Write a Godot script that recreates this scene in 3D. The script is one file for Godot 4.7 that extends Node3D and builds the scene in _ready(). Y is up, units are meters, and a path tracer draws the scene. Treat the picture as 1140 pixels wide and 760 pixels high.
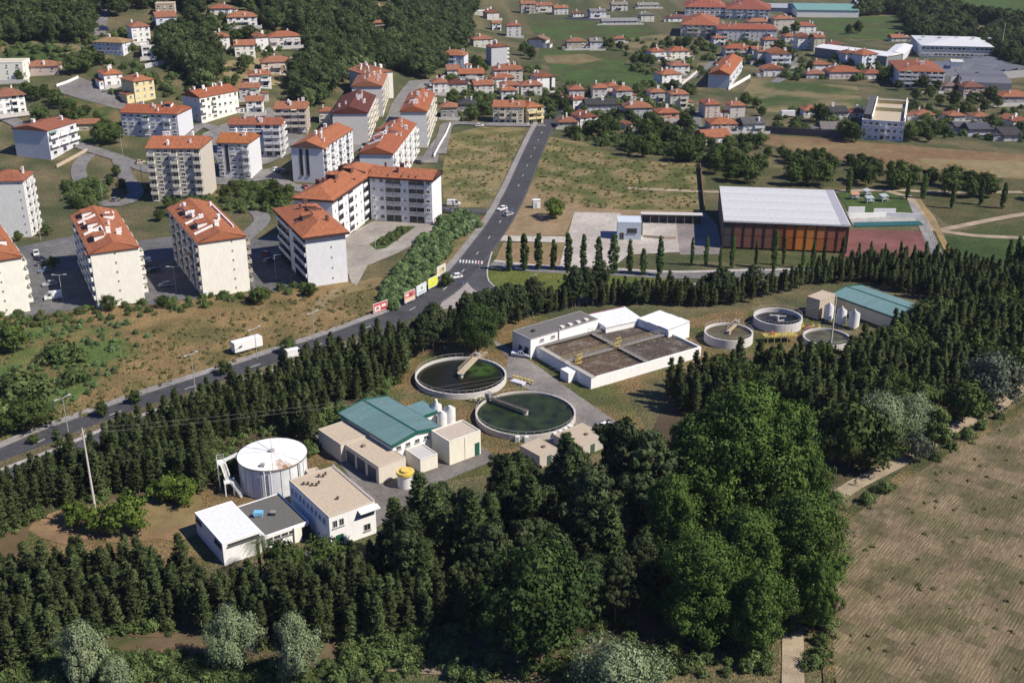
extends Node3D
# A river-side water treatment works below a hillside town, seen from the air.
# World: metres, y up, the viewpoint above the origin looking towards -z.

var M := {}
var cache := {}
var rng := RandomNumberGenerator.new()
var rough_noise := FastNoiseLite.new()
var patch_noise := FastNoiseLite.new()

const WHITE := Color(0.80, 0.79, 0.77)
const CREAM := Color(0.82, 0.80, 0.71)
const GREYWALL := Color(0.50, 0.50, 0.51)
const PALE := Color(0.62, 0.60, 0.56)
const YELLOW := Color(0.70, 0.60, 0.33)
const PINK := Color(0.58, 0.44, 0.37)
const TAN := Color(0.46, 0.38, 0.28)
const ORANGE := Color(0.60, 0.205, 0.095)
const RED := Color(0.40, 0.135, 0.085)
const OLD := Color(0.48, 0.21, 0.125)
const DARKRED := Color(0.20, 0.065, 0.05)
const BROWNROOF := Color(0.22, 0.13, 0.09)
const SLATE := Color(0.085, 0.085, 0.09)
const LIGHTGREY := Color(0.40, 0.40, 0.40)

func ease3(t: float) -> float:
	t = clampf(t, 0.0, 1.0)
	return t * t * (3.0 - 2.0 * t)

# the terrain: a flat valley floor, a hill to the upper left, the river bank in front
func ground(x: float, z: float) -> float:
	return 50.0 * ease3((-z - 400.0) / 350.0) * ease3((20.0 - x) / 240.0) - 2.5 * ease3((140.0 + z) / 12.0)

func on(x: float, z: float, up := 0.0) -> Vector3:
	return Vector3(x, ground(x, z) + up, z)

# ---------------------------------------------------------------- mesh builder
class Mb:
	var v := PackedVector3Array()
	var n := PackedVector3Array()
	var c := PackedColorArray()
	var u := PackedVector2Array()
	var col := Color.WHITE

	func put(p: Vector3, q: Vector3, w: Vector2) -> void:
		v.append(p); n.append(q); c.append(col); u.append(w)

	func tri(a: Vector3, b: Vector3, d: Vector3) -> void:      # counter-clockwise from outside
		var q := (b - a).cross(d - a).normalized()
		var e := (b - a).normalized()
		var f := q.cross(e)
		put(a, q, Vector2.ZERO); put(d, q, Vector2((d - a).dot(e), (d - a).dot(f))); put(b, q, Vector2((b - a).length(), 0))

	func quad(a: Vector3, b: Vector3, d: Vector3, e: Vector3) -> void:
		var q := (b - a).cross(d - a).normalized()
		if q.length() < 0.5:
			q = (d - a).cross(e - a).normalized()
		var s := (b - a).normalized()
		var t := q.cross(s)
		var ub := Vector2((b - a).length(), 0)
		var ud := Vector2((d - a).dot(s), (d - a).dot(t))
		var ue := Vector2((e - a).dot(s), (e - a).dot(t))
		put(a, q, Vector2.ZERO); put(d, q, ud); put(b, q, ub)
		put(a, q, Vector2.ZERO); put(e, q, ue); put(d, q, ud)

	func box(at: Vector3, size: Vector3, turn := Basis()) -> void:
		var x := turn.x * size.x * 0.5
		var y := turn.y * size.y * 0.5
		var z := turn.z * size.z * 0.5
		quad(at - x - y + z, at + x - y + z, at + x + y + z, at - x + y + z)
		quad(at + x - y - z, at - x - y - z, at - x + y - z, at + x + y - z)
		quad(at + x - y + z, at + x - y - z, at + x + y - z, at + x + y + z)
		quad(at - x - y - z, at - x - y + z, at - x + y + z, at - x + y - z)
		quad(at - x + y + z, at + x + y + z, at + x + y - z, at - x + y - z)
		quad(at - x - y - z, at + x - y - z, at + x - y + z, at - x - y + z)

	func bar(a: Vector3, b: Vector3, wide: float, high: float) -> void:
		var d := b - a
		var y := Vector3.UP if absf(d.normalized().y) < 0.95 else Vector3.RIGHT
		var x := y.cross(d).normalized()
		y = d.cross(x).normalized()
		box((a + b) * 0.5, Vector3(wide, high, d.length()), Basis(x, y, d.normalized()))

	func tube(a: Vector3, b: Vector3, r0: float, r1: float, k := 8, caps := true) -> void:
		var d := (b - a).normalized()
		var x := (Vector3.UP if absf(d.y) < 0.9 else Vector3.RIGHT).cross(d).normalized()
		var y := d.cross(x)
		for i in k:
			var t0 := TAU * i / k
			var t1 := TAU * (i + 1) / k
			var e0 := x * cos(t0) + y * sin(t0)
			var e1 := x * cos(t1) + y * sin(t1)
			var p0 := a + e0 * r0
			var p1 := a + e1 * r0
			var p2 := b + e1 * r1
			var p3 := b + e0 * r1
			put(p0, e0, Vector2(i, 0)); put(p2, e1, Vector2(i + 1, 1)); put(p1, e1, Vector2(i + 1, 0))
			put(p0, e0, Vector2(i, 0)); put(p3, e0, Vector2(i, 1)); put(p2, e1, Vector2(i + 1, 1))
			if caps:
				if r1 > 0.0: tri(b, p3, p2)
				if r0 > 0.0: tri(a, p1, p0)

	# a ring of rectangular section between radii, optionally only an arc
	func ring(at: Vector3, r_in: float, r_out: float, h: float, k := 64, from := 0.0, to := TAU) -> void:
		for i in k:
			var t0 := lerpf(from, to, float(i) / k)
			var t1 := lerpf(from, to, float(i + 1) / k)
			var e0 := Vector3(cos(t0), 0, -sin(t0))
			var e1 := Vector3(cos(t1), 0, -sin(t1))
			var up := Vector3(0, h, 0)
			quad(at + e0 * r_out, at + e1 * r_out, at + e1 * r_out + up, at + e0 * r_out + up)
			quad(at + e1 * r_in, at + e0 * r_in, at + e0 * r_in + up, at + e1 * r_in + up)
			quad(at + e0 * r_out + up, at + e1 * r_out + up, at + e1 * r_in + up, at + e0 * r_in + up)

	func disc(at: Vector3, r: float, k := 64) -> void:
		for i in k:
			var t0 := TAU * i / k
			var t1 := TAU * (i + 1) / k
			tri(at, at + Vector3(cos(t0), 0, -sin(t0)) * r, at + Vector3(cos(t1), 0, -sin(t1)) * r)

	# a prism over a polygon given in plan (x, z), any winding
	func prism(poly: PackedVector2Array, y0: float, y1: float, bottom := false) -> void:
		var p := poly.duplicate()
		if Geometry2D.is_polygon_clockwise(p):
			p.reverse()
		var k := p.size()
		for i in k:
			var a := p[i]
			var b := p[(i + 1) % k]
			quad(Vector3(b.x, y0, b.y), Vector3(a.x, y0, a.y), Vector3(a.x, y1, a.y), Vector3(b.x, y1, b.y))
		var t := Geometry2D.triangulate_polygon(p)
		for i in range(0, t.size(), 3):
			var a := Vector3(p[t[i]].x, y1, p[t[i]].y)
			var b := Vector3(p[t[i + 1]].x, y1, p[t[i + 1]].y)
			var d := Vector3(p[t[i + 2]].x, y1, p[t[i + 2]].y)
			if (b - a).cross(d - a).y > 0: tri(a, b, d)
			else: tri(a, d, b)

	func mesh(mat: Material, into: ArrayMesh = null) -> ArrayMesh:
		var m := into if into else ArrayMesh.new()
		if v.is_empty():
			return m
		var a := []
		a.resize(Mesh.ARRAY_MAX)
		a[Mesh.ARRAY_VERTEX] = v
		a[Mesh.ARRAY_NORMAL] = n
		a[Mesh.ARRAY_COLOR] = c
		a[Mesh.ARRAY_TEX_UV] = u
		m.add_surface_from_arrays(Mesh.PRIMITIVE_TRIANGLES, a)
		m.surface_set_material(m.get_surface_count() - 1, mat)
		return m

# ---------------------------------------------------------------- nodes
func obj(called: String, m: Mesh, parent: Node3D = self, at := Transform3D()) -> MeshInstance3D:
	var o := MeshInstance3D.new()
	o.name = called
	o.mesh = m
	o.transform = at
	parent.add_child(o, true)
	return o

func thing(called: String, label: String, category: String, at := Vector3.ZERO, turn := 0.0, group := "") -> Node3D:
	var o := Node3D.new()
	o.name = called
	add_child(o, true)
	o.position = at
	o.rotation.y = deg_to_rad(turn)
	tag(o, label, category, group)
	return o

func tag(o: Node3D, label: String, category: String, group := "", kind := "") -> Node3D:
	if label: o.set_meta("label", label)
	if category: o.set_meta("category", category)
	if group: o.set_meta("group", group)
	if kind: o.set_meta("kind", kind)
	return o

func struct(called: String, m: Mesh, at := Transform3D()) -> MeshInstance3D:
	var o := obj(called, m, self, at)
	o.set_meta("kind", "structure")
	return o

func dup(o: Node3D, at: Vector3, turn: float, label := "", group := "", size := 1.0) -> Node3D:
	var r: Node3D = o.duplicate()
	r.name = String(o.name).rstrip("0123456789_")
	add_child(r, true)
	r.position = at
	r.rotation = Vector3(0, deg_to_rad(turn), 0)
	r.scale = Vector3.ONE * size
	if label: r.set_meta("label", label)
	if group: r.set_meta("group", group)
	return r

# ---------------------------------------------------------------- materials
func noise_tex(freq: float, lo: float, hi: float, octaves := 5, size := 512, kind := FastNoiseLite.TYPE_SIMPLEX_SMOOTH) -> NoiseTexture2D:
	var f := FastNoiseLite.new()
	f.noise_type = kind
	f.frequency = freq
	f.fractal_octaves = octaves
	f.fractal_gain = 0.6
	f.seed = 7 + int(freq * 1000)
	var t := NoiseTexture2D.new()
	t.width = size
	t.height = size
	t.seamless = true
	t.noise = f
	var g := Gradient.new()
	g.set_color(0, Color(lo, lo, lo).linear_to_srgb())
	g.set_color(1, Color(hi, hi, hi).linear_to_srgb())
	g.set_offset(0, 0.2)
	g.set_offset(1, 0.8)
	t.color_ramp = g
	return t

func bump_tex(freq: float, strength: float, size := 512) -> NoiseTexture2D:
	var f := FastNoiseLite.new()
	f.noise_type = FastNoiseLite.TYPE_SIMPLEX_SMOOTH
	f.frequency = freq
	f.fractal_octaves = 4
	f.seed = 99
	var t := NoiseTexture2D.new()
	t.width = size
	t.height = size
	t.seamless = true
	t.noise = f
	t.as_normal_map = true
	t.bump_strength = strength
	return t

func mat(called: String, rough: float, tex: Texture2D = null, metres := 8.0, world := true, bump: Texture2D = null, bump_scale := 1.0) -> StandardMaterial3D:
	var m := StandardMaterial3D.new()
	m.resource_name = called
	m.vertex_color_use_as_albedo = true
	m.roughness = rough
	m.metallic_specular = 0.35
	if tex:
		m.albedo_texture = tex
		m.uv1_triplanar = true
		m.uv1_world_triplanar = world
		m.uv1_scale = Vector3.ONE / metres
	if bump:
		m.normal_enabled = true
		m.normal_texture = bump
		m.normal_scale = bump_scale
		m.uv1_triplanar = true
		m.uv1_world_triplanar = world
		m.uv1_scale = Vector3.ONE / metres
	M[called] = m
	return m

func tile_texture() -> ImageTexture:
	# terracotta: rows of curved tiles with tones of their own, 4 m a side
	var r := RandomNumberGenerator.new()
	r.seed = 5
	var im := Image.create(256, 256, false, Image.FORMAT_RGB8)
	var tones := []
	for i in 320:
		tones.append(r.randf_range(0.6, 1.0))
	for y in 256:
		for x in 256:
			var cx := x % 16
			var row := y / 22
			var t: float = tones[((x / 16) * 13 + row * 29) % 320]
			var edge := 0.72 if y % 22 < 3 else 1.0
			var curve := 0.86 + 0.14 * sin(PI * cx / 16.0)
			var l := t * edge * curve * (0.8 + 0.2 * patch_noise.get_noise_2d(x * 3.1, y * 3.1))
			im.set_pixel(x, y, Color(l, l * (0.92 + 0.08 * t), l * 0.95).linear_to_srgb())
	return ImageTexture.create_from_image(im)

func make_materials() -> void:
	mat("plain", 0.7)
	mat("gloss", 0.25)
	mat("wall", 0.85, noise_tex(0.012, 0.88, 1.0, 6, 512), 14.0)
	M.wall.uv1_scale = Vector3(0.16, 0.035, 0.16)      # streaks run down the walls
	mat("concrete", 0.9, noise_tex(0.02, 0.87, 1.0, 4, 512), 10.0)
	mat("grass", 1.0, noise_tex(0.035, 0.34, 1.0, 6, 1024), 30.0, true, bump_tex(0.06, 7.0, 1024), 1.4)
	mat("soil", 1.0, noise_tex(0.05, 0.55, 1.0, 6, 1024), 16.0, true, bump_tex(0.08, 6.0, 1024), 1.0)
	mat("asphalt", 0.9, noise_tex(0.025, 0.70, 1.0, 6, 512), 18.0)
	mat("paving", 0.9, noise_tex(0.03, 0.70, 1.0, 6, 512), 12.0)
	mat("bark", 0.95, noise_tex(0.06, 0.45, 1.0, 4, 256), 2.0, false)
	var t := mat("tile", 0.85)
	t.albedo_texture = tile_texture()
	t.uv1_scale = Vector3(0.25, 0.25, 1)
	for k: Array in [["tile", 13.0, 0.62], ["asphalt", 47.0, 0.72], ["grass", 90.0, 0.74], ["soil", 61.0, 0.76], ["paving", 31.0, 0.78]]:
		var b: StandardMaterial3D = M[k[0]]      # broad weathering over the fine grain
		b.detail_enabled = true
		b.detail_blend_mode = BaseMaterial3D.BLEND_MODE_MUL
		b.detail_albedo = noise_tex(0.018 + 0.0001 * k[1], k[2], 1.0, 6, 512)
		b.detail_uv_layer = BaseMaterial3D.DETAIL_UV_2
		b.uv2_triplanar = true
		b.uv2_world_triplanar = true
		b.uv2_scale = Vector3.ONE / k[1]
	var mr := mat("sheet_metal", 0.45, noise_tex(0.015, 0.84, 1.0, 5, 512), 12.0)
	mr.metallic_specular = 0.5
	mat("water", 0.22, null)
	M.water.metallic_specular = 0.22
	mat("sludge", 0.6, noise_tex(0.02, 0.35, 1.0, 6, 512), 9.0, true, bump_tex(0.07, 8.0, 512), 1.0)
	var leaf := mat("leaf", 0.75)
	leaf.metallic_specular = 0.25
	leaf.backlight_enabled = true
	leaf.backlight = Color(0.55, 0.55, 0.55)
	var glass := mat("glass", 0.12)
	glass.metallic_specular = 0.6
	mat("paint", 0.3)
	M.paint.clearcoat_enabled = true
	M.paint.clearcoat = 0.6
	mat("rubber", 0.9)

# ---------------------------------------------------------------- ground sheets and roads
func sheet(called: String, poly: Array, up: float, material: String, cell: float, c1: Color, c2: Color, scale := 1.0, bias := 0.0, parent: Node3D = self) -> MeshInstance3D:
	var p := PackedVector2Array(poly)
	var lo := p[0]
	var hi := p[0]
	for q in p:
		lo = lo.min(q)
		hi = hi.max(q)
	var mb := Mb.new()
	var i0 := int(floor(lo.x / cell))
	var i1 := int(ceil(hi.x / cell))
	var j0 := int(floor(lo.y / cell))
	var j1 := int(ceil(hi.y / cell))
	for i in range(i0, i1):
		for j in range(j0, j1):
			var sq := PackedVector2Array([Vector2(i, j) * cell, Vector2(i + 1, j) * cell, Vector2(i + 1, j + 1) * cell, Vector2(i, j + 1) * cell])
			for piece in Geometry2D.intersect_polygons(sq, p):
				var t := Geometry2D.triangulate_polygon(piece)
				for k in range(0, t.size(), 3):
					var a := lift(piece[t[k]], up)
					var b := lift(piece[t[k + 1]], up)
					var d := lift(piece[t[k + 2]], up)
					if (b - a).cross(d - a).y < 0:
						var e := b
						b = d
						d = e
					for q: Vector3 in [a, d, b]:
						mb.col = blend(q.x, q.z, c1, c2, scale, bias)
						mb.put(q, slope(q.x, q.z), Vector2(q.x, q.z))
	var o := obj(called, mb.mesh(M[material]), parent)
	if parent == self:
		o.set_meta("kind", "structure")
	return o

func lift(q: Vector2, up: float) -> Vector3:
	var h := ground(q.x, q.y)
	return Vector3(q.x, h + (up if absf(h) < 0.01 else up * 3.0), q.y)

func slope(x: float, z: float) -> Vector3:
	return Vector3(ground(x - 1, z) - ground(x + 1, z), 2.0, ground(x, z - 1) - ground(x, z + 1)).normalized()

func blend(x: float, z: float, c1: Color, c2: Color, scale: float, bias: float) -> Color:
	var t := patch_noise.get_noise_2d(x / scale, z / scale) * 1.9 + 0.5 + bias
	t += rough_noise.get_noise_2d(x, z) * 0.5
	return c1.lerp(c2, ease3(t)) * (1.0 + 0.25 * rough_noise.get_noise_2d(z * 0.7, x * 0.7))

func smooth_line(pts: Array, step := 4.0) -> PackedVector2Array:
	var out := PackedVector2Array()
	for i in pts.size() - 1:
		var a: Vector2 = pts[maxi(i - 1, 0)]
		var b: Vector2 = pts[i]
		var c: Vector2 = pts[i + 1]
		var d: Vector2 = pts[mini(i + 2, pts.size() - 1)]
		var k := maxi(1, int(b.distance_to(c) / step))
		for j in k:
			out.append(b.cubic_interpolate(c, a, d, float(j) / k))
	out.append(pts[pts.size() - 1])
	return out

# a strip along a line, its edges given as offsets to the right of travel
func strip(line: PackedVector2Array, from: float, to: float, up: float, high := 0.0, c := Color.WHITE, jitter := 0.0) -> Mb:
	var mb := Mb.new()
	var side := PackedVector2Array()
	for i in line.size():
		var d := (line[mini(i + 1, line.size() - 1)] - line[maxi(i - 1, 0)]).normalized()
		side.append(Vector2(-d.y, d.x))
	for i in line.size() - 1:
		var k := 1.0 + jitter * rough_noise.get_noise_2d(line[i].x * 3.0, line[i].y * 3.0)
		mb.col = Color(c.r * k, c.g * k, c.b * k)
		var a := lift(line[i] + side[i] * from, up)
		var b := lift(line[i + 1] + side[i + 1] * from, up)
		var d := lift(line[i + 1] + side[i + 1] * to, up)
		var e := lift(line[i] + side[i] * to, up)
		var y := Vector3(0, high, 0)
		mb.quad(a + y, e + y, d + y, b + y)
		if high > 0.0:
			var f := Vector3(0, 0.1, 0)
			mb.quad(b - f, a - f, a + y, b + y)
			mb.quad(e - f, d - f, d + y, e + y)
	return mb

func dashes(line: PackedVector2Array, off: float, up: float, every: int) -> Mb:
	var mb := Mb.new()
	mb.col = Color(0.62, 0.62, 0.60)
	for i in range(0, line.size() - 1, every):
		var d := (line[i + 1] - line[i]).normalized()
		var s := Vector2(-d.y, d.x)
		var a := line[i] + s * (off - 0.09)
		var b := line[i] + s * (off + 0.09)
		mb.quad(lift(a, up), lift(b, up), lift(b + d * 3.0, up), lift(a + d * 3.0, up))
	return mb

# ---------------------------------------------------------------- windows, balconies, doors
func window_mesh(w: float, h: float, shut: float, frame: Color) -> ArrayMesh:
	var key := "w%.2f %.2f %.2f %s" % [w, h, shut, frame]
	if not cache.has(key):
		var mb := Mb.new()
		mb.col = frame
		for s in [-1.0, 1.0]:
			mb.box(Vector3(s * (w / 2 - 0.05), 0, 0.04), Vector3(0.1, h, 0.1))
			mb.box(Vector3(0, s * (h / 2 - 0.05), 0.04), Vector3(w - 0.2, 0.1, 0.1))
		mb.box(Vector3(0, -h / 2 - 0.06, 0.1), Vector3(w + 0.3, 0.1, 0.3))
		if shut > 0.0:
			mb.col = Color(0.55, 0.54, 0.52)
			mb.box(Vector3(0, h / 2 - 0.1 - shut * (h - 0.2) / 2, 0.035), Vector3(w - 0.2, shut * (h - 0.2), 0.05))
		else:
			mb.box(Vector3(0, 0, 0.035), Vector3(0.07, h - 0.2, 0.06))
		var g := Mb.new()
		g.col = Color(0.02, 0.024, 0.03)
		g.box(Vector3(0, 0, 0.01), Vector3(w - 0.2, h - 0.2, 0.03))
		var m := mb.mesh(M.plain)
		cache[key] = [m, g.mesh(M.glass)]
	return cache[key][0]

func add_window(parent: Node3D, face: Transform3D, w: float, h: float, shut := 0.0, frame := Color(0.66, 0.66, 0.64), split := true, called := "window") -> void:
	var m := window_mesh(w, h, shut, frame)
	var key := "w%.2f %.2f %.2f %s" % [w, h, shut, frame]
	if split:
		var o := obj(called, m, parent, face)
		obj("pane", cache[key][1], o)
	else:
		var both := key + "both"
		if not cache.has(both):
			var j := ArrayMesh.new()
			for k in 2:
				j.add_surface_from_arrays(Mesh.PRIMITIVE_TRIANGLES, cache[key][k].surface_get_arrays(0))
				j.surface_set_material(k, M.plain if k == 0 else M.glass)
			cache[both] = j
		obj(called, cache[both], parent, face)

func awning_mesh(w: float) -> ArrayMesh:
	var key := "awning%.1f %d" % [w, rng.randi() % 3]
	if not cache.has(key):
		var mb := Mb.new()
		mb.col = [Color(0.45, 0.16, 0.06), Color(0.10, 0.20, 0.14), Color(0.55, 0.48, 0.35)][int(key.right(1))]
		mb.box(Vector3(0, -0.25, 0.55), Vector3(w, 0.05, 1.15), Basis(Vector3.RIGHT, 0.45))
		cache[key] = mb.mesh(M.plain)
	return cache[key]

func vent_mesh() -> ArrayMesh:
	if not cache.has("vent"):
		var mb := Mb.new()
		mb.col = Color(0.16, 0.15, 0.13)
		mb.box(Vector3(0, 0, 0.01), Vector3(0.45, 0.45, 0.05))
		mb.col = Color(0.3, 0.29, 0.27)
		mb.box(Vector3(0, -0.27, 0.03), Vector3(0.55, 0.08, 0.1))
		cache["vent"] = mb.mesh(M.plain)
	return cache["vent"]

func balcony_mesh(w: float, deep: float, c: Color, rail: bool) -> ArrayMesh:
	var key := "b%.1f %.1f %s %s" % [w, deep, c, rail]
	if not cache.has(key):
		var mb := Mb.new()
		mb.col = c
		mb.box(Vector3(0, -0.09, deep / 2), Vector3(w, 0.18, deep))
		if rail:
			mb.col = Color(0.1, 0.1, 0.1)
			for k in 9:
				mb.box(Vector3(lerpf(-w / 2 + 0.05, w / 2 - 0.05, k / 8.0), 0.5, deep - 0.05), Vector3(0.05, 1.0, 0.05))
			mb.box(Vector3(0, 1.02, deep - 0.05), Vector3(w, 0.07, 0.08))
			for s in [-1, 1]:
				mb.box(Vector3(s * (w / 2 - 0.04), 1.02, deep / 2 - 0.05), Vector3(0.07, 0.07, deep - 0.1))
		else:
			mb.box(Vector3(0, 0.5, deep - 0.06), Vector3(w, 1.0, 0.12))
			for s in [-1, 1]:
				mb.box(Vector3(s * (w / 2 - 0.06), 0.5, deep / 2 - 0.06), Vector3(0.12, 1.0, deep - 0.12))
		cache[key] = mb.mesh(M.wall)
	return cache[key]

# ---------------------------------------------------------------- roofs
# rise above the eave at a point of the roof plan
func roof_rise(kind: String, w: float, d: float, rise: float, x: float, z: float) -> float:
	match kind:
		"gable_x": return rise * (1.0 - absf(z) / (d / 2))
		"gable_z": return rise * (1.0 - absf(x) / (w / 2))
		"hip":
			var m := minf(w, d) / 2
			return rise * minf(1.0, minf((w / 2 - absf(x)) / m, (d / 2 - absf(z)) / m))
		"mono": return rise * (0.5 - z / d)
	return 0.0

func roof_mesh(kind: String, w: float, d: float, y: float, rise: float, over: float, c: Color, edge: Color, material := "tile") -> ArrayMesh:
	var mb := Mb.new()
	mb.col = c
	var a := w / 2 + over
	var b := d / 2 + over
	var drop := over * rise / (minf(w, d) / 2)
	if kind == "mono": drop = over * rise / d
	var y0 := y - drop
	var A := Vector3(-a, y0, b)
	var B := Vector3(a, y0, b)
	var C := Vector3(a, y0, -b)
	var D := Vector3(-a, y0, -b)
	var e := Mb.new()
	e.col = edge
	var rim := Vector3(0, 0.75 if edge.r < 0.1 else 0.28, 0)
	match kind:
		"hip":
			var m := minf(a, b)
			var p := Vector3(-(a - m), y + rise, b - m)
			var q := Vector3(a - m, y + rise, -(b - m))
			if a >= b:
				mb.quad(A, B, q, p); mb.quad(C, D, p, q); mb.tri(B, C, q); mb.tri(D, A, p)
			else:
				mb.tri(A, B, p); mb.tri(C, D, q); mb.quad(B, C, q, p); mb.quad(D, A, p, q)
		"gable_x":
			var p := Vector3(-a, y + rise, 0)
			var q := Vector3(a, y + rise, 0)
			mb.quad(A, B, q, p); mb.quad(C, D, p, q)
			e.tri(B - rim, C - rim, q); e.tri(D - rim, A - rim, p)
		"gable_z":
			var p := Vector3(0, y + rise, b)
			var q := Vector3(0, y + rise, -b)
			mb.quad(B, C, q, p); mb.quad(D, A, p, q)
			e.tri(A - rim, B - rim, p); e.tri(C - rim, D - rim, q)
		"mono":
			C.y = y + rise + drop
			D.y = C.y
			mb.quad(A, B, C, D)
			e.quad(C - rim, D - rim, D, C); e.quad(B - rim, C - rim, C, B); e.quad(D - rim, A - rim, A, D)
	if kind == "flat":
		mb.box(Vector3(0, y + 0.06, 0), Vector3(2 * a - 0.5, 0.12, 2 * b - 0.5))
		for s in [-1, 1]:
			e.box(Vector3(s * (a - 0.125), y + 0.2, 0), Vector3(0.25, 0.4, 2 * b))
			e.box(Vector3(0, y + 0.2, s * (b - 0.125)), Vector3(2 * a - 0.5, 0.4, 0.25))
	elif kind == "mono":
		e.quad(A - rim, B - rim, B, A)
		e.quad(D - rim, C - rim, B - rim, A - rim)
	else:
		e.quad(A - rim, B - rim, B, A)
		e.quad(B - rim, C - rim, C, B)
		e.quad(C - rim, D - rim, D, C)
		e.quad(D - rim, A - rim, A, D)
		e.quad(D - rim, C - rim, B - rim, A - rim)
	return e.mesh(M.wall, mb.mesh(M[material]))

func wall_mesh(kind: String, w: float, d: float, h: float, rise: float, c: Color, base := Color(0, 0, 0, 0)) -> ArrayMesh:
	var mb := Mb.new()
	mb.col = c
	var y := -2.5            # foundations reach into sloping ground
	if kind == "gable_x" or kind == "gable_z" or kind == "mono":
		var p := []
		if kind == "gable_z":
			p = [Vector3(-w / 2, y, 0), Vector3(w / 2, y, 0), Vector3(w / 2, h - 0.3, 0), Vector3(0, h + rise - 0.35, 0), Vector3(-w / 2, h - 0.3, 0)]
		elif kind == "gable_x":
			p = [Vector3(0, y, d / 2), Vector3(0, y, -d / 2), Vector3(0, h - 0.3, -d / 2), Vector3(0, h + rise - 0.35, 0), Vector3(0, h - 0.3, d / 2)]
		else:
			p = [Vector3(0, y, d / 2), Vector3(0, y, -d / 2), Vector3(0, h + rise - 0.35, -d / 2), Vector3(0, h - 0.3, d / 2)]
		var off := Vector3(0, 0, d / 2) if kind == "gable_z" else Vector3(w / 2, 0, 0)
		for s in [1.0, -1.0]:
			for k in range(1, p.size() - 1):
				if s > 0: mb.tri(p[0] + off, p[k] + off, p[k + 1] + off)
				else: mb.tri(p[0] - off, p[k + 1] - off, p[k] - off)
		for k in p.size():
			var a: Vector3 = p[k]
			var b: Vector3 = p[(k + 1) % p.size()]
			if k == 0: continue
			mb.quad(a + off, a - off, b - off, b + off)
	else:
		mb.box(Vector3(0, (h + y) / 2 - 0.05, 0), Vector3(w, h - y - 0.1, d))
	if base.a > 0:
		mb.col = base
		mb.box(Vector3(0, -0.6, 0), Vector3(w + 0.1, 3.0, d + 0.1))
	return mb.mesh(M.wall)

func chimney_mesh(kind: int, c: Color) -> ArrayMesh:
	var key := "chimney%d %s" % [kind, c]
	if not cache.has(key):
		var mb := Mb.new()
		mb.col = c
		if kind == 0:
			mb.box(Vector3(0, 0.2, 0), Vector3(0.6, 1.8, 0.6))
			mb.box(Vector3(0, 1.25, 0), Vector3(0.8, 0.14, 0.8))
			mb.col = Color(0.4, 0.16, 0.09)
			mb.box(Vector3(0, 1.45, 0), Vector3(0.5, 0.2, 0.5))
		else:
			mb.box(Vector3(0, 0.3, 0), Vector3(1.3, 2.0, 0.7))
			mb.box(Vector3(0, 1.38, 0), Vector3(1.5, 0.16, 0.9))
			for s in [-0.35, 0.35]:
				mb.tube(Vector3(s, 1.4, 0), Vector3(s, 1.8, 0), 0.15, 0.12, 6)
		cache[key] = mb.mesh(M.wall)
	return cache[key]

func dormer_mesh(w: float, c: Color, tile: Color) -> ArrayMesh:
	var key := "dormer%.1f %s %s" % [w, c, tile]
	if not cache.has(key):
		var mb := Mb.new()
		mb.col = c
		mb.box(Vector3(0, 0.5, -0.6), Vector3(w, 1.7, 2.8))
		mb.col = Color(0.03, 0.03, 0.035)
		mb.box(Vector3(0, 0.55, 0.81), Vector3(w * 0.7, 0.9, 0.06))
		var t := Mb.new()
		t.col = tile
		t.box(Vector3(0, 1.45, -0.6), Vector3(w + 0.5, 0.16, 3.3), Basis(Vector3.RIGHT, 0.12))
		cache[key] = t.mesh(M.tile, mb.mesh(M.wall))
	return cache[key]

# the four faces of a block: where a point on it lies (along, up) and which way it looks
func face_at(side: String, w: float, d: float, along: float, up: float) -> Transform3D:
	match side:
		"f": return Transform3D(Basis(), Vector3(along * w, up, d / 2))
		"b": return Transform3D(Basis(Vector3.UP, PI), Vector3(-along * w, up, -d / 2))
		"r": return Transform3D(Basis(Vector3.UP, PI / 2), Vector3(w / 2, up, -along * d))
	return Transform3D(Basis(Vector3.UP, -PI / 2), Vector3(-w / 2, up, along * d))

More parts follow.
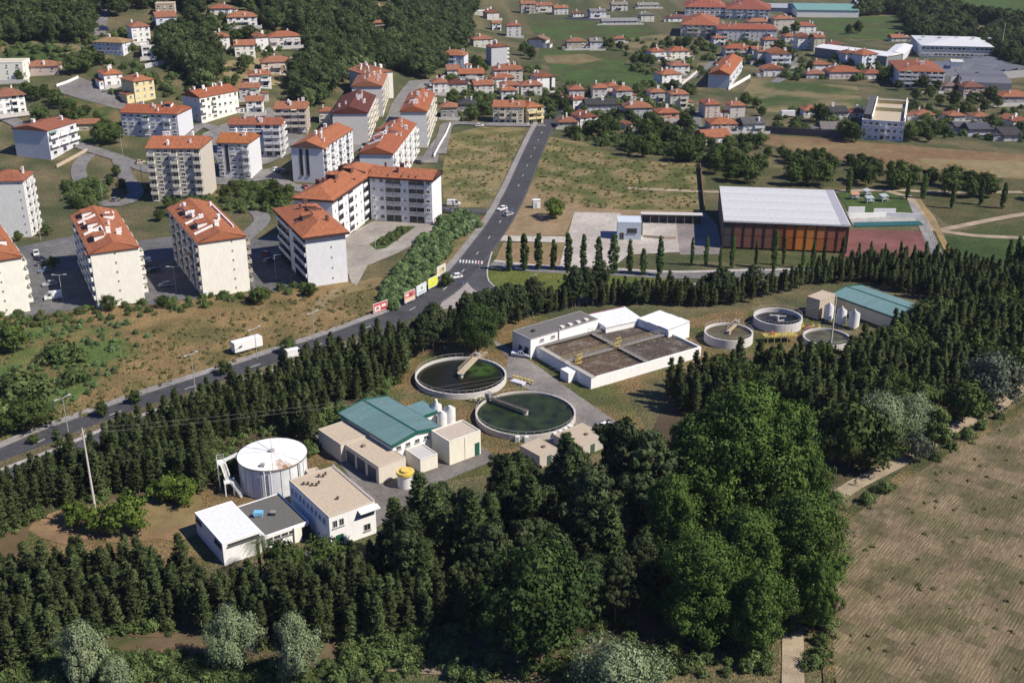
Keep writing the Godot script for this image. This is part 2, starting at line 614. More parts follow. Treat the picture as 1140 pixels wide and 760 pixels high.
func fill_face(t: Node3D, side: String, spec: String, w: float, d: float, h: float, floors: int, wall: Color, shut: float, split: bool, trim: Color) -> void:
	var k := spec.length()
	var run := w if side == "f" or side == "b" else d
	var fh := h / floors
	for i in k:
		var along := (i + 0.5) / k - 0.5
		var cell := run / k
		for f in floors:
			var y := fh * f + fh * 0.5
			var s := 0.0
			var roll := rng.randf()
			if roll < shut: s = [0.35, 0.6, 1.0][rng.randi() % 3]
			match spec[i]:
				"w": add_window(t, face_at(side, w, d, along, y + 0.1), minf(1.5, cell * 0.6), 1.35, s, trim, split)
				"n": add_window(t, face_at(side, w, d, along, y + 0.1), minf(0.9, cell * 0.5), 1.2, s, trim, split)
				"W": add_window(t, face_at(side, w, d, along, y + 0.1), cell * 0.72, 1.5, s, trim, split)
				"s": obj("vent", vent_mesh(), t, face_at(side, w, d, along, y + 0.3))
				"d": if f == 0: add_window(t, face_at(side, w, d, along, 1.1), 1.3, 2.2, 0.0, Color(0.12, 0.10, 0.08), split, "door")
				"g": if f == 0: add_window(t, face_at(side, w, d, along, 1.2), cell * 0.8, 2.4, 1.0, Color(0.3, 0.3, 0.3), split, "garage_door")
				"v": if f == 0: add_window(t, face_at(side, w, d, along, h * 0.55), minf(1.3, cell * 0.5), h * 0.75, 0.0, Color(0.1, 0.1, 0.1), split, "stair_window")
				"L":
					add_window(t, face_at(side, w, d, along, fh * f + 1.32), cell * 0.92, 2.3, 0.0, Color(0.03, 0.03, 0.032), split, "loggia" if f > 0 else "window")
					if f > 0: obj("balcony", balcony_mesh(cell * 0.94, 0.5, wall, false), t, face_at(side, w, d, along, fh * f))
				"B", "R":
					if f > 0 and rng.randf() < 0.10:
						obj("awning", awning_mesh(cell * 0.7), t, face_at(side, w, d, along, fh * f + 2.5))
					if f > 0:
						obj("balcony", balcony_mesh(cell * 0.92, 0.7 if side == "l" else 1.3, wall, spec[i] == "R"), t, face_at(side, w, d, along, fh * f))
					add_window(t, face_at(side, w, d, along, fh * f + 1.2), minf(2.4, cell * 0.7), 2.1, s, trim, split, "balcony_door" if f > 0 else "window")

# ---------------------------------------------------------------- a building
# at centre x, z; w along its front, d deep; o: options
func building(called: String, label: String, x: float, z: float, w: float, d: float, turn: float, floors: int, h: float, wall: Color, roof: Color, kind: String, o := {}) -> Node3D:
	var group: String = o.get("group", "")
	var t := thing(called, label, o.get("category", "apartment block" if called.begins_with("apartment") else "house"), on(x, z), turn, group)
	if called.begins_with("apartment"): blocks.append([Vector2(x, z), label])
	var rise: float = o.get("rise", minf(w, d) * 0.2)
	var over: float = o.get("over", 0.45)
	obj("wall", wall_mesh(kind, w, d, h, rise, wall, o.get("base", Color(0, 0, 0, 0))), t)
	if roof.r > roof.g * 1.8 and roof.r > 0.3: roof = roof.lerp(Color(0.62, 0.27, 0.15), 0.3)
	var edge: Color = o.get("edge", wall if kind == "flat" else Color(roof.r * 0.6, roof.g * 0.6, roof.b * 0.6))
	var rf := obj("roof", roof_mesh(kind, w, d, h, rise, over if kind != "flat" else 0.1, roof, edge, o.get("roofing", "tile" if kind != "flat" else "concrete")), t)
	var split: bool = o.get("split", false)
	var trim: Color = o.get("trim", Color(0.66, 0.66, 0.64))
	for side: String in ["f", "r", "l", "b"]:
		if o.has(side):
			fill_face(t, side, o[side], w, d, h, floors, o.get("balcony", wall), o.get("shut", 0.35), split, trim)
	for k in int(o.get("chimneys", 0)):
		var cx := rng.randf_range(-0.38, 0.38) * w
		var cz := rng.randf_range(-0.38, 0.38) * d
		var up := h + roof_rise(kind, w, d, rise, cx, cz)
		obj("chimney", chimney_mesh(rng.randi() % 2, o.get("stack", WHITE)), rf, Transform3D(Basis(Vector3.UP, (rng.randi() % 2) * PI / 2), Vector3(cx, up + 0.1, cz)))
	for q: Array in o.get("dormers", []):       # [x, z, turn, width] as shares of the plan
		var cx: float = q[0] * w
		var cz: float = q[1] * d
		obj("dormer", dormer_mesh(q[3], o.get("stack", WHITE), roof), rf, Transform3D(Basis(Vector3.UP, deg_to_rad(q[2])), Vector3(cx, h + roof_rise(kind, w, d, rise, cx, cz), cz)))
	for q: Array in o.get("rails", []):          # low parapets of roof terraces: [x0, z0, x1, z1]
		var mb := Mb.new()
		mb.col = o.get("stack", WHITE)
		var a := Vector3(q[0] * w, 0, q[1] * d)
		var b := Vector3(q[2] * w, 0, q[3] * d)
		a.y = h + roof_rise(kind, w, d, rise, a.x, a.z)
		b.y = h + roof_rise(kind, w, d, rise, b.x, b.z)
		mb.bar(a, b, 0.3, 1.3)
		obj("terrace_wall", mb.mesh(M.wall), rf)
	return t

func house(label: String, x: float, z: float, w: float, d: float, turn: float, floors: int, wall: Color, roof: Color, kind := "hip", o := {}) -> Node3D:
	# x, z is the foot of the front wall
	var a := deg_to_rad(turn)
	var c := Vector2(x, z) - Vector2(sin(a), cos(a)) * d / 2
	var q := {"chimneys": 1 + rng.randi() % 2, "f": "wnw" if w > 9 else "wn", "r": "nw" if d > 7 else "n", "l": "wn" if d > 7 else "n", "group": "houses of the town"}
	if rng.randf() < 0.4 and floors > 1: q.f = "wB" if w < 11 else "wBw"
	if rng.randf() < 0.4: q.r = "nn"
	if roof.r > roof.g * 1.8: roof = roof.lerp(Color(0.42, 0.22, 0.14), rng.randf() * 0.6)
	q.merge(o, true)
	homes.append([c, label])
	var t := building("house", label, c.x, c.y, w, d, turn, floors, floors * 2.85 + float(o.get("extra", 0.2)), wall, roof, kind, q)
	if rng.randf() < 0.6 and kind != "flat":          # a low side building and a yard wall
		var s := 1.0 if rng.randf() < 0.5 else -1.0
		var aw := rng.randf_range(2.5, 4.5)
		var ad := d * rng.randf_range(0.4, 0.7)
		var mb := Mb.new()
		mb.col = wall
		mb.box(Vector3(s * (w / 2 + aw / 2 - 0.02), 0.6, d / 2 - ad / 2 - 0.6), Vector3(aw, 4.2, ad))
		var ann := obj("annexe", mb.mesh(M.wall), t)
		mb = Mb.new()
		mb.col = roof * 0.9
		mb.box(Vector3(s * (w / 2 + aw / 2 + 0.1), 2.85, d / 2 - ad / 2 - 0.6), Vector3(aw + 0.4, 0.2, ad + 0.5), Basis(Vector3.BACK, -s * 0.12))
		obj("annexe_roof", mb.mesh(M.tile), ann)
		add_window(ann, Transform3D(Basis(), Vector3(s * (w / 2 + aw / 2), 1.5, d / 2 - 0.6)), 1.0, 1.0, 0.0, Color(0.5, 0.5, 0.48), false)
	if rng.randf() < 0.5:
		var mb := Mb.new()
		mb.col = Color(0.56, 0.54, 0.50)
		var yd := rng.randf_range(3.0, 5.0)
		mb.box(Vector3(0, 0.3, d / 2 + yd), Vector3(w * 1.3, 1.8, 0.22))
		mb.box(Vector3(w * 0.65, 0.3, d / 2 + yd / 2), Vector3(0.22, 1.8, yd - 0.2))
		obj("yard_wall", mb.mesh(M.wall), t)
	return t

# ---------------------------------------------------------------- trees
# A crown is many small leaf faces gathered in clumps, spread through the crown's volume.
func crown_mesh(kind: String, s: int, h: float, r: float, clumps: int, leaves: int, size: float, c1: Color, c2: Color) -> ArrayMesh:
	var g := RandomNumberGenerator.new()
	g.seed = s * 7919 + 13
	var heap := FastNoiseLite.new()
	heap.seed = 11
	heap.frequency = 0.018
	heap.fractal_octaves = 2
	var mb := Mb.new()
	var lobes := []
	for i in 5 + g.randi() % 4:
		lobes.append([g.randf() * TAU, g.randf_range(0.15, 0.95), g.randf_range(0.75, 1.25)])
	for i in clumps:
		var t := (i + g.randf()) / clumps
		var az := g.randf() * TAU
		var env := 1.0
		var y := 0.0
		var cr := 0.5
		match kind:
			"pine":          # narrow, ragged, pointed
				y = h * lerpf(0.12, 0.98, pow(t, 0.9))
				env = r * (0.10 + 0.95 * pow(1.0 - t, 0.62)) * (0.65 if t < 0.06 else 1.0) * g.randf_range(0.75, 1.2)
				cr = r * lerpf(0.27, 0.13, t)
			"poplar":
				y = h * lerpf(0.06, 0.97, t)
				env = r * pow(sin(PI * clampf(t * 0.86 + 0.12, 0, 1)), 0.55) * 0.85
				cr = r * 0.32
			"tall":          # a high crown of heaped masses over a long trunk
				y = h * lerpf(0.20, 0.95, t)
				env = r * pow(sin(PI * clampf(t * 0.80 + 0.16, 0, 1)), 0.6)
				cr = r * 0.17
			"shaggy":        # an open crown of separate masses on a bare trunk
				y = h * lerpf(0.34, 0.97, t)
				env = r * pow(sin(PI * clampf(t * 0.82 + 0.16, 0, 1)), 0.5) * g.randf_range(0.7, 1.15)
				cr = r * 0.20
			"bush":
				y = h * lerpf(0.12, 0.85, t)
				env = r * sqrt(maxf(0.0, 1.0 - pow(t * 0.95, 2.0)))
				cr = r * 0.36
			_:               # round
				y = h * lerpf(0.26, 0.93, t)
				env = r * pow(sin(PI * clampf(t * 0.84 + 0.13, 0, 1)), 0.62)
				cr = r * 0.30
		if kind == "pine":     # a branch with its needles
			var tip := Vector3(cos(az) * env, env * g.randf_range(0.25, 0.7), sin(az) * env)
			var b1 := c1.lerp(c2, g.randf())
			for k in leaves:
				var f := sqrt(g.randf())
				var p := Vector3(0, y, 0) + tip * f + Vector3(g.randfn(), g.randfn() * 0.8, g.randfn()) * cr * (0.65 - 0.3 * f)
				var nn := (Vector3(cos(az), 0.9, sin(az)) + Vector3(g.randfn(), g.randfn(), g.randfn()) * 0.55).normalized()
				var e := (tip.normalized() + Vector3(g.randfn(), g.randfn(), g.randfn()) * 0.35).normalized()
				var w := nn.cross(e).normalized()
				var z := size * g.randf_range(0.7, 1.5)
				var k3 := g.randf_range(0.7, 1.3)
				mb.col = Color(b1.r * k3, b1.g * k3, b1.b * k3)
				var sn := (nn + Vector3(cos(az), 0.7, sin(az)) * 0.35 + Vector3(g.randfn(), g.randfn(), g.randfn()) * 0.35).normalized()
				mb.put(p + e * z * 0.8, sn, Vector2.ZERO); mb.put(p - e * z * 0.4 - w * z * 0.26, sn, Vector2.ZERO); mb.put(p - e * z * 0.4 + w * z * 0.26, sn, Vector2.ZERO)
			continue
		var hollow := heap.get_noise_3d(cos(az) * 60.0, y / r * 60.0, sin(az) * 60.0 + s * 500.0)
		env *= 1.0 + (0.2 if kind == "poplar" else 0.85) * hollow
		var lobe := 1.0
		for q: Array in lobes:
			var near := maxf(0.0, cos(az - q[0])) * maxf(0.0, 1.0 - absf(t - q[1]) * 3.0)
			lobe += (q[2] - 1.0) * near * 1.7
		var out := env * lobe * sqrt(g.randf_range(0.18, 1.0))
		var at := Vector3(cos(az) * out, y + g.randf_range(-0.5, 0.5) * cr, sin(az) * out)
		cr *= g.randf_range(0.7, 1.3)
		var tone := g.randf()
		var base := c1.lerp(c2, tone)
		var outward := Vector3(cos(az), 0.35, sin(az))
		for k in leaves:
			var dir := Vector3(g.randfn(), g.randfn() * 0.85, g.randfn()).normalized()
			if kind == "pine": dir.y *= 1.7
			var p := at + dir * cr * pow(g.randf(), 0.4) * Vector3(1, 0.8, 1).x
			var nn := (dir + outward * 0.5 + Vector3(g.randfn(), g.randfn(), g.randfn()) * 0.35).normalized()
			var e := nn.cross(Vector3(g.randfn(), g.randfn(), g.randfn())).normalized()
			var f := nn.cross(e)
			var z := size * g.randf_range(0.6, 1.35)
			var k2 := g.randf_range(0.75, 1.25)
			mb.col = Color(base.r * k2, base.g * k2, base.b * k2)
			var a := p + e * z * 0.62
			var b := p - e * z * 0.42 + f * z * 0.42
			var d := p - e * z * 0.42 - f * z * 0.42
			var sn := (nn * 0.6 + (dir + outward * 0.6).normalized() * 0.4).normalized()
			mb.put(a, sn, Vector2(0, 0)); mb.put(d, sn, Vector2(1, 0)); mb.put(b, sn, Vector2(0, 1))
	return mb.mesh(M.leaf)

func trunk_mesh(kind: String, s: int, h: float, r: float, c: Color) -> ArrayMesh:
	var g := RandomNumberGenerator.new()
	g.seed = s * 31 + 5
	var mb := Mb.new()
	mb.col = c
	var base := clampf(h * 0.016, 0.07, 0.5)
	var p := Vector3(0, -0.4, 0)
	var n := 4
	for i in n:
		var q := Vector3(g.randf_range(-0.02, 0.02) * h, h * 0.8 * (i + 1) / n, g.randf_range(-0.02, 0.02) * h)
		mb.tube(p, q, base * (1.0 - 0.22 * i), base * (1.0 - 0.22 * (i + 1)), 7, false)
		p = q
	if kind != "poplar" and kind != "pine":
		for i in 6:
			var az := g.randf() * TAU
			var y := h * g.randf_range(0.22, 0.6)
			mb.tube(Vector3(0, y, 0), Vector3(cos(az) * r * 0.65, y + h * 0.2, sin(az) * r * 0.65), base * 0.5, base * 0.15, 5, false)
	else:
		for i in 8:
			var az := g.randf() * TAU
			var y := h * g.randf_range(0.12, 0.7)
			mb.tube(Vector3(0, y, 0), Vector3(cos(az) * r * 0.6, y + r * 0.3, sin(az) * r * 0.6), base * 0.25, base * 0.08, 4, false)
	return mb.mesh(M.bark)

var stock := {}
# a kind of tree: several individuals of unit description, shared by all copies
func breed(called: String, kind: String, count: int, h: float, r: float, clumps: int, leaves: int, size: float, c1: Color, c2: Color, bark := Color(0.16, 0.12, 0.09)) -> void:
	var list := []
	for i in count:
		var k := 1.0 + 0.24 * (float(i) / maxf(1, count - 1) - 0.5)
		var tint := 1.0 + 0.6 * (float((i * 3) % count) / maxf(1, count - 1) - 0.5)
		var hh := h * k
		var rr := r * (1.0 + 0.3 * (float((i * 2) % count) / maxf(1, count - 1) - 0.5))
		list.append([crown_mesh(kind, i + called.length() * 11, hh, rr, clumps, leaves, size, c1 * tint, c2 * tint), trunk_mesh(kind, i, hh, rr, bark), hh])
	stock[called] = list

var first := {}
func tree(breed_name: String, called: String, label: String, group: String, x: float, z: float, high := 0.0, variant := -1, category := "tree", wide := 1.0) -> Node3D:
	var list: Array = stock[breed_name]
	var v: Array = list[variant if variant >= 0 else rng.randi() % list.size()]
	var k: float = (high / v[2]) if high > 0 else rng.randf_range(0.85, 1.15)
	var t := Node3D.new()
	t.name = called
	add_child(t, true)
	t.position = on(x, z)
	t.rotation.y = rng.randf() * TAU
	t.scale = Vector3(k * wide, k, k * wide)
	tag(t, label, category, group)
	obj("crown", v[0], t)
	if category == "tree":
		obj("trunk", v[1], t)
	return t

var row_of := {}
func nth(n: int) -> String:
	if n < 11: return ["", "first", "second", "third", "fourth", "fifth", "sixth", "seventh", "eighth", "ninth", "tenth"][n]
	return "%d%s" % [n, "th" if n < 21 or n % 10 > 3 or n % 10 == 0 else ["", "st", "nd", "rd"][n % 10]]

# where each tree of a planted stand is: its row, counted from the near side, and its place in the row
func places(pts: Array) -> Dictionary:
	var rows := {}
	for p: Vector2 in pts:
		if not rows.has(row_of[p]): rows[row_of[p]] = []
		rows[row_of[p]].append(p)
	var keys := rows.keys()
	keys.sort()
	var out := {}
	for i in keys.size():
		var line: Array = rows[keys[i]]
		line.sort_custom(func(a, b): return a.x < b.x)
		for k in line.size():
			out[line[k]] = "%s from left, %s row from front" % [nth(k + 1), nth(keys.size() - i)]
	return out

# points of a jittered grid inside a plan polygon, outside the others
func scatter(poly: Array, gap: float, jitter: float, avoid: Array, keep := 1.0) -> Array:
	var p := PackedVector2Array(poly)
	var lo := p[0]
	var hi := p[0]
	for q in p:
		lo = lo.min(q)
		hi = hi.max(q)
	var out := []
	var row := 0
	var z := lo.y
	row_of.clear()
	while z < hi.y:
		var x := lo.x + (gap * 0.5 if row % 2 else 0.0)
		while x < hi.x:
			var q := Vector2(x + rng.randf_range(-jitter, jitter) * gap, z + rng.randf_range(-jitter, jitter) * gap)
			if Geometry2D.is_point_in_polygon(q, p) and rng.randf() <= keep:
				var ok := true
				for a: Array in avoid:
					if Geometry2D.is_point_in_polygon(q, PackedVector2Array(a)):
						ok = false
						break
				if ok:
					out.append(q)
					row_of[q] = row
			x += gap
		z += gap * 0.87
		row += 1
	return out

# what is past the limit: the same trees, as one object
func tree_mass(breed_name: String, called: String, label: String, category: String, pts: Array, lo := 0.85, hi := 1.15) -> void:
	if pts.is_empty(): return
	var list: Array = stock[breed_name]
	var t := Node3D.new()
	t.name = called
	add_child(t, true)
	tag(t, label, category, "", "stuff")
	for i in list.size():
		var mine := []
		for k in range(i, pts.size(), list.size()):
			mine.append(pts[k])
		if mine.is_empty(): continue
		var where := []
		for q: Vector2 in mine:
			var s := rng.randf_range(lo, hi)
			where.append(Transform3D(Basis(Vector3.UP, rng.randf() * TAU).scaled(Vector3.ONE * s), on(q.x, q.y)))
		for part in [["crown", 0], ["trunk", 1]]:
			var mm := MultiMesh.new()
			mm.transform_format = MultiMesh.TRANSFORM_3D
			mm.mesh = list[i][part[1]]
			mm.instance_count = where.size()
			for k in where.size():
				mm.set_instance_transform(k, where[k])
			var o := MultiMeshInstance3D.new()
			o.name = part[0]
			o.multimesh = mm
			o.set_meta("kind", "stuff")
			t.add_child(o, true)

# ================================================================ the scene
func _ready() -> void:
	var cam := Camera3D.new()
	cam.name = "camera"
	cam.fov = 33.83
	cam.near = 1.0
	cam.far = 9000.0
	cam.position = Vector3(0, 115, 0)
	cam.rotation_degrees = Vector3(-22.6, 0, 0)
	add_child(cam)
	cam.current = true
	var we := WorldEnvironment.new()
	we.name = "environment"
	var env := Environment.new()
	var sky_mat := ProceduralSkyMaterial.new()
	sky_mat.sky_top_color = Color(0.20, 0.36, 0.66)
	sky_mat.sky_horizon_color = Color(0.62, 0.71, 0.82)
	sky_mat.sky_curve = 0.12
	sky_mat.ground_bottom_color = Color(0.22, 0.20, 0.15)
	sky_mat.ground_horizon_color = Color(0.55, 0.60, 0.62)
	sky_mat.sun_angle_max = 12.0
	sky_mat.energy_multiplier = 0.68
	var sky := Sky.new()
	sky.sky_material = sky_mat
	env.background_mode = Environment.BG_SKY
	env.sky = sky
	env.tonemap_mode = Environment.TONE_MAPPER_LINEAR
	env.tonemap_exposure = 1.5
	env.ssao_enabled = true
	env.ssil_enabled = true
	env.sdfgi_enabled = true
	env.fog_enabled = true
	env.fog_density = 0.00004
	env.fog_light_color = Color(0.80, 0.86, 0.95)
	we.environment = env
	add_child(we)
	var sun := DirectionalLight3D.new()
	sun.name = "sun"
	var az := deg_to_rad(70.0)
	var el := deg_to_rad(47.0)
	sun.position = Vector3(sin(az) * cos(el), sin(el), cos(az) * cos(el)) * 500.0
	sun.light_energy = 1.5
	sun.light_color = Color(1.0, 0.965, 0.91)
	sun.light_angular_distance = 0.5
	sun.shadow_enabled = true
	add_child(sun)
	sun.look_at(Vector3.ZERO, Vector3.UP)

	rng.seed = 20240611
	rough_noise.seed = 3
	rough_noise.frequency = 0.11
	rough_noise.fractal_octaves = 4
	patch_noise.seed = 8
	patch_noise.frequency = 0.022
	patch_noise.fractal_octaves = 4
	make_materials()
	make_breeds()
	setting()
	roads()
	apartments()
	town()
	industry()
	works()
	sports()
	woods()
	street_things()
	vehicles()
	rider()

const DRY := Color(0.27, 0.205, 0.095)
const DRY_RED := Color(0.25, 0.155, 0.075)
const STRAW := Color(0.33, 0.27, 0.14)
const OLIVE := Color(0.115, 0.125, 0.045)
const GREEN := Color(0.085, 0.135, 0.035)
const FRESH := Color(0.10, 0.17, 0.04)
const LITTER := Color(0.10, 0.075, 0.045)
const EARTH := Color(0.23, 0.155, 0.095)
const SAND := Color(0.42, 0.34, 0.24)
const TARMAC := Color(0.068, 0.068, 0.075)
const OLDTAR := Color(0.20, 0.185, 0.175)
const FLAG := Color(0.34, 0.31, 0.28)

func base_ground() -> void:
	var xs := []
	var zs := []
	var x := -3600.0
	while x < 3600.0:
		xs.append(x)
		x += 8.0 if x > -440 and x < 640 else 120.0
	var z := -4200.0
	while z < 40.0:
		zs.append(z)
		z += 8.0 if z > -1000 and z < -170 else (3.0 if z >= -170 and z < -110 else 100.0)
	var mb := Mb.new()
	for i in xs.size() - 1:
		for j in zs.size() - 1:
			var p := [Vector2(xs[i], zs[j]), Vector2(xs[i + 1], zs[j]), Vector2(xs[i + 1], zs[j + 1]), Vector2(xs[i], zs[j + 1])]
			for k: int in [0, 1, 2, 0, 2, 3]:
				var q: Vector2 = p[k]
				mb.col = blend(q.x, q.y, Color(0.105, 0.125, 0.05), Color(0.235, 0.195, 0.10), 0.6, -0.08)
				mb.put(on(q.x, q.y), slope(q.x, q.y), q)
	struct("ground", mb.mesh(M.grass))

func setting() -> void:
	base_ground()
	# the near meadow between the apartment blocks and the dual carriageway
	sheet("meadow", [Vector2(-161, -288), Vector2(-130, -298), Vector2(-105, -305), Vector2(-76, -315), Vector2(-61, -321), Vector2(-44, -325), Vector2(-36, -305), Vector2(-27, -317), Vector2(-20, -339), Vector2(-16, -335), Vector2(-26, -307), Vector2(-47, -285), Vector2(-57, -274), Vector2(-72, -257), Vector2(-94, -234), Vector2(-104, -223), Vector2(-111, -216), Vector2(-121, -204)], 0.03, "grass", 2.5, Color(0.37, 0.255, 0.115), Color(0.20, 0.175, 0.064), 0.5, -0.26)
	sheet("scrub_ground", [Vector2(-158, -281), Vector2(-127, -289), Vector2(-108, -284), Vector2(-95, -267), Vector2(-102, -253), Vector2(-104, -228), Vector2(-114, -223), Vector2(-123, -208)], 0.06, "grass", 2.5, Color(0.13, 0.205, 0.05), Color(0.27, 0.21, 0.08), 0.4, -0.10)
	sheet("dirt_path", [Vector2(-57, -305), Vector2(-56, -311), Vector2(-53, -317), Vector2(-51, -320), Vector2(-42, -328), Vector2(-37, -325), Vector2(-40, -319), Vector2(-48, -314), Vector2(-52, -309), Vector2(-54, -300), Vector2(-56, -288), Vector2(-57, -285)], 0.07, "soil", 3.0, SAND, DRY, 0.6, 0.0)
	# between the main street and the blocks, and across the street
	sheet("meadow", [Vector2(-30, -526), Vector2(-13, -549), Vector2(7, -549), Vector2(3, -504), Vector2(-4, -440), Vector2(-8, -408), Vector2(-25, -405), Vector2(-29, -447)], 0.03, "grass", 2.5, Color(0.38, 0.30, 0.145), Color(0.18, 0.185, 0.06), 0.45, -0.05)
	sheet("meadow", [Vector2(18, -529), Vector2(33, -517), Vector2(51, -482), Vector2(79, -475), Vector2(70, -400), Vector2(40, -400), Vector2(23, -405), Vector2(8, -415), Vector2(7, -448)], 0.03, "grass", 2.5, Color(0.37, 0.29, 0.135), Color(0.15, 0.175, 0.05), 0.45, 0.02)
	sheet("bare_ground", [Vector2(7, -439), Vector2(24, -418), Vector2(41, -403), Vector2(70, -403), Vector2(69, -396), Vector2(39, -396), Vector2(23, -398), Vector2(18, -371), Vector2(-3, -371), Vector2(-5, -376), Vector2(0, -400)], 0.06, "soil", 3.0, Color(0.36, 0.26, 0.15), DRY, 0.8, -0.1)
	sheet("bare_ground", [Vector2(-3, -363), Vector2(18, -363), Vector2(15, -337), Vector2(-6, -340)], 0.06, "soil", 3.0, Color(0.33, 0.23, 0.13), DRY, 0.8, -0.05)
	sheet("bare_ground", [Vector2(-16, -382), Vector2(-8, -389), Vector2(-8, -376), Vector2(-14, -342), Vector2(-18, -335), Vector2(-27, -317), Vector2(-36, -303), Vector2(-39, -307), Vector2(-32, -319), Vector2(-23, -349)], 0.05, "soil", 3.0, DRY, OLIVE, 0.6, -0.1)
	sheet("concrete_yard", [Vector2(23, -400), Vector2(40, -399), Vector2(37, -371), Vector2(45, -371), Vector2(48, -398), Vector2(60, -396), Vector2(56, -353), Vector2(38, -350), Vector2(33, -339), Vector2(15, -337), Vector2(18, -363), Vector2(-4, -365), Vector2(-4, -371), Vector2(19, -370)], 0.09, "paving", 4.0, Color(0.50, 0.46, 0.41), Color(0.42, 0.38, 0.34), 0.6)
	sheet("green_verge", [Vector2(-11, -333), Vector2(-3, -335), Vector2(20, -332), Vector2(49, -327), Vector2(44, -322), Vector2(32, -316), Vector2(13, -313), Vector2(-3, -314), Vector2(-8, -320)], 0.05, "grass", 3.0, Color(0.20, 0.22, 0.045), Color(0.15, 0.20, 0.04), 0.4)
	sheet("green_verge", [Vector2(57, -357), Vector2(85, -351), Vector2(109, -346), Vector2(135, -344), Vector2(133, -335), Vector2(105, -337), Vector2(80, -340), Vector2(54, -346)], 0.05, "grass", 3.0, GREEN, OLIVE, 0.5)
	# lawns and paths of the park to the right
	sheet("park_ground", [Vector2(82, -474), Vector2(209, -448), Vector2(242, -442), Vector2(208, -373), Vector2(156, -384), Vector2(156, -401), Vector2(156, -431), Vector2(129, -436), Vector2(83, -439), Vector2(78, -439)], 0.03, "grass", 4.0, OLIVE, Color(0.17, 0.15, 0.07), 0.7)
	sheet("lawn", [Vector2(147, -371), Vector2(175, -367), Vector2(204, -365), Vector2(187, -331), Vector2(148, -330), Vector2(142, -335)], 0.05, "grass", 3.0, GREEN, Color(0.06, 0.11, 0.03), 0.6)
	sheet("lawn", [Vector2(156, -377), Vector2(184, -389), Vector2(221, -398), Vector2(207, -371), Vector2(176, -371), Vector2(162, -373)], 0.05, "grass", 3.0, GREEN, OLIVE, 0.6)
	sheet("lawn", [Vector2(156, -410), Vector2(170, -400), Vector2(170, -391), Vector2(155, -384)], 0.06, "grass", 3.0, OLIVE, Color(0.16, 0.14, 0.06), 0.6)
	# fields further off
	sheet("ploughed_field", [Vector2(121, -533), Vector2(156, -521), Vector2(181, -510), Vector2(227, -492), Vector2(262, -482), Vector2(242, -442), Vector2(210, -451), Vector2(176, -460), Vector2(151, -475), Vector2(132, -492), Vector2(116, -514)], 0.05, "soil", 5.0, Color(0.25, 0.155, 0.085), Color(0.28, 0.20, 0.10), 0.9)
	sheet("straw_field", [Vector2(177, -485), Vector2(222, -479), Vector2(256, -469), Vector2(241, -439), Vector2(209, -448), Vector2(179, -457)], 0.12, "soil", 5.0, STRAW, DRY, 0.7)
	sheet("green_field", [Vector2(12, -977), Vector2(54, -991), Vector2(88, -942), Vector2(113, -920), Vector2(113, -877), Vector2(80, -857), Vector2(47, -857), Vector2(19, -877)], 0.04, "grass", 8.0, FRESH, OLIVE, 1.0, -0.1)
	sheet("tan_field", [Vector2(81, -867), Vector2(129, -909), Vector2(118, -829), Vector2(83, -820)], 0.08, "grass", 8.0, STRAW, OLIVE, 1.0)
	sheet("green_field", [Vector2(19, -820), Vector2(79, -838), Vector2(78, -770), Vector2(61, -704), Vector2(25, -711)], 0.04, "grass", 6.0, FRESH, OLIVE, 0.8)
	sheet("tan_field", [Vector2(21, -786), Vector2(50, -794), Vector2(62, -770), Vector2(41, -746), Vector2(23, -754)], 0.08, "grass", 6.0, DRY, STRAW, 0.8)
	sheet("green_field", [Vector2(40, -725), Vector2(76, -746), Vector2(94, -704), Vector2(88, -678), Vector2(37, -666), Vector2(28, -684)], 0.10, "grass", 6.0, FRESH, GREEN, 0.6)
	sheet("meadow", [Vector2(146, -691), Vector2(203, -666), Vector2(189, -605), Vector2(156, -581), Vector2(130, -590), Vector2(124, -621)], 0.05, "grass", 5.0, STRAW, GREEN, 0.9)
	sheet("meadow", [Vector2(139, -803), Vector2(152, -794), Vector2(110, -697), Vector2(106, -704)], 0.05, "grass", 5.0, STRAW, OLIVE, 0.6)
	sheet("green_field", [Vector2(260, -1004), Vector2(350, -1024), Vector2(314, -909), Vector2(280, -867), Vector2(234, -877)], 0.05, "grass", 8.0, FRESH, OLIVE, 1.0, -0.05)
	sheet("green_field", [Vector2(394, -1045), Vector2(451, -1004), Vector2(517, -966), Vector2(714, -1354), Vector2(483, -1287)], 0.05, "grass", 14.0, FRESH, GREEN, 1.4)
	sheet("tan_field", [Vector2(384, -1017), Vector2(432, -978), Vector2(393, -920), Vector2(354, -931)], 0.09, "grass", 8.0, STRAW, OLIVE, 1.0)
	sheet("tan_field", [Vector2(201, -829), Vector2(233, -816), Vector2(222, -786), Vector2(192, -794)], 0.09, "grass", 6.0, STRAW, OLIVE, 0.6)
	sheet("hill_meadow", [Vector2(-272, -612), Vector2(-244, -612), Vector2(-224, -604), Vector2(-228, -584), Vector2(-253, -586), Vector2(-263, -589)], 0.05, "grass", 5.0, STRAW, GREEN, 0.8, 0.1)
	sheet("hill_meadow", [Vector2(-216, -540), Vector2(-185, -527), Vector2(-171, -495), Vector2(-180, -478), Vector2(-199, -493)], 0.05, "grass", 4.0, DRY, GREEN, 0.5, 0.15)
	sheet("bare_ground", [Vector2(-156, -595), Vector2(-131, -619), Vector2(-115, -580), Vector2(-138, -565)], 0.05, "soil", 4.0, STRAW, DRY, 0.6)
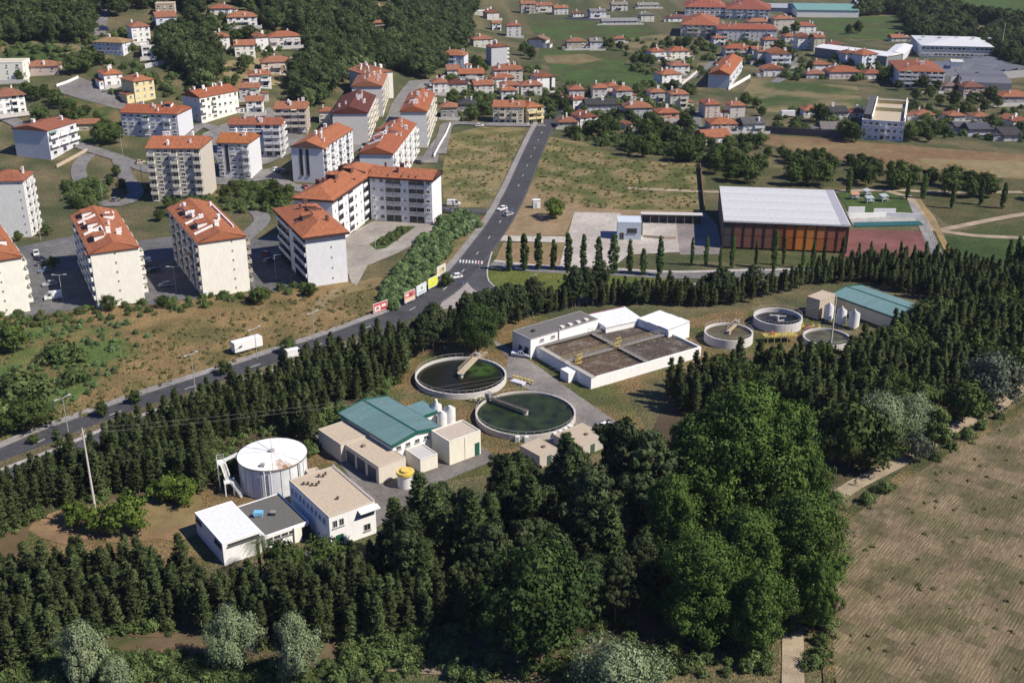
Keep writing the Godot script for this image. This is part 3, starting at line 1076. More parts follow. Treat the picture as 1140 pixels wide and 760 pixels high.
	# the ground of the treatment works and under the plantation
	sheet("works_lawn", [Vector2(-38, -248), Vector2(-23, -269), Vector2(-3, -295), Vector2(51, -295), Vector2(67, -300), Vector2(85, -296), Vector2(82, -269), Vector2(48, -263), Vector2(28, -243), Vector2(30, -225), Vector2(13, -208), Vector2(-6, -204), Vector2(-25, -198), Vector2(-43, -193), Vector2(-57, -168), Vector2(-89, -172), Vector2(-94, -188), Vector2(-64, -196), Vector2(-53, -216), Vector2(-39, -228)], 0.03, "grass", 2.5, Color(0.30, 0.205, 0.095), Color(0.13, 0.145, 0.045), 0.4, -0.08)
	sheet("forest_floor", [Vector2(-109, -180), Vector2(-101, -191), Vector2(-85, -212), Vector2(-65, -234), Vector2(-39, -260), Vector2(-27, -269), Vector2(-36, -240), Vector2(-43, -220), Vector2(-59, -200), Vector2(-76, -196), Vector2(-93, -190), Vector2(-90, -174), Vector2(-57, -168), Vector2(-38, -168), Vector2(-9, -188), Vector2(29, -216), Vector2(32, -180), Vector2(52, -180), Vector2(44, -153), Vector2(10, -145), Vector2(-25, -148), Vector2(-65, -151), Vector2(-72, -142), Vector2(-89, -138)], 0.07, "soil", 3.0, LITTER, Color(0.17, 0.12, 0.065), 0.4, -0.05)
	sheet("forest_floor", [Vector2(37, -242), Vector2(64, -260), Vector2(83, -265), Vector2(124, -303), Vector2(185, -327), Vector2(148, -250), Vector2(122, -247), Vector2(100, -228), Vector2(79, -211), Vector2(66, -200), Vector2(59, -193), Vector2(41, -193), Vector2(29, -216)], 0.07, "soil", 3.0, LITTER, Color(0.12, 0.10, 0.05), 0.4)
	sheet("clearing", [Vector2(-92, -187), Vector2(-88, -191), Vector2(-82, -192), Vector2(-75, -194), Vector2(-68, -196), Vector2(-63, -197), Vector2(-61, -192), Vector2(-61, -187), Vector2(-59, -182), Vector2(-62, -179), Vector2(-67, -180), Vector2(-72, -178), Vector2(-79, -180), Vector2(-83, -178), Vector2(-88, -180), Vector2(-92, -183)], 0.10, "soil", 3.0, Color(0.32, 0.205, 0.11), DRY, 0.5, -0.1)
	sheet("river_bank", [Vector2(-92, -145), Vector2(-64, -150), Vector2(-47, -151), Vector2(-39, -149), Vector2(-22, -150), Vector2(-15, -152), Vector2(-7, -148), Vector2(10, -144), Vector2(42, -148), Vector2(42, -144), Vector2(10, -142), Vector2(-10, -142), Vector2(-38, -143), Vector2(-63, -145), Vector2(-71, -141), Vector2(-89, -137)], 0.10, "soil", 2.0, Color(0.19, 0.135, 0.08), Color(0.10, 0.11, 0.04), 0.25)
	sheet("sand_spit", [Vector2(-20, -142), Vector2(-16, -145), Vector2(-12, -148), Vector2(-10, -152), Vector2(-8, -149), Vector2(-6, -144), Vector2(-3, -142), Vector2(-10, -141)], 0.16, "soil", 2.0, Color(0.34, 0.26, 0.17), SAND, 0.3)
	var wat := Mb.new()
	wat.col = Color(0.035, 0.024, 0.013)
	wat.quad(Vector3(-400, -1.3, 0), Vector3(400, -1.3, 0), Vector3(400, -1.3, -150), Vector3(-400, -1.3, -150))
	struct("river_water", wat.mesh(M.water))
	# asphalt yards
	sheet("works_drive", [Vector2(-6, -278), Vector2(0, -271), Vector2(7, -259), Vector2(15, -244), Vector2(24, -228), Vector2(26, -220), Vector2(18, -216), Vector2(14, -228), Vector2(6, -243), Vector2(-2, -254), Vector2(-1, -265)], 0.11, "paving", 3.0, OLDTAR, Color(0.26, 0.24, 0.22), 0.4)
	sheet("works_drive", [Vector2(-47, -226), Vector2(-43, -229), Vector2(-35, -216), Vector2(-26, -200), Vector2(-19, -208), Vector2(-6, -216), Vector2(-3, -211), Vector2(-18, -198), Vector2(-24, -186), Vector2(-32, -177), Vector2(-36, -171), Vector2(-39, -175), Vector2(-34, -180), Vector2(-31, -198), Vector2(-36, -208)], 0.11, "paving", 3.0, Color(0.16, 0.145, 0.13), OLDTAR, 0.4)
	sheet("car_park", [Vector2(-165, -358), Vector2(-151, -371), Vector2(-119, -303), Vector2(-137, -293)], 0.11, "asphalt", 4.0, Color(0.17, 0.165, 0.165), Color(0.13, 0.13, 0.135), 0.4)
	sheet("car_park", [Vector2(-136, -361), Vector2(-115, -371), Vector2(-88, -311), Vector2(-106, -303)], 0.11, "asphalt", 4.0, Color(0.16, 0.155, 0.155), Color(0.12, 0.12, 0.125), 0.4)
	sheet("car_park", [Vector2(-91, -367), Vector2(-81, -371), Vector2(-61, -320), Vector2(-77, -312)], 0.11, "asphalt", 4.0, Color(0.16, 0.155, 0.155), Color(0.12, 0.12, 0.125), 0.4)
	sheet("paved_court", [Vector2(-60, -365), Vector2(-50, -388), Vector2(-28, -388), Vector2(-25, -382), Vector2(-31, -365), Vector2(-38, -351), Vector2(-46, -339), Vector2(-47, -320), Vector2(-49, -323)], 0.11, "paving", 3.0, Color(0.36, 0.33, 0.29), Color(0.30, 0.27, 0.24), 0.4)
	sheet("estate_yard", [Vector2(-122, -436), Vector2(-121, -447), Vector2(-101, -458), Vector2(-86, -437), Vector2(-73, -437), Vector2(-67, -477), Vector2(-62, -533), Vector2(-57, -577), Vector2(-50, -633), Vector2(-43, -635), Vector2(-54, -556), Vector2(-56, -535), Vector2(-67, -477), Vector2(-62, -459), Vector2(-39, -484), Vector2(-33, -539), Vector2(-32, -473), Vector2(-42, -472), Vector2(-69, -422), Vector2(-84, -427), Vector2(-98, -444), Vector2(-110, -436)], 0.10, "asphalt", 4.0, Color(0.20, 0.195, 0.19), Color(0.26, 0.245, 0.23), 0.4)
	sheet("estate_yard", [Vector2(-139, -500), Vector2(-129, -523), Vector2(-117, -543), Vector2(-98, -508), Vector2(-89, -504), Vector2(-94, -484), Vector2(-102, -466), Vector2(-117, -448)], 0.10, "asphalt", 4.0, Color(0.19, 0.185, 0.18), Color(0.25, 0.235, 0.22), 0.4)
	sheet("court_planting", [Vector2(-48, -361), Vector2(-39, -382), Vector2(-34, -382), Vector2(-42, -357), Vector2(-45, -355)], 0.16, "grass", 2.0, GREEN, OLIVE, 0.4)
	sheet("car_park", [Vector2(-222, -553), Vector2(-214, -562), Vector2(-194, -548), Vector2(-178, -537), Vector2(-170, -527), Vector2(-175, -521), Vector2(-190, -528), Vector2(-206, -536), Vector2(-216, -542)], 0.09, "asphalt", 5.0, Color(0.24, 0.23, 0.225), OLDTAR, 0.6)
	sheet("town_court", [Vector2(-57, -631), Vector2(-41, -652), Vector2(-41, -595), Vector2(-49, -563), Vector2(-55, -571)], 0.09, "asphalt", 5.0, OLDTAR, Color(0.3, 0.28, 0.26), 0.6)

func roads() -> void:
	# main street and the upper carriageway are one road
	var main := smooth_line([Vector2(30, -621), Vector2(24, -600), Vector2(16, -549), Vector2(9, -492), Vector2(2, -431), Vector2(-4, -389), Vector2(-10, -358), Vector2(-15, -335), Vector2(-21, -315), Vector2(-30, -298), Vector2(-39, -287), Vector2(-47, -278), Vector2(-54, -271), Vector2(-64, -261), Vector2(-71, -254), Vector2(-80, -245), Vector2(-88, -237), Vector2(-96, -228), Vector2(-103, -220), Vector2(-109, -211), Vector2(-116, -202)])
	var road := struct("main_road", strip(main, -4.4, 4.4, 0.13, 0.0, TARMAC, 0.25).mesh(M.asphalt))
	var mk := obj("lane_marking", dashes(main, 0.0, 0.17, 4).mesh(M.plain), road)
	mk.set_meta("kind", "stuff")
	for s in [-4.1, 4.1]:
		var e := Mb.new()
		e = strip(main, s - 0.06, s + 0.06, 0.17, 0.0, Color(0.16, 0.16, 0.165))
		obj("edge_line", e.mesh(M.plain), road)
	struct("pavement", strip(main, 4.4, 6.7, 0.14, 0.14, Color(0.29, 0.27, 0.255), 0.25).mesh(M.paving))
	var low := smooth_line([Vector2(-6, -295), Vector2(-18, -292), Vector2(-32, -281), Vector2(-40, -273), Vector2(-53, -261), Vector2(-62, -253), Vector2(-69, -246), Vector2(-78, -237), Vector2(-86, -229), Vector2(-93, -221), Vector2(-100, -213), Vector2(-106, -204), Vector2(-113, -194)])
	var median := smooth_line([Vector2(-37, -283), Vector2(-46, -273), Vector2(-53, -266), Vector2(-63, -257), Vector2(-70, -250), Vector2(-79, -241), Vector2(-87, -233), Vector2(-95, -224), Vector2(-101, -216), Vector2(-108, -208), Vector2(-114, -198)])
	struct("median_strip", strip(median, -1.6, 1.3, 0.13, 0.12, Color(0.20, 0.17, 0.09), 0.5).mesh(M.grass))
	struct("median_kerb", strip(median, -2.7, -1.6, 0.13, 0.14, Color(0.42, 0.39, 0.36), 0.2).mesh(M.paving))
	var r2 := struct("lower_road", strip(low, -4.0, 4.0, 0.12, 0.0, TARMAC * 1.25, 0.25).mesh(M.asphalt))
	obj("edge_line", strip(low, -3.7, -3.55, 0.16, 0.0, Color(0.2, 0.2, 0.2)).mesh(M.plain), r2)
	# roundabout roads and the service road in front of the poplars
	var loop := smooth_line([Vector2(-10, -353), Vector2(-11, -339), Vector2(-11, -328), Vector2(-9, -319), Vector2(-3, -312), Vector2(13, -310), Vector2(32, -311), Vector2(51, -317), Vector2(79, -322)])
	struct("link_road", strip(loop, -3.2, 3.2, 0.12, 0.0, TARMAC * 1.2, 0.2).mesh(M.asphalt))
	struct("kerb", strip(loop, -3.6, -3.2, 0.12, 0.13, Color(0.48, 0.45, 0.42)).mesh(M.paving))
	struct("roundabout_apron", sheet_mesh([Vector2(-18, -330), Vector2(-12, -335), Vector2(-10, -320), Vector2(-6, -314), Vector2(-3, -308), Vector2(-13, -302), Vector2(-21, -300)]))
	var service := smooth_line([Vector2(-7, -340), Vector2(8, -335), Vector2(25, -333), Vector2(42, -330), Vector2(53, -329), Vector2(78, -331), Vector2(104, -332), Vector2(131, -331), Vector2(148, -327), Vector2(157, -325), Vector2(183, -322)])
	struct("service_road", strip(service, -2.6, 2.6, 0.12, 0.0, Color(0.20, 0.19, 0.19), 0.2).mesh(M.asphalt))
	struct("pavement", strip(service, -4.4, -2.6, 0.12, 0.13, Color(0.46, 0.43, 0.40), 0.15).mesh(M.paving))
	var side := smooth_line([Vector2(-5, -400), Vector2(-13, -401), Vector2(-22, -403), Vector2(-31, -406), Vector2(-35, -396)])
	struct("side_street", strip(side, -3.0, 3.0, 0.15, 0.0, TARMAC * 1.3, 0.2).mesh(M.asphalt))
	# streets of the town
	var k := 0
	for line: Array in [
		[Vector2(-218, -493), Vector2(-204, -485), Vector2(-191, -483), Vector2(-181, -477), Vector2(-166, -467), Vector2(-149, -453), Vector2(-136, -447)],
		[Vector2(-166, -467), Vector2(-157, -446), Vector2(-146, -424), Vector2(-148, -410), Vector2(-161, -417), Vector2(-178, -452), Vector2(-180, -471)],
		[Vector2(-239, -691), Vector2(-232, -662), Vector2(-227, -639), Vector2(-222, -621)],
		[Vector2(-234, -514), Vector2(-223, -505), Vector2(-214, -493), Vector2(-212, -477)],
		[Vector2(-112, -517), Vector2(-117, -504), Vector2(-123, -496), Vector2(-141, -511), Vector2(-146, -489)],
		[Vector2(-74, -478), Vector2(-67, -503), Vector2(-59, -526), Vector2(-58, -579), Vector2(-54, -630)],
		[Vector2(-32, -488), Vector2(-32, -525), Vector2(-29, -548), Vector2(-4, -551), Vector2(16, -554)],
		[Vector2(95, -600), Vector2(98, -666), Vector2(115, -711), Vector2(143, -778), Vector2(166, -803)],
		[Vector2(104, -517), Vector2(93, -533), Vector2(92, -558), Vector2(97, -600)],
		[Vector2(157, -678), Vector2(175, -718), Vector2(188, -762), Vector2(195, -803)],
		[Vector2(-98, -407), Vector2(-90, -390), Vector2(-92, -365)],
	]:
		struct("town_street", strip(smooth_line(line), -3.0, 3.0, 0.10 + 0.012 * k, 0.0, Color(0.21, 0.20, 0.195), 0.2).mesh(M.asphalt))
		k += 1
	# gravel walks
	for line: Array in [
		[Vector2(127, -248), Vector2(120, -243), Vector2(111, -234), Vector2(99, -225), Vector2(85, -212), Vector2(75, -204), Vector2(70, -200), Vector2(64, -194), Vector2(57, -185), Vector2(51, -168), Vector2(47, -155), Vector2(43, -138)],
		[Vector2(229, -415), Vector2(187, -397), Vector2(171, -389), Vector2(155, -380), Vector2(148, -376)],
		[Vector2(150, -376), Vector2(159, -371), Vector2(175, -368), Vector2(203, -363)],
		[Vector2(148, -376), Vector2(152, -396), Vector2(153, -418), Vector2(147, -431)],
		[Vector2(46, -434), Vector2(81, -428), Vector2(116, -428), Vector2(147, -431), Vector2(169, -428), Vector2(200, -428)],
	]:
		struct("gravel_path", strip(smooth_line(line), -1.7, 1.7, 0.14 + 0.012 * (k - 10), 0.0, SAND * 1.1, 0.25).mesh(M.soil))
		k += 1
	# the fallow field: furrows as relief
	furrows()

func sheet_mesh(poly: Array) -> ArrayMesh:
	var mb := Mb.new()
	mb.col = Color(0.34, 0.31, 0.29)
	mb.prism(PackedVector2Array(poly), -0.1, 0.10)
	return mb.mesh(M.paving)

func furrows() -> void:
	var poly := PackedVector2Array([Vector2(131, -248), Vector2(115, -232), Vector2(96, -216), Vector2(81, -204), Vector2(69, -193), Vector2(61, -183), Vector2(55, -168), Vector2(52, -153), Vector2(48, -135), Vector2(112, -135), Vector2(181, -248)])
	var mb := Mb.new()
	var dir := Vector2(0.62, -0.785).normalized()
	var nrm := Vector2(-dir.y, dir.x)
	var o := poly[5]
	var rows := []
	for i in range(-420, 900):
		var row := []
		for j in range(-50, 70):
			var q := o + dir * (j * 1.7) + nrm * (i * 0.145)
			var ridge := (0.018 + 0.05 * rough_noise.get_noise_2d(q.x * 1.5, q.y * 1.5)) * cos(TAU * i / 4.0)
			var k := rough_noise.get_noise_2d(q.x * 5, q.y * 5)
			row.append(Vector3(q.x, 0.16 + ridge + 0.05 * k, q.y))
		rows.append(row)
	for i in rows.size() - 1:
		for j in rows[0].size() - 1:
			var a: Vector3 = rows[i][j]
			if not Geometry2D.is_point_in_polygon(Vector2(a.x, a.z), poly): continue
			var b: Vector3 = rows[i][j + 1]
			var c: Vector3 = rows[i + 1][j + 1]
			var d: Vector3 = rows[i + 1][j]
			mb.col = blend(a.x, a.z, Color(0.235, 0.18, 0.11), Color(0.145, 0.13, 0.065), 0.22, -0.10) * rng.randf_range(0.72, 1.28)
			if i % 4 == 0: mb.col = mb.col * (1.06 + 0.3 * rough_noise.get_noise_2d(a.x * 2, a.z * 2))
			mb.quad(a, d, c, b) if (d - a).cross(c - a).y > 0 else mb.quad(a, b, c, d)
	struct("fallow_field", mb.mesh(M.soil))
	sheet("field_margin", [Vector2(132, -251), Vector2(116, -234), Vector2(97, -219), Vector2(82, -206), Vector2(69, -194), Vector2(59, -183), Vector2(54, -168), Vector2(51, -153), Vector2(47, -135), Vector2(49, -135), Vector2(53, -153), Vector2(56, -168), Vector2(61, -181), Vector2(70, -192), Vector2(81, -202), Vector2(96, -215), Vector2(115, -230), Vector2(131, -246)], 0.22, "grass", 2.5, OLIVE, DRY, 0.4)

# ---------------------------------------------------------------- tree stock
func make_breeds() -> void:
	breed("pine", "pine", 10, 9.0, 1.35, 130, 20, 0.34, Color(0.046, 0.066, 0.026), Color(0.082, 0.106, 0.040), Color(0.20, 0.15, 0.11))
	breed("shaggy", "shaggy", 6, 14.0, 3.3, 190, 40, 0.42, Color(0.032, 0.050, 0.022), Color(0.072, 0.092, 0.038), Color(0.24, 0.18, 0.13))
	breed("tall_pine", "pine", 5, 15.5, 2.8, 220, 30, 0.48, Color(0.036, 0.060, 0.022), Color(0.082, 0.110, 0.040), Color(0.22, 0.16, 0.12))
	breed("giant", "tall", 3, 28.0, 8.2, 900, 44, 0.52, Color(0.060, 0.115, 0.024), Color(0.130, 0.205, 0.045))
	breed("broadleaf", "round", 6, 8.0, 3.6, 80, 34, 0.55, Color(0.048, 0.078, 0.020), Color(0.085, 0.115, 0.032))
	breed("lime", "round", 3, 6.0, 2.8, 70, 34, 0.5, Color(0.10, 0.16, 0.025), Color(0.15, 0.21, 0.04))
	breed("big_round", "round", 3, 18.0, 6.0, 260, 60, 0.5, Color(0.040, 0.080, 0.022), Color(0.078, 0.12, 0.034))
	breed("willow", "round", 3, 12.0, 4.6, 200, 80, 0.34, Color(0.20, 0.27, 0.13), Color(0.33, 0.39, 0.23), Color(0.2, 0.17, 0.13))
	breed("olive", "round", 3, 5.0, 2.6, 90, 50, 0.30, Color(0.12, 0.15, 0.10), Color(0.165, 0.19, 0.135))
	breed("poplar", "poplar", 4, 11.0, 1.35, 130, 30, 0.34, Color(0.042, 0.078, 0.022), Color(0.072, 0.115, 0.032))
	breed("hill_tree", "round", 9, 10.5, 4.8, 90, 40, 0.75, Color(0.034, 0.054, 0.020), Color(0.078, 0.100, 0.036))
	breed("pale_tree", "round", 4, 9.0, 4.0, 80, 36, 0.7, Color(0.065, 0.095, 0.035), Color(0.115, 0.145, 0.06))
	breed("shrub", "bush", 6, 2.0, 1.6, 40, 36, 0.30, Color(0.07, 0.115, 0.035), Color(0.135, 0.17, 0.06))
	breed("cane", "bush", 4, 3.2, 1.9, 60, 40, 0.36, Color(0.10, 0.165, 0.065), Color(0.155, 0.215, 0.09))
	breed("tuft", "bush", 5, 0.7, 0.9, 16, 14, 0.26, Color(0.13, 0.14, 0.05), Color(0.22, 0.20, 0.085))

const TRIMW := Color(0.68, 0.68, 0.66)
func apartments() -> void:
	var G := "apartment blocks of the hillside estate"
	# the row of three cream slabs and the white one
	building("apartment_block", "cream gabled apartment block cut by the left edge of the picture", -154.2, -314.1, 12.3, 44, 31.9, 6, 16.6, CREAM, ORANGE, "gable_z", {"group": G, "f": "..s..", "l": "wBwBwBwB", "r": "BwBwBwBw", "chimneys": 6, "rise": 2.6, "split": true, "dormers": [[0.28, 0.25, 90, 3.0], [0.28, -0.1, 90, 3.0]]})
	building("apartment_block", "cream apartment block with blank gable between two car parks, second slab from the left", -122.3, -322.6, 13.1, 42, 26.6, 6, 16.8, CREAM, ORANGE, "gable_z", {"group": G, "f": "..s..", "l": "wBwBwBwBwB", "r": "BwBwBwBwBw", "chimneys": 9, "rise": 2.4, "split": true, "dormers": [[-0.26, 0.28, -90, 4.0], [-0.26, -0.05, -90, 4.0], [-0.26, -0.36, -90, 4.0], [0.25, -0.2, 90, 3.0]], "rails": [[-0.45, 0.1, -0.05, 0.1], [-0.45, -0.22, -0.05, -0.22], [-0.08, 0.1, -0.08, 0.3]]})
	building("apartment_block", "cream apartment block with brownish balcony side, third slab left of the white one", -93.8, -330.6, 13.9, 40.6, 27.4, 6, 17.2, CREAM, ORANGE, "gable_z", {"group": G, "f": "...s.", "l": "wBwBwBwBwB", "r": "BwBwBwBwBw", "chimneys": 8, "rise": 2.4, "split": true, "balcony": Color(0.42, 0.37, 0.31), "dormers": [[-0.26, 0.2, -90, 4.0], [-0.26, -0.2, -90, 4.0]], "rails": [[-0.45, 0.05, -0.05, 0.05], [-0.45, 0.34, -0.05, 0.34], [0.4, 0.3, 0.4, -0.4]]})
	building("apartment_block", "white apartment block with dark eaves and long white balconies by the meadow", -62.8, -336.1, 12.4, 33, 25.3, 5, 16.4, Color(0.70, 0.71, 0.74), ORANGE, "hip", {"group": G, "f": "..s.", "l": "LLL.LLL", "r": "wBwBwB", "chimneys": 3, "rise": 2.2, "over": 1.1, "edge": Color(0.055, 0.03, 0.028), "stack": Color(0.12, 0.07, 0.06), "split": true, "dormers": [[-0.22, 0.1, -90, 3.0], [0.2, -0.15, 90, 2.4]], "rails": [[-0.45, 0.12, 0.0, 0.12], [0.0, 0.12, 0.0, -0.1], [0.1, -0.2, 0.45, -0.2]]})
	# the angled block
	building("apartment_block", "white wing with stepped balconies running towards the viewer of the angled block", -60.1, -383.2, 13, 47.1, -13.7, 5, 16.5, Color(0.72, 0.72, 0.73), ORANGE, "hip", {"group": G, "f": ".s..", "r": "nLnLwnLnLw", "l": "wBwBwB", "chimneys": 5, "rise": 2.6, "over": 0.9, "edge": Color(0.09, 0.04, 0.035), "stack": Color(0.14, 0.08, 0.07), "split": true, "base": Color(0.70, 0.70, 0.68), "dormers": [[0.0, 0.15, 0, 3.4], [0.1, -0.1, 0, 3.0]], "rails": [[-0.4, 0.2, 0.2, 0.2], [-0.4, 0.0, 0.45, 0.0], [-0.1, -0.2, 0.45, -0.2]]})
	building("apartment_block", "white wing with dark loggias facing the paved court of the angled block", -38.1, -393.1, 22.9, 11.9, -12.8, 5, 16.5, Color(0.72, 0.72, 0.74), ORANGE, "gable_x", {"group": G, "f": "nwLLnLLw", "r": "....", "chimneys": 4, "rise": 2.0, "over": 0.7, "edge": Color(0.09, 0.04, 0.035), "stack": Color(0.16, 0.08, 0.07), "split": true, "balcony": Color(0.30, 0.31, 0.33), "rails": [[-0.2, 0.5, -0.2, -0.3], [0.02, 0.5, 0.02, -0.2], [0.14, 0.5, 0.14, -0.3], [0.25, 0.5, 0.25, -0.3]]})
	# upper left: tower, small block, yellow house row
	building("apartment_tower", "tall white tower with two columns of balconies and small windows", -171.7, -375, 12.2, 11.5, 5.6, 7, 20.0, Color(0.72, 0.72, 0.70), RED, "hip", {"group": G, "category": "apartment block", "f": "...s", "r": "nBnBn", "chimneys": 6, "rise": 2.4, "split": true})
	building("apartment_block", "small white apartment block with grey end wall and rounded balconies above the tower", -198.9, -475.7, 16.8, 19.6, -15.5, 3, 11.0, Color(0.60, 0.61, 0.66), RED, "gable_z", {"group": G, "f": "....", "r": "BBB", "balcony": WHITE, "chimneys": 3, "rise": 1.6})
	building("apartment_block", "stone grey apartment block with cream end wall and tiled hip roof", -126.5, -422.9, 20, 17.6, -0.4, 7, 20.5, Color(0.50, 0.46, 0.40), ORANGE, "gable_x", {"group": G, "f": "BwwBwwB", "r": "....", "balcony": Color(0.58, 0.55, 0.48), "chimneys": 5, "rise": 2.6})
	building("apartment_block", "white apartment block with stair strip, right beside the stone grey one", -111.1, -451.8, 13, 14.9, -5.6, 5, 14.5, Color(0.64, 0.65, 0.67), Color(0.58, 0.20, 0.05), "gable_x", {"group": G, "f": "wvwwB", "r": "...", "chimneys": 3, "rise": 2.4})
	building("apartment_block", "long white apartment block with narrow dark stair windows in its front end", -77.9, -457.9, 13.3, 36.1, -11.3, 5, 14.0, Color(0.68, 0.69, 0.71), ORANGE, "gable_z", {"group": G, "f": ".vv..", "r": "BwBwBwBw", "chimneys": 6, "rise": 2.4, "edge": Color(0.2, 0.12, 0.09)})
	building("apartment_block", "white apartment block with banded balconies, behind the long white one", -109.2, -478, 21.7, 8.8, 0, 5, 14.0, Color(0.66, 0.66, 0.67), RED, "gable_x", {"group": G, "f": "WwWWBB", "r": "BB", "chimneys": 4, "rise": 2.0})
	building("apartment_block", "brown fronted narrow apartment block against the dark trees", -100.8, -515.3, 14.1, 13.8, 3.1, 4, 11.0, Color(0.40, 0.33, 0.27), OLD, "gable_x", {"group": G, "f": "BBBB", "r": "nn", "balcony": Color(0.55, 0.5, 0.44), "chimneys": 4, "rise": 2.0})
	building("apartment_block", "two-part apartment block with cream balconies facing right, high on the slope", -140.6, -526.4, 22.9, 12, 55.1, 3, 10.5, CREAM, Color(0.45, 0.13, 0.055), "gable_x", {"group": G, "f": "BwBwwww", "l": "nn", "chimneys": 8, "rise": 2.4})
	building("apartment_block", "bluish grey apartment block with white end wall below the yellow house", -158.5, -500.9, 26.2, 15.7, -8.3, 3, 10.0, Color(0.60, 0.61, 0.66), Color(0.50, 0.13, 0.05), "gable_x", {"group": G, "f": "wwwBwwBw", "r": "...", "chimneys": 5, "rise": 2.2, "dormers": [[0.25, 0.1, 0, 3.4]]})
	# the two terraces that run uphill
	building("apartment_block", "front block of the left uphill terrace with dark red roof", -72.5, -518.7, 15.5, 42.8, 1.8, 5, 13.2, Color(0.62, 0.60, 0.57), DARKRED, "gable_z", {"group": G, "f": ".....", "r": "BwBwB", "balcony": Color(0.70, 0.66, 0.57), "chimneys": 9, "rise": 2.8})
	building("apartment_block", "second block of the left uphill terrace with weathered orange roof", -70.9, -566.1, 14.5, 34.2, 1.8, 5, 13.0, Color(0.66, 0.64, 0.60), OLD, "gable_z", {"group": G, "f": "..", "r": "BwBwB", "balcony": Color(0.70, 0.66, 0.57), "chimneys": 9, "rise": 2.8})
	building("apartment_block", "hindmost block of the left uphill terrace below the wooded hill", -73.2, -590.1, 16.5, 16.9, 34.2, 4, 12.0, Color(0.66, 0.64, 0.60), OLD, "gable_z", {"group": G, "f": "..", "r": "wBw", "balcony": Color(0.70, 0.66, 0.57), "chimneys": 9, "rise": 2.6})
	building("apartment_block", "front block of the right uphill terrace, long with roof terraces", -50.3, -456, 13.1, 56.6, -4.5, 5, 15.0, Color(0.72, 0.72, 0.71), Color(0.5, 0.14, 0.06), "gable_z", {"group": G, "f": "....", "r": "BwBwBwBwB", "chimneys": 10, "rise": 2.4, "dormers": [[-0.2, 0.2, -90, 3.0], [-0.2, -0.2, -90, 3.0], [0.2, 0.0, 90, 3.0]], "rails": [[-0.4, 0.3, 0.0, 0.3], [-0.4, 0.0, 0.0, 0.0]]})
	building("apartment_block", "rear block of the right uphill terrace with cream balconies by the meadow wall", -43.6, -521.9, 11.7, 45.2, -0.5, 5, 15.5, Color(0.70, 0.70, 0.69), Color(0.52, 0.15, 0.06), "gable_z", {"group": G, "f": "...", "r": "BwBwBwB", "balcony": Color(0.70, 0.66, 0.57), "chimneys": 8, "rise": 2.4, "dormers": [[-0.2, 0.1, -90, 3.0]]})
	building("apartment_block", "pale five storey block with a blank grey end and a balcony grid, far town", -9.7, -730.3, 11.4, 7.8, 27.1, 5, 12.6, Color(0.50, 0.50, 0.53), RED, "gable_z", {"group": G, "f": "...", "r": "BBBBB", "balcony": WHITE, "chimneys": 4, "rise": 1.8})
	building("apartment_block", "white apartment block with yellow attic terraces beside the ploughed field", 182.6, -548.6, 19.1, 57.4, -19.4, 3, 8.8, Color(0.78, 0.79, 0.82), Color(0.40, 0.34, 0.25), "flat", {"group": "apartment blocks across the fields", "f": "nwwBwwn", "r": "....", "split": true})
	building("apartment_block", "long white apartment block with red-brown roof and balcony bands near the grey factory", 241.1, -680.9, 25.6, 41.6, -9.1, 4, 9.6, Color(0.66, 0.66, 0.68), RED, "hip", {"group": "apartment blocks across the fields", "f": "BBBwBBB", "l": "nn", "r": "nn", "balcony": WHITE, "chimneys": 6, "rise": 2.4})
	attic()

# attic storey on the white block beside the ploughed field
func attic() -> void:
	var t := thing("roof_terrace", "yellow walled roof terraces on the white block beside the ploughed field", "terrace", Vector3.ZERO)
	var spot := [182.6, -548.6, 19.1, 57.4, -19.4]
	t.position = on(spot[0], spot[1], 8.95)
	t.rotation.y = deg_to_rad(spot[4])
	var w: float = spot[2]
	var d: float = spot[3]
	for k in 2:
		var mb := Mb.new()
		mb.col = Color(0.50, 0.41, 0.20) if k == 0 else Color(0.52, 0.49, 0.26)
		mb.box(Vector3(w * 0.1, 0.9, -d * (0.30 - 0.36 * k)), Vector3(w * 0.72, 1.8, 0.4))
		obj("parapet", mb.mesh(M.wall), t)
	var slate := Mb.new()
	slate.col = SLATE
	slate.box(Vector3(-w * 0.40, 1.1, 0), Vector3(w * 0.16, 2.2, d * 0.9))
	obj("slate_attic", slate.mesh(M.wall), t)
	for s in [-1, 1]:
		var mb := Mb.new()
		mb.col = WHITE
		mb.box(Vector3(w * 0.47 * s if s > 0 else -w * 0.28, 0.8, 0), Vector3(0.4, 1.6, d * 0.95))
		obj("side_wall", mb.mesh(M.wall), t)

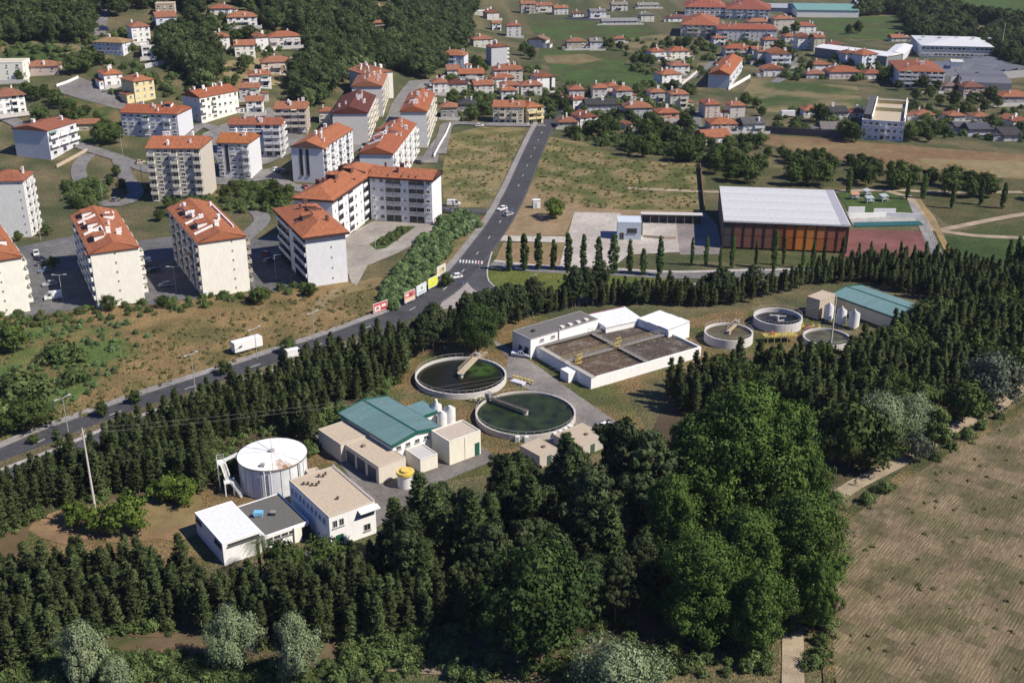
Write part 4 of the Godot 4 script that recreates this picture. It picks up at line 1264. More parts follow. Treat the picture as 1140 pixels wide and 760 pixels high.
# ---------------------------------------------------------------- the houses of the town
# every house: the foot of its front, width, depth, turn, storeys, wall, roof
func town() -> void:
	# upper left, on the hill
	house("long white villa with a pale tan roof by the uphill road", -209, -594.3, 16.8, 11, -14, 2, Color(0.62, 0.64, 0.70), Color(0.50, 0.33, 0.17), "hip", {"f": "nwnwnwn", "rise": 1.8, "extra": -0.6})
	house("orange roofed white house with a sloping white side wing, right of the hill car park", -193.1, -550.4, 8.7, 12, 32, 2, WHITE, ORANGE, "hip")
	house("low house with tan and orange roof and pinkish front left of the hill car park", -233.4, -564.6, 16, 10, 8, 1, Color(0.52, 0.42, 0.38), OLD, "hip", {"extra": 1.0})
	house("cream flat roofed house with an arched opening at the left edge", -245.5, -554.2, 14.9, 12, 5, 3, CREAM, Color(0.5, 0.45, 0.36), "flat", {"chimneys": 0})
	house("white three storey house under a wide dark red roof at the left edge", -228.9, -514.9, 12.4, 13, 36, 3, WHITE, Color(0.24, 0.09, 0.065), "hip", {"over": 0.9, "f": "wwBw", "r": "nnw"})
	house("small brownish ruin with a tan roof in the bushes below the hill car park", -190.2, -498, 10.4, 7, 10, 1, TAN, OLD, "gable_x", {"chimneys": 0, "f": "n", "r": ""})
	house("white three storey house with red roof beside the uphill road", -196, -609.5, 9.5, 11, 30, 3, WHITE, Color(0.42, 0.13, 0.09), "hip")
	house("bluish white house with a stepped white side and red roof, on the hill", -189, -633.3, 10.8, 12, 24, 2, Color(0.60, 0.64, 0.72), Color(0.42, 0.12, 0.08), "gable_x", {"extra": 1.2})
	house("unfinished tan house shell at the top edge of the hill housing", -196.7, -659, 10.2, 10, 10, 2, TAN, Color(0.42, 0.36, 0.28), "flat", {"chimneys": 0})
	house("small white flat roofed house with two wide windows, above the car park road", -185.8, -590.5, 9.3, 9, 20, 2, WHITE, Color(0.5, 0.48, 0.44), "flat", {"chimneys": 0, "f": "WW"})
	house("white bungalow with red hip roof high among the trees, top left", -169.7, -675.4, 11.5, 9, 6, 1, WHITE, Color(0.42, 0.11, 0.075), "hip", {"extra": 0.8})
	house("white house with tan-orange roof and a dark verandah, below the red bungalow", -153.4, -658.3, 16.4, 12, 12, 2, WHITE, Color(0.50, 0.22, 0.11), "hip", {"f": "wBBw"})
	house("narrow white house with an orange roof beside the turquoise pool", -155.9, -617.4, 8.7, 10, 22, 2, WHITE, Color(0.52, 0.20, 0.10), "hip")
	house("cream house with bright orange roof, in front of a long garden wall on the hill", -142.3, -611.2, 10.5, 10, 14, 2, CREAM, ORANGE, "gable_x")
	house("white gable wing with a steep sloping roof beside the long garden wall", -136.8, -629.5, 6.9, 11, 24, 2, WHITE, OLD, "gable_z", {"f": "n"})
	house("two level villa with hip roofs and a white balustrade at the edge of the wood", -126, -639.9, 17, 11, 22, 2, Color(0.60, 0.57, 0.54), Color(0.48, 0.16, 0.08), "hip", {"f": "BwBw"})
	house("pinkish house with several tan roofs at the foot of the wood", -122.2, -593.7, 15.9, 11, 16, 2, Color(0.66, 0.56, 0.46), OLD, "hip")
	house("white two storey house with orange roof in front of the pinkish tan-roofed one", -126.3, -569.4, 10.8, 10, 14, 2, WHITE, Color(0.50, 0.17, 0.09), "hip")
	house("yellow three storey house with orange hip roof and many windows by the car park road", -174.4, -537.3, 10.3, 13, 44, 3, YELLOW, ORANGE, "hip", {"f": "wnw", "r": "wnw", "rise": 2.0})
	house("low white garden house just below the yellow house", -127.7, -549.7, 9.6, 8, 8, 2, Color(0.6, 0.58, 0.55), OLD, "gable_x")
	house("small white house with an orange roof between estate blocks, left of the brown fronted block", -121.6, -531.9, 7.7, 9, 10, 2, WHITE, OLD, "gable_x")
	house("long low house with red-tan roof and white end, alone in the wood at the top", -93.9, -832.4, 15.4, 9, 8, 1, Color(0.5, 0.42, 0.38), OLD, "gable_x", {"extra": 0.6})
	house("small reddish cottage deep in the wood", -87.7, -768.8, 6.6, 6, 6, 1, PINK, OLD, "gable_x", {"chimneys": 0})
	house("orange roofed white villa standing alone in the middle of the wood", -84.9, -711.2, 15.5, 10, 10, 1, WHITE, Color(0.54, 0.17, 0.07), "hip", {"extra": 0.8})
	house("white flat building at the top edge above the wood", -115.1, -825.4, 10.2, 8, 5, 1, WHITE, LIGHTGREY, "flat", {"chimneys": 0})
	house("orange roof at the top edge, left of the white flat building", -131.5, -772.2, 9.5, 8, 4, 1, WHITE, ORANGE, "hip")
	# the old centre behind the uphill terraces
	house("bluish three storey house with orange roof and a bright white end, beside the wood", -36.3, -687.8, 15.2, 12, -10, 3, Color(0.58, 0.61, 0.69), Color(0.50, 0.17, 0.085), "hip", {"f": "wBw", "chimneys": 3})
	house("three storey house with orange roof and a shuttered gable, in front of the bluish one", -22.8, -638.6, 14.2, 10, 6, 3, PALE, Color(0.54, 0.18, 0.08), "gable_x", {"f": "WBW"})
	house("white annexe wall house left of the shuttered gable house", -33.7, -656.2, 7.3, 8, 8, 2, WHITE, OLD, "mono", {"f": "n", "chimneys": 0})
	house("cream three storey house with a wide red roof below the five storey block", -2.1, -665.9, 16.9, 12, 6, 3, Color(0.60, 0.56, 0.47), Color(0.38, 0.11, 0.06), "hip", {"chimneys": 4})
	house("low house with red hip roof in front of the cream wide-roofed one", -5.2, -652.7, 13.4, 9, 10, 2, WHITE, Color(0.40, 0.12, 0.07), "hip")
	house("house with orange-red gable roof and pale yellow end wall in the old centre", -15.4, -625.3, 10.9, 9, 14, 2, PALE, Color(0.47, 0.15, 0.08), "gable_x")
	house("house with dark red roof behind the big corner house", -1, -632.4, 10, 9, 8, 2, Color(0.55, 0.5, 0.45), RED, "hip")
	house("brown-red roofed house beside the white rounded gable", 11.1, -636, 12.1, 10, 10, 2, PALE, RED, "hip")
	house("house with a white rounded gable at the edge of the fields", 19.5, -648.1, 11.3, 10, 22, 3, WHITE, Color(0.42, 0.14, 0.085), "gable_z", {"f": "nv", "r": "nn"})
	house("white house with an orange hip roof just behind the rear terrace block", -39, -614.3, 7.8, 9, 8, 2, WHITE, Color(0.46, 0.18, 0.11), "hip")
	house("house with a dark red roof and a white chimney right of the rear terrace block", -29.9, -618.4, 10.8, 9, 10, 2, PALE, DARKRED, "hip")
	house("dark fronted house with orange-brown roof beside the terrace gardens", -31.3, -558.9, 8.1, 9, 4, 2, Color(0.36, 0.33, 0.31), OLD, "hip")
	house("grey slate roofed house in the garden left of the big corner house", -22.8, -570.5, 9.1, 9, 4, 2, Color(0.42, 0.40, 0.38), SLATE, "hip")
	house("big cream corner house with a long orange roof at the end of the main street", -1.8, -555.8, 15.2, 11, -4, 3, Color(0.62, 0.57, 0.45), ORANGE, "gable_x", {"f": "wBwBw", "chimneys": 2})
	house("yellow fronted corner house with orange hip roof where the main street enters town", 11.6, -557.7, 8.9, 12, 26, 3, YELLOW, Color(0.58, 0.2, 0.06), "hip", {"f": "BB", "r": "wnn"})
	house("small orange roof peeping over the big corner house", -2, -616.3, 7.4, 8, 6, 2, WHITE, ORANGE, "hip")
	house("white gabled house with a flat terrace at the top edge of the wood", -15.7, -965.4, 10.5, 11, 20, 2, PALE, Color(0.42, 0.14, 0.1), "gable_z", {"f": "n"})
	house("long low white terrace building beside the gabled house at the wood", -28, -977.9, 16.6, 8, 16, 1, Color(0.58, 0.56, 0.52), Color(0.6, 0.59, 0.56), "flat", {"chimneys": 0})
	house("tiny white house with red roof on the slope above the five storey block", -11.9, -900.3, 7, 7, 12, 2, WHITE, OLD, "gable_x", {"chimneys": 0})
	house("tall narrow white house with a red hip roof behind the five storey block", 1.4, -875.7, 10.9, 9, 6, 3, Color(0.66, 0.65, 0.63), Color(0.38, 0.09, 0.06), "hip", {"f": "ww"})
	house("white house with red-tan hip roof at the right edge of the wood", -20, -798, 13.7, 10, 18, 2, PALE, Color(0.42, 0.15, 0.10), "hip")
	# the far left of the fields, from the wood to the factory road
	house("tan-grey building with a white end, leftmost of the row above the green field", 14.4, -1037.3, 12.8, 10, 6, 3, Color(0.48, 0.43, 0.38), OLD, "gable_x")
	house("house with dark red roof and white gable, second of the row above the green field", 29.2, -1052.1, 14.6, 10, 10, 2, PALE, RED, "gable_x")
	house("white house with an orange-red gable roof, third of the row above the green field", 43.8, -1031, 12.7, 9, 12, 2, Color(0.58, 0.57, 0.56), Color(0.5, 0.15, 0.08), "gable_x")
	house("little white house with a tan roof, fourth of the row above the green field", 58, -1014, 9.4, 8, 12, 1, WHITE, OLD, "gable_z", {"extra": 0.6})
	house("grey-white gabled house, fifth of the row above the green field", 74.6, -1004.1, 14, 9, 14, 2, Color(0.56, 0.58, 0.62), Color(0.3, 0.3, 0.31), "gable_x")
	house("grey white house with a worn brown roof standing alone among the fields", 18, -824.5, 12.9, 11, -16, 2, Color(0.60, 0.61, 0.63), Color(0.36, 0.22, 0.15), "gable_z")
	house("old farmhouse with dark brown roofs in the middle of the fields", 45.9, -815.6, 14, 10, 8, 2, Color(0.46, 0.40, 0.33), Color(0.24, 0.13, 0.10), "hip")
	house("white farm building right beside the brown roofed farmhouse", 59.9, -815.6, 8.9, 9, 6, 2, Color(0.62, 0.63, 0.66), Color(0.33, 0.3, 0.28), "gable_x")
	house("small cottage with a red hip roof right of the farm buildings", 79.8, -852.5, 8.6, 7, 6, 1, PALE, Color(0.42, 0.14, 0.09), "hip")
	house("long low grey building behind the far fields", 89.3, -960.1, 29.8, 9, 5, 1, Color(0.50, 0.51, 0.53), Color(0.4, 0.41, 0.42), "gable_x", {"chimneys": 0, "f": "wnwnwnw"})
	house("pale house with a pointed gable at the edge of the tan field", 114.5, -978.5, 11.4, 9, 8, 2, Color(0.62, 0.60, 0.54), Color(0.45, 0.42, 0.38), "gable_z", {"f": "nn"})
	house("white house with a dark red-brown roof left of the long red-roofed range", 141, -978.5, 18.2, 10, 6, 1, WHITE, Color(0.25, 0.12, 0.10), "hip", {"extra": 0.8})
	house("tan house at the top edge above the fields", 98.1, -1059.4, 14.7, 9, 6, 2, PALE, Color(0.4, 0.36, 0.32), "gable_x")
	house("grey house at the top edge, right of the tan one", 126.8, -1081.6, 20, 9, 6, 1, PALE, Color(0.42, 0.4, 0.37), "gable_x")
	# the villas along the lane behind the meadow
	house("pinkish two storey house with a red hip roof, leftmost of the lane villas", 35.7, -623.2, 8.4, 9, 6, 2, Color(0.60, 0.52, 0.46), Color(0.42, 0.12, 0.07), "hip")
	house("red roofed white house just in front of the leftmost lane villa", 35.6, -595.1, 7.1, 9, 20, 2, WHITE, Color(0.38, 0.10, 0.06), "hip")
	house("bright orange roofed twin house, left half, on the lane", 49, -628.6, 8, 9, 6, 2, PALE, ORANGE, "hip")
	house("red-orange roofed twin house, right half, on the lane", 56.4, -634.1, 6.5, 9, 10, 2, WHITE, Color(0.48, 0.15, 0.08), "hip")
	house("square villa with orange-tan hip roof and white chimney stack on the lane", 61.7, -620.5, 8.9, 10, 8, 2, Color(0.6, 0.59, 0.57), Color(0.50, 0.18, 0.09), "hip")
	house("long white house under a dark grey slate roof", 46.3, -585.4, 15.9, 10, 4, 2, Color(0.62, 0.63, 0.64), SLATE, "gable_x", {"extra": -0.8, "f": "nwnwn"})
	house("grey fronted house with a mottled red-brown roof in front of the lane villas", 64.5, -571.5, 13.7, 11, 6, 2, Color(0.52, 0.53, 0.54), Color(0.38, 0.14, 0.08), "hip", {"chimneys": 3})
	house("villa with an orange hip roof and tall white chimney half hidden by trees", 79.3, -615.3, 8.3, 9, 8, 2, Color(0.55, 0.54, 0.52), Color(0.52, 0.18, 0.09), "hip")
	house("pale green-white villa with an orange roof at the bend of the lane", 89, -600, 9.6, 10, 6, 3, Color(0.62, 0.60, 0.50), Color(0.50, 0.20, 0.11), "hip", {"extra": -1.0})
	house("salmon coloured house with an orange roof among garden trees", 77.9, -558.1, 10.7, 10, 10, 2, Color(0.58, 0.30, 0.18), Color(0.48, 0.16, 0.08), "hip")
	house("low pink garden shed in front of the salmon coloured house", 78.4, -545.3, 8.8, 6, 10, 1, Color(0.5, 0.44, 0.42), Color(0.46, 0.40, 0.38), "mono", {"chimneys": 0, "f": "n"})
	house("low brown roofed house at the meadow's upper edge near the main street", 27.4, -549.5, 9.7, 9, 4, 1, Color(0.42, 0.38, 0.36), Color(0.30, 0.13, 0.09), "hip")
	house("house with a red gable roof and white front, in trees at the meadow's upper edge", 38.2, -553.8, 9.8, 10, 24, 2, WHITE, Color(0.34, 0.11, 0.075), "gable_z", {"extra": -1.0})
	house("tiny white gabled hut under the trees above the meadow", 57, -545.3, 3.9, 6, 20, 1, WHITE, RED, "gable_z", {"chimneys": 0, "f": "n", "r": "n"})
	# between the fields and the long terrace
	house("white house with balconies and a red hip roof among garden trees, centre top", 97.5, -761.7, 10.8, 10, 14, 2, WHITE, Color(0.46, 0.12, 0.07), "hip", {"f": "BB", "extra": 1.0})
	house("orange-red roofed house with a raised attic, right of the balconied white house", 112.9, -769.6, 13.3, 10, 10, 2, CREAM, Color(0.48, 0.14, 0.06), "hip")
	house("house with a dusty pink roof behind the twin orange hip roof", 104.3, -707.3, 12.3, 10, 8, 2, WHITE, Color(0.42, 0.2, 0.17), "hip")
	house("white house with an orange hip roof beside the terrace road", 95, -675, 12.8, 11, 20, 2, WHITE, Color(0.54, 0.19, 0.09), "hip")
	building("row_house", "long orange roofed terrace with a blank grey-white gable end, beside the diagonal road", 129.8, -691.3, 12.4, 65.6, -17, 2, 8.2, Color(0.58, 0.60, 0.64), Color(0.56, 0.17, 0.06), "gable_z", {"category": "row house", "f": "...", "r": "BwBwBwBw", "l": "wnwnwnwn", "balcony": WHITE, "chimneys": 5, "rise": 2.6})
	house("two storey house with red roof and deep dark verandahs above the long terrace", 154.4, -781.6, 18.4, 11, 2, 2, Color(0.58, 0.55, 0.52), Color(0.44, 0.10, 0.05), "hip", {"f": "BBBB"})
	building("row_house", "three storey grey-white range under one long red roof in the middle distance", 176.4, -874.7, 43.8, 32.6, -4.3, 3, 8.8, Color(0.54, 0.54, 0.55), Color(0.42, 0.10, 0.06), "hip", {"category": "row house", "f": "wBwnwBwnwBw", "r": "nn", "chimneys": 6, "rise": 2.2})
	building("row_house", "cream three storey block with mixed red roofs left of the long grey-white range", 147.3, -905.5, 28.2, 47.8, -10.3, 3, 9.2, Color(0.62, 0.58, 0.50), Color(0.48, 0.15, 0.08), "hip", {"category": "row house", "f": "wBBwBw", "r": "nw", "chimneys": 6})
	building("row_house", "long white three storey range with a red roof at the top edge", 170.3, -1028.8, 34.5, 45.3, -7.9, 3, 9.2, WHITE, Color(0.44, 0.11, 0.08), "hip", {"category": "row house", "f": "WWWWWWWW", "r": "n", "chimneys": 7})
	building("row_house", "white range with dark red roof and shadowed front, right of the longer one", 206.9, -1018.1, 37.7, 44.1, -12.4, 3, 8.4, Color(0.62, 0.63, 0.66), Color(0.34, 0.09, 0.08), "hip", {"category": "row house", "f": "BwBwBwBw", "chimneys": 5})
	house("house with tan-orange roof behind the long range, left of two", 201, -930.9, 21.7, 11, 6, 2, Color(0.62, 0.55, 0.45), OLD, "hip")
	house("house with a mottled roof and yellowish front behind the long range, right of two", 217.8, -925.2, 17.2, 11, 6, 3, Color(0.58, 0.54, 0.44), OLD, "hip", {"chimneys": 3})
	house("white house under a broad red roof at the edge of the far green field", 231, -908.6, 17, 11, 6, 2, WHITE, Color(0.38, 0.10, 0.07), "hip", {"extra": -0.4})
	house("white gabled house with a red roof, joined to the yellow-ended one", 207.9, -815.6, 10.2, 11, 4, 3, WHITE, Color(0.42, 0.12, 0.08), "gable_z", {"f": "nn"})
	house("tall pale yellow house end with a dark base, beside the white gable", 215.9, -806.9, 7.6, 10, 4, 4, Color(0.60, 0.54, 0.38), RED, "gable_x", {"extra": -1.5, "f": "nn"})
	house("low dark red roofed house right of the yellow-ended one", 230.8, -820, 14.1, 9, 8, 1, Color(0.5, 0.46, 0.44), Color(0.24, 0.08, 0.07), "hip")
	house("white-blue gable house with balconies and a bright orange roof", 173, -735.4, 13.3, 13, 6, 3, Color(0.64, 0.66, 0.72), Color(0.6, 0.22, 0.07), "gable_z", {"f": "BBB", "extra": 0.4})
	house("white side building in shade left of the white-blue gable house", 163.7, -746.5, 7, 10, 4, 3, Color(0.60, 0.58, 0.54), RED, "hip", {"f": "n"})
	house("white house with a two-tone red and orange roof at the top of the meadow", 161.4, -700.6, 13.3, 10, 6, 2, Color(0.66, 0.64, 0.66), Color(0.5, 0.16, 0.06), "gable_z", {"f": "nwn", "extra": -1.0})
	house("low house with dark red roof and white front above the meadow, beside the round tree", 197.2, -728.2, 11.5, 9, 4, 1, WHITE, RED, "hip", {"extra": 0.5})
	house("low grey house with a pale red roof at the meadow's top edge", 185.8, -694.1, 12.1, 8, 4, 1, Color(0.55, 0.55, 0.58), Color(0.36, 0.17, 0.14), "hip")
	house("long pink-white hall with a broad red roof at the meadow's top right corner", 202.4, -690.8, 19.1, 13, 2, 1, Color(0.66, 0.56, 0.50), Color(0.42, 0.105, 0.05), "hip", {"extra": 1.8, "f": "nwnwnw"})
	house("white house with a dark roof behind the long pink-white hall", 224.9, -757.9, 9.5, 10, 24, 2, Color(0.60, 0.62, 0.68), Color(0.22, 0.10, 0.09), "hip", {"r": "BB"})
	house("broad house with an orange-red roof and a bright white gable end near the grey factory", 232.4, -742.7, 14, 13, 30, 3, Color(0.56, 0.60, 0.68), Color(0.42, 0.14, 0.07), "hip", {"extra": -1.0, "r": "...."})
	house("low white house with a red roof left of the long balconied block", 219.9, -690.8, 12, 9, 4, 2, WHITE, Color(0.33, 0.10, 0.07), "hip", {"extra": -2.0})
	# below the diagonal road
	house("pinkish three storey house with a red hip roof and a white side wing", 102.4, -573.7, 7.8, 11, 8, 3, Color(0.60, 0.50, 0.44), Color(0.42, 0.12, 0.07), "hip", {"f": "nn", "l": "wn", "extra": -1.4})
	house("square pale house with an orange-red pyramid roof beside a dark tree", 115.2, -573.7, 7.8, 10, 6, 2, Color(0.62, 0.58, 0.53), Color(0.48, 0.15, 0.08), "hip", {"extra": 0.8, "f": "n"})
	house("house with a broad orange roof and pink walls, upper of two at the orchard", 102.3, -539.1, 13, 11, 6, 2, Color(0.66, 0.52, 0.48), Color(0.54, 0.18, 0.07), "hip", {"extra": -1.4})
	house("house with a large orange gable roof and white side, lower of two at the orchard", 95, -513.7, 13.3, 12, 16, 1, WHITE, Color(0.52, 0.18, 0.075), "gable_x", {"extra": 0.6})
	house("long white house with a dark grey roof beside the orchard", 116.6, -539.1, 10.4, 10, 8, 2, Color(0.62, 0.63, 0.66), Color(0.16, 0.16, 0.17), "gable_x", {"extra": -1.2})
	house("cottage with an orange pyramid roof left of the concrete farm building", 154.9, -578.4, 9.3, 9, 6, 1, WHITE, Color(0.42, 0.13, 0.08), "hip", {"extra": 0.4})
	house("concrete farm building with a dark roof and a white end buttress", 165.3, -566.9, 9.1, 10, 6, 2, Color(0.55, 0.51, 0.47), SLATE, "gable_x", {"extra": -1.0, "chimneys": 1})
	house("cottage with a red roof right of the concrete farm building", 178.1, -573.7, 7.8, 8, 6, 1, PALE, Color(0.44, 0.11, 0.06), "hip")
	house("low grey barn with a weathered roof by the ploughed field", 153.6, -533.1, 11.2, 12, -4, 1, Color(0.36, 0.34, 0.32), Color(0.30, 0.27, 0.26), "gable_x", {"chimneys": 0, "f": "", "r": "", "l": ""})
	house("cottage with a brick red hip roof right of the white block with yellow terraces", 209.3, -566.9, 9.5, 9, 4, 1, Color(0.58, 0.56, 0.52), Color(0.42, 0.15, 0.10), "hip", {"extra": 0.3})
	house("cottage with an orange-red pyramid roof behind a big dark tree", 224.4, -564.7, 8.6, 9, 4, 1, PALE, Color(0.48, 0.15, 0.075), "hip", {"extra": 0.3})
	house("house with a brown hip roof behind the dark grey sheds", 236.2, -562.5, 8.6, 9, 4, 1, PALE, Color(0.34, 0.13, 0.08), "hip", {"extra": 0.3})
	house("long white shed with a dark grey roof at the ploughed field's edge", 224.8, -533.1, 12.9, 10, 2, 1, Color(0.60, 0.60, 0.63), Color(0.07, 0.07, 0.08), "gable_x", {"chimneys": 0, "roofing": "sheet_metal", "f": "nn"})
	house("small grey shed adjoining the long white shed on its left", 217.2, -539.1, 6.1, 9, 2, 1, Color(0.50, 0.50, 0.51), Color(0.08, 0.08, 0.09), "gable_x", {"chimneys": 0, "roofing": "sheet_metal", "f": ""})
	house("dark shed with pale doors at the right edge above the ploughed field", 233.8, -519.4, 9.2, 9, 2, 1, Color(0.40, 0.39, 0.40), Color(0.09, 0.085, 0.09), "mono", {"chimneys": 0, "f": "gg"})
	house("house with a pink-orange gable roof at the right edge", 250.6, -551.6, 8.9, 10, 24, 1, PALE, Color(0.5, 0.2, 0.13), "gable_z", {"extra": 0.5})
	house("house with a brown roof and a cream wall panel below the grey factory", 257.8, -631.3, 12, 11, 6, 2, Color(0.42, 0.33, 0.27), Color(0.28, 0.12, 0.085), "hip")
	house("broad house with a bright orange hip roof at the right edge below the factory", 275.3, -615.3, 16.7, 12, 0, 1, Color(0.46, 0.42, 0.40), Color(0.54, 0.16, 0.06), "hip", {"extra": 0.6})
	house("low house with a pale roof in front of the long balconied block", 252.9, -651, 8.3, 7, 4, 1, Color(0.45, 0.4, 0.4), Color(0.34, 0.22, 0.2), "hip", {"chimneys": 0})
	house("tan roofed house behind the pinkish one at the foot of the wood", -117.7, -602.8, 8.5, 8, 10, 1, WHITE, OLD, "hip")
	house("small house with a tan roof at the right end of the cluster below the wood", -111.2, -586.1, 7, 8, 12, 1, PALE, OLD, "gable_x")
	house("small red roofed house against the wood, left of the left uphill terrace", -87.9, -527.2, 5.5, 8, 6, 2, PALE, RED, "hip")
	house("white house at the trees below the long grey-white range", 150.4, -833.7, 8.5, 8, 6, 2, WHITE, OLD, "hip")
	house("narrow white house right of the red verandah house", 166.4, -777.6, 6.7, 9, 8, 2, WHITE, RED, "gable_x")
	house("red roofed house behind the white-blue gable house", 185.6, -824.5, 9.7, 9, 6, 2, PALE, RED, "hip")
	house("brown-red roofed house left of the white gabled one", 204.6, -843, 9.9, 9, 6, 2, PALE, RED, "hip")
	house("low house with brown-red roof behind the white workshops", 290.1, -857.3, 14.7, 9, 4, 1, PALE, OLD, "gable_x")
	garden_walls()

func wall_run(label: String, pts: Array, high: float, c: Color, group := "garden walls of the town", called := "garden_wall") -> void:
	var mb := Mb.new()
	mb.col = c
	for i in pts.size() - 1:
		var a := on(pts[i].x, pts[i].y, high / 2 - 0.3)
		var b := on(pts[i + 1].x, pts[i + 1].y, high / 2 - 0.3)
		mb.bar(a, b, 0.3, high + 0.6)
	var o := obj(called, mb.mesh(M.wall))
	tag(o, label, "wall", group)

func garden_walls() -> void:
	wall_run("white boundary wall of the terrace gardens beside the dry meadow", [Vector2(-30, -544), Vector2(-31, -522), Vector2(-33, -498), Vector2(-34, -482)], 1.6, WHITE)
	wall_run("white wall along the far corner of the hill car park", [Vector2(-221, -550), Vector2(-217, -555), Vector2(-214, -561)], 1.4, WHITE)
	wall_run("white wall stepping down beside the long orange roofed terrace", [Vector2(125, -654), Vector2(134, -672), Vector2(146, -697)], 1.8, WHITE)
	wall_run("pale wall along the near side of the diagonal road", [Vector2(100, -669), Vector2(108, -691), Vector2(116, -714)], 1.6, PALE)
	wall_run("white garden wall below the two level villa at the wood", [Vector2(-135, -626), Vector2(-131, -632), Vector2(-127, -643), Vector2(-123, -655)], 1.4, WHITE)
	wall_run("grey retaining wall above the car park road", [Vector2(-186, -578), Vector2(-179, -585), Vector2(-169, -596)], 2.2, GREYWALL)
	wall_run("pale stone wall of the street below the grey ended block", [Vector2(-188, -455), Vector2(-186, -462), Vector2(-182, -475)], 1.3, TAN)
	wall_run("long dark grey netting wall along the ploughed field", [Vector2(122, -537), Vector2(133, -533), Vector2(145, -529), Vector2(157, -525)], 3.4, Color(0.10, 0.095, 0.10), "", "field_wall")
	wall_run("pale wall at the top of the far green field", [Vector2(45, -998), Vector2(63, -991), Vector2(81, -985)], 1.5, GREYWALL)
	wall_run("white wall along the lane in front of the long white shed", [Vector2(205, -537), Vector2(216, -531), Vector2(229, -525)], 1.2, Color(0.5, 0.5, 0.5))
	wall_run("long white wall at the foot of the orange house, right edge", [Vector2(255, -603), Vector2(275, -605), Vector2(295, -608)], 1.5, PALE)
	wall_run("white wall below the balconied block near the factory", [Vector2(228, -640), Vector2(245, -642)], 1.5, PALE)

# ---------------------------------------------------------------- factories at the back right
func industry() -> void:
	var t := building("factory", "large white factory with a curved pale roof and two rows of windows", 305.7, -800.9, 46.2, 51.2, -10.7, 2, 8.0, Color(0.72, 0.72, 0.70), Color(0.60, 0.60, 0.60), "hip", {"category": "factory", "f": "WWWWWWWWWWWWWWWW", "r": "WWW", "rise": 2.6, "roofing": "sheet_metal", "trim": Color(0.6, 0.6, 0.6), "edge": Color(0.66, 0.66, 0.64)})
	for k in 6:
		var mb := Mb.new()
		mb.col = Color(0.5, 0.5, 0.5)
		mb.box(Vector3(-30.0 + k * 11.0, 10.4, 0), Vector3(2.0, 0.8, 3.0))
		obj("roof_vent", mb.mesh(M.sheet_metal), t)
	shed_roofs("left factory range with dark saw-tooth roofs below the white factory", 284.8, -709.5, 44.8, 75, -65, 7)
	shed_roofs("right factory range with dark saw-tooth roofs at the right edge", 282.5, -689, 26.9, 76.6, -14.2, 6)
	building("factory", "white roofed workshop with a dark grey side, left of the white factory", 231.5, -767.7, 18, 55.3, 40.8, 1, 6.4, Color(0.22, 0.23, 0.25), Color(0.66, 0.66, 0.66), "gable_z", {"category": "workshop", "f": "", "rise": 1.2, "roofing": "sheet_metal", "edge": WHITE})
	building("factory", "small white roofed workshop in front of the curved roof factory", 264.2, -782.2, 10.9, 45.1, -25.7, 1, 5.2, Color(0.55, 0.55, 0.55), Color(0.66, 0.66, 0.66), "gable_z", {"category": "workshop", "f": "g", "rise": 1.0, "roofing": "sheet_metal", "edge": WHITE})
	building("factory", "tall cream windowless tower block among the dark factory roofs", 273.2, -701.7, 6.8, 11.9, -17.5, 3, 9.2, CREAM, Color(0.5, 0.5, 0.48), "flat", {"category": "tower block", "f": "", "r": ""})
	building("warehouse", "long warehouse with a green roof and a white front at the top edge", 277.3, -1037.5, 52.7, 55.4, -5.3, 1, 6.2, WHITE, Color(0.16, 0.30, 0.26), "gable_x", {"category": "warehouse", "f": "............", "rise": 2.2, "roofing": "sheet_metal", "edge": Color(0.12, 0.32, 0.22)})
	building("warehouse", "white warehouse roof at the top edge, right of the green one", 330.8, -1088.6, 21.7, 49.6, -10.4, 1, 6.2, Color(0.5, 0.52, 0.55), Color(0.62, 0.64, 0.66), "gable_x", {"category": "warehouse", "rise": 1.6, "roofing": "sheet_metal"})
	building("warehouse", "grey low warehouse left of the green roofed one", 241.2, -1066.3, 34.7, 38.4, -11.4, 1, 4.2, Color(0.42, 0.43, 0.46), Color(0.33, 0.34, 0.36), "gable_x", {"category": "warehouse", "rise": 1.4, "roofing": "sheet_metal"})

func shed_roofs(label: String, x: float, z: float, w: float, d: float, turn: float, n: int) -> void:
	var t := thing("factory_range", label, "factory", on(x, z), turn, "dark factory ranges")
	var mb := Mb.new()
	mb.col = Color(0.33, 0.33, 0.33)
	mb.box(Vector3(0, 2.0, 0), Vector3(w, 5.0, d))
	obj("wall", mb.mesh(M.wall), t)
	for k in n:
		var z0 := d / 2 - d * k / n
		var z1 := d / 2 - d * (k + 1) / n
		var r := Mb.new()
		r.col = Color(0.135, 0.135, 0.14) * rng.randf_range(0.85, 1.15)
		var a := Vector3(-w / 2, 4.55, z0)
		var b := Vector3(w / 2, 4.55, z0)
		var up := Vector3(0, 1.3, 0)
		r.quad(a, b, Vector3(w / 2, 4.55, z1) + up, Vector3(-w / 2, 4.55, z1) + up)
		r.quad(Vector3(w / 2, 4.55, z1), Vector3(-w / 2, 4.55, z1), Vector3(-w / 2, 4.55, z1) + up, Vector3(w / 2, 4.55, z1) + up)
		obj("roof_bay", r.mesh(M.sheet_metal), t)

# ---------------------------------------------------------------- the treatment works
const LIMEWASH := Color(0.80, 0.80, 0.79)
const GRAVELROOF := Color(0.43, 0.355, 0.265)
const TEAL := Color(0.125, 0.21, 0.21)
const TEALDARK := Color(0.01, 0.085, 0.062)
const STEELYELLOW := Color(0.48, 0.37, 0.09)

func part(t: Node3D, called: String, material: String, c: Color, at: Vector3, size: Vector3, turn := Basis()) -> MeshInstance3D:
	var mb := Mb.new()
	mb.col = c
	mb.box(at, size, turn)
	return obj(called, mb.mesh(M[material]), t)

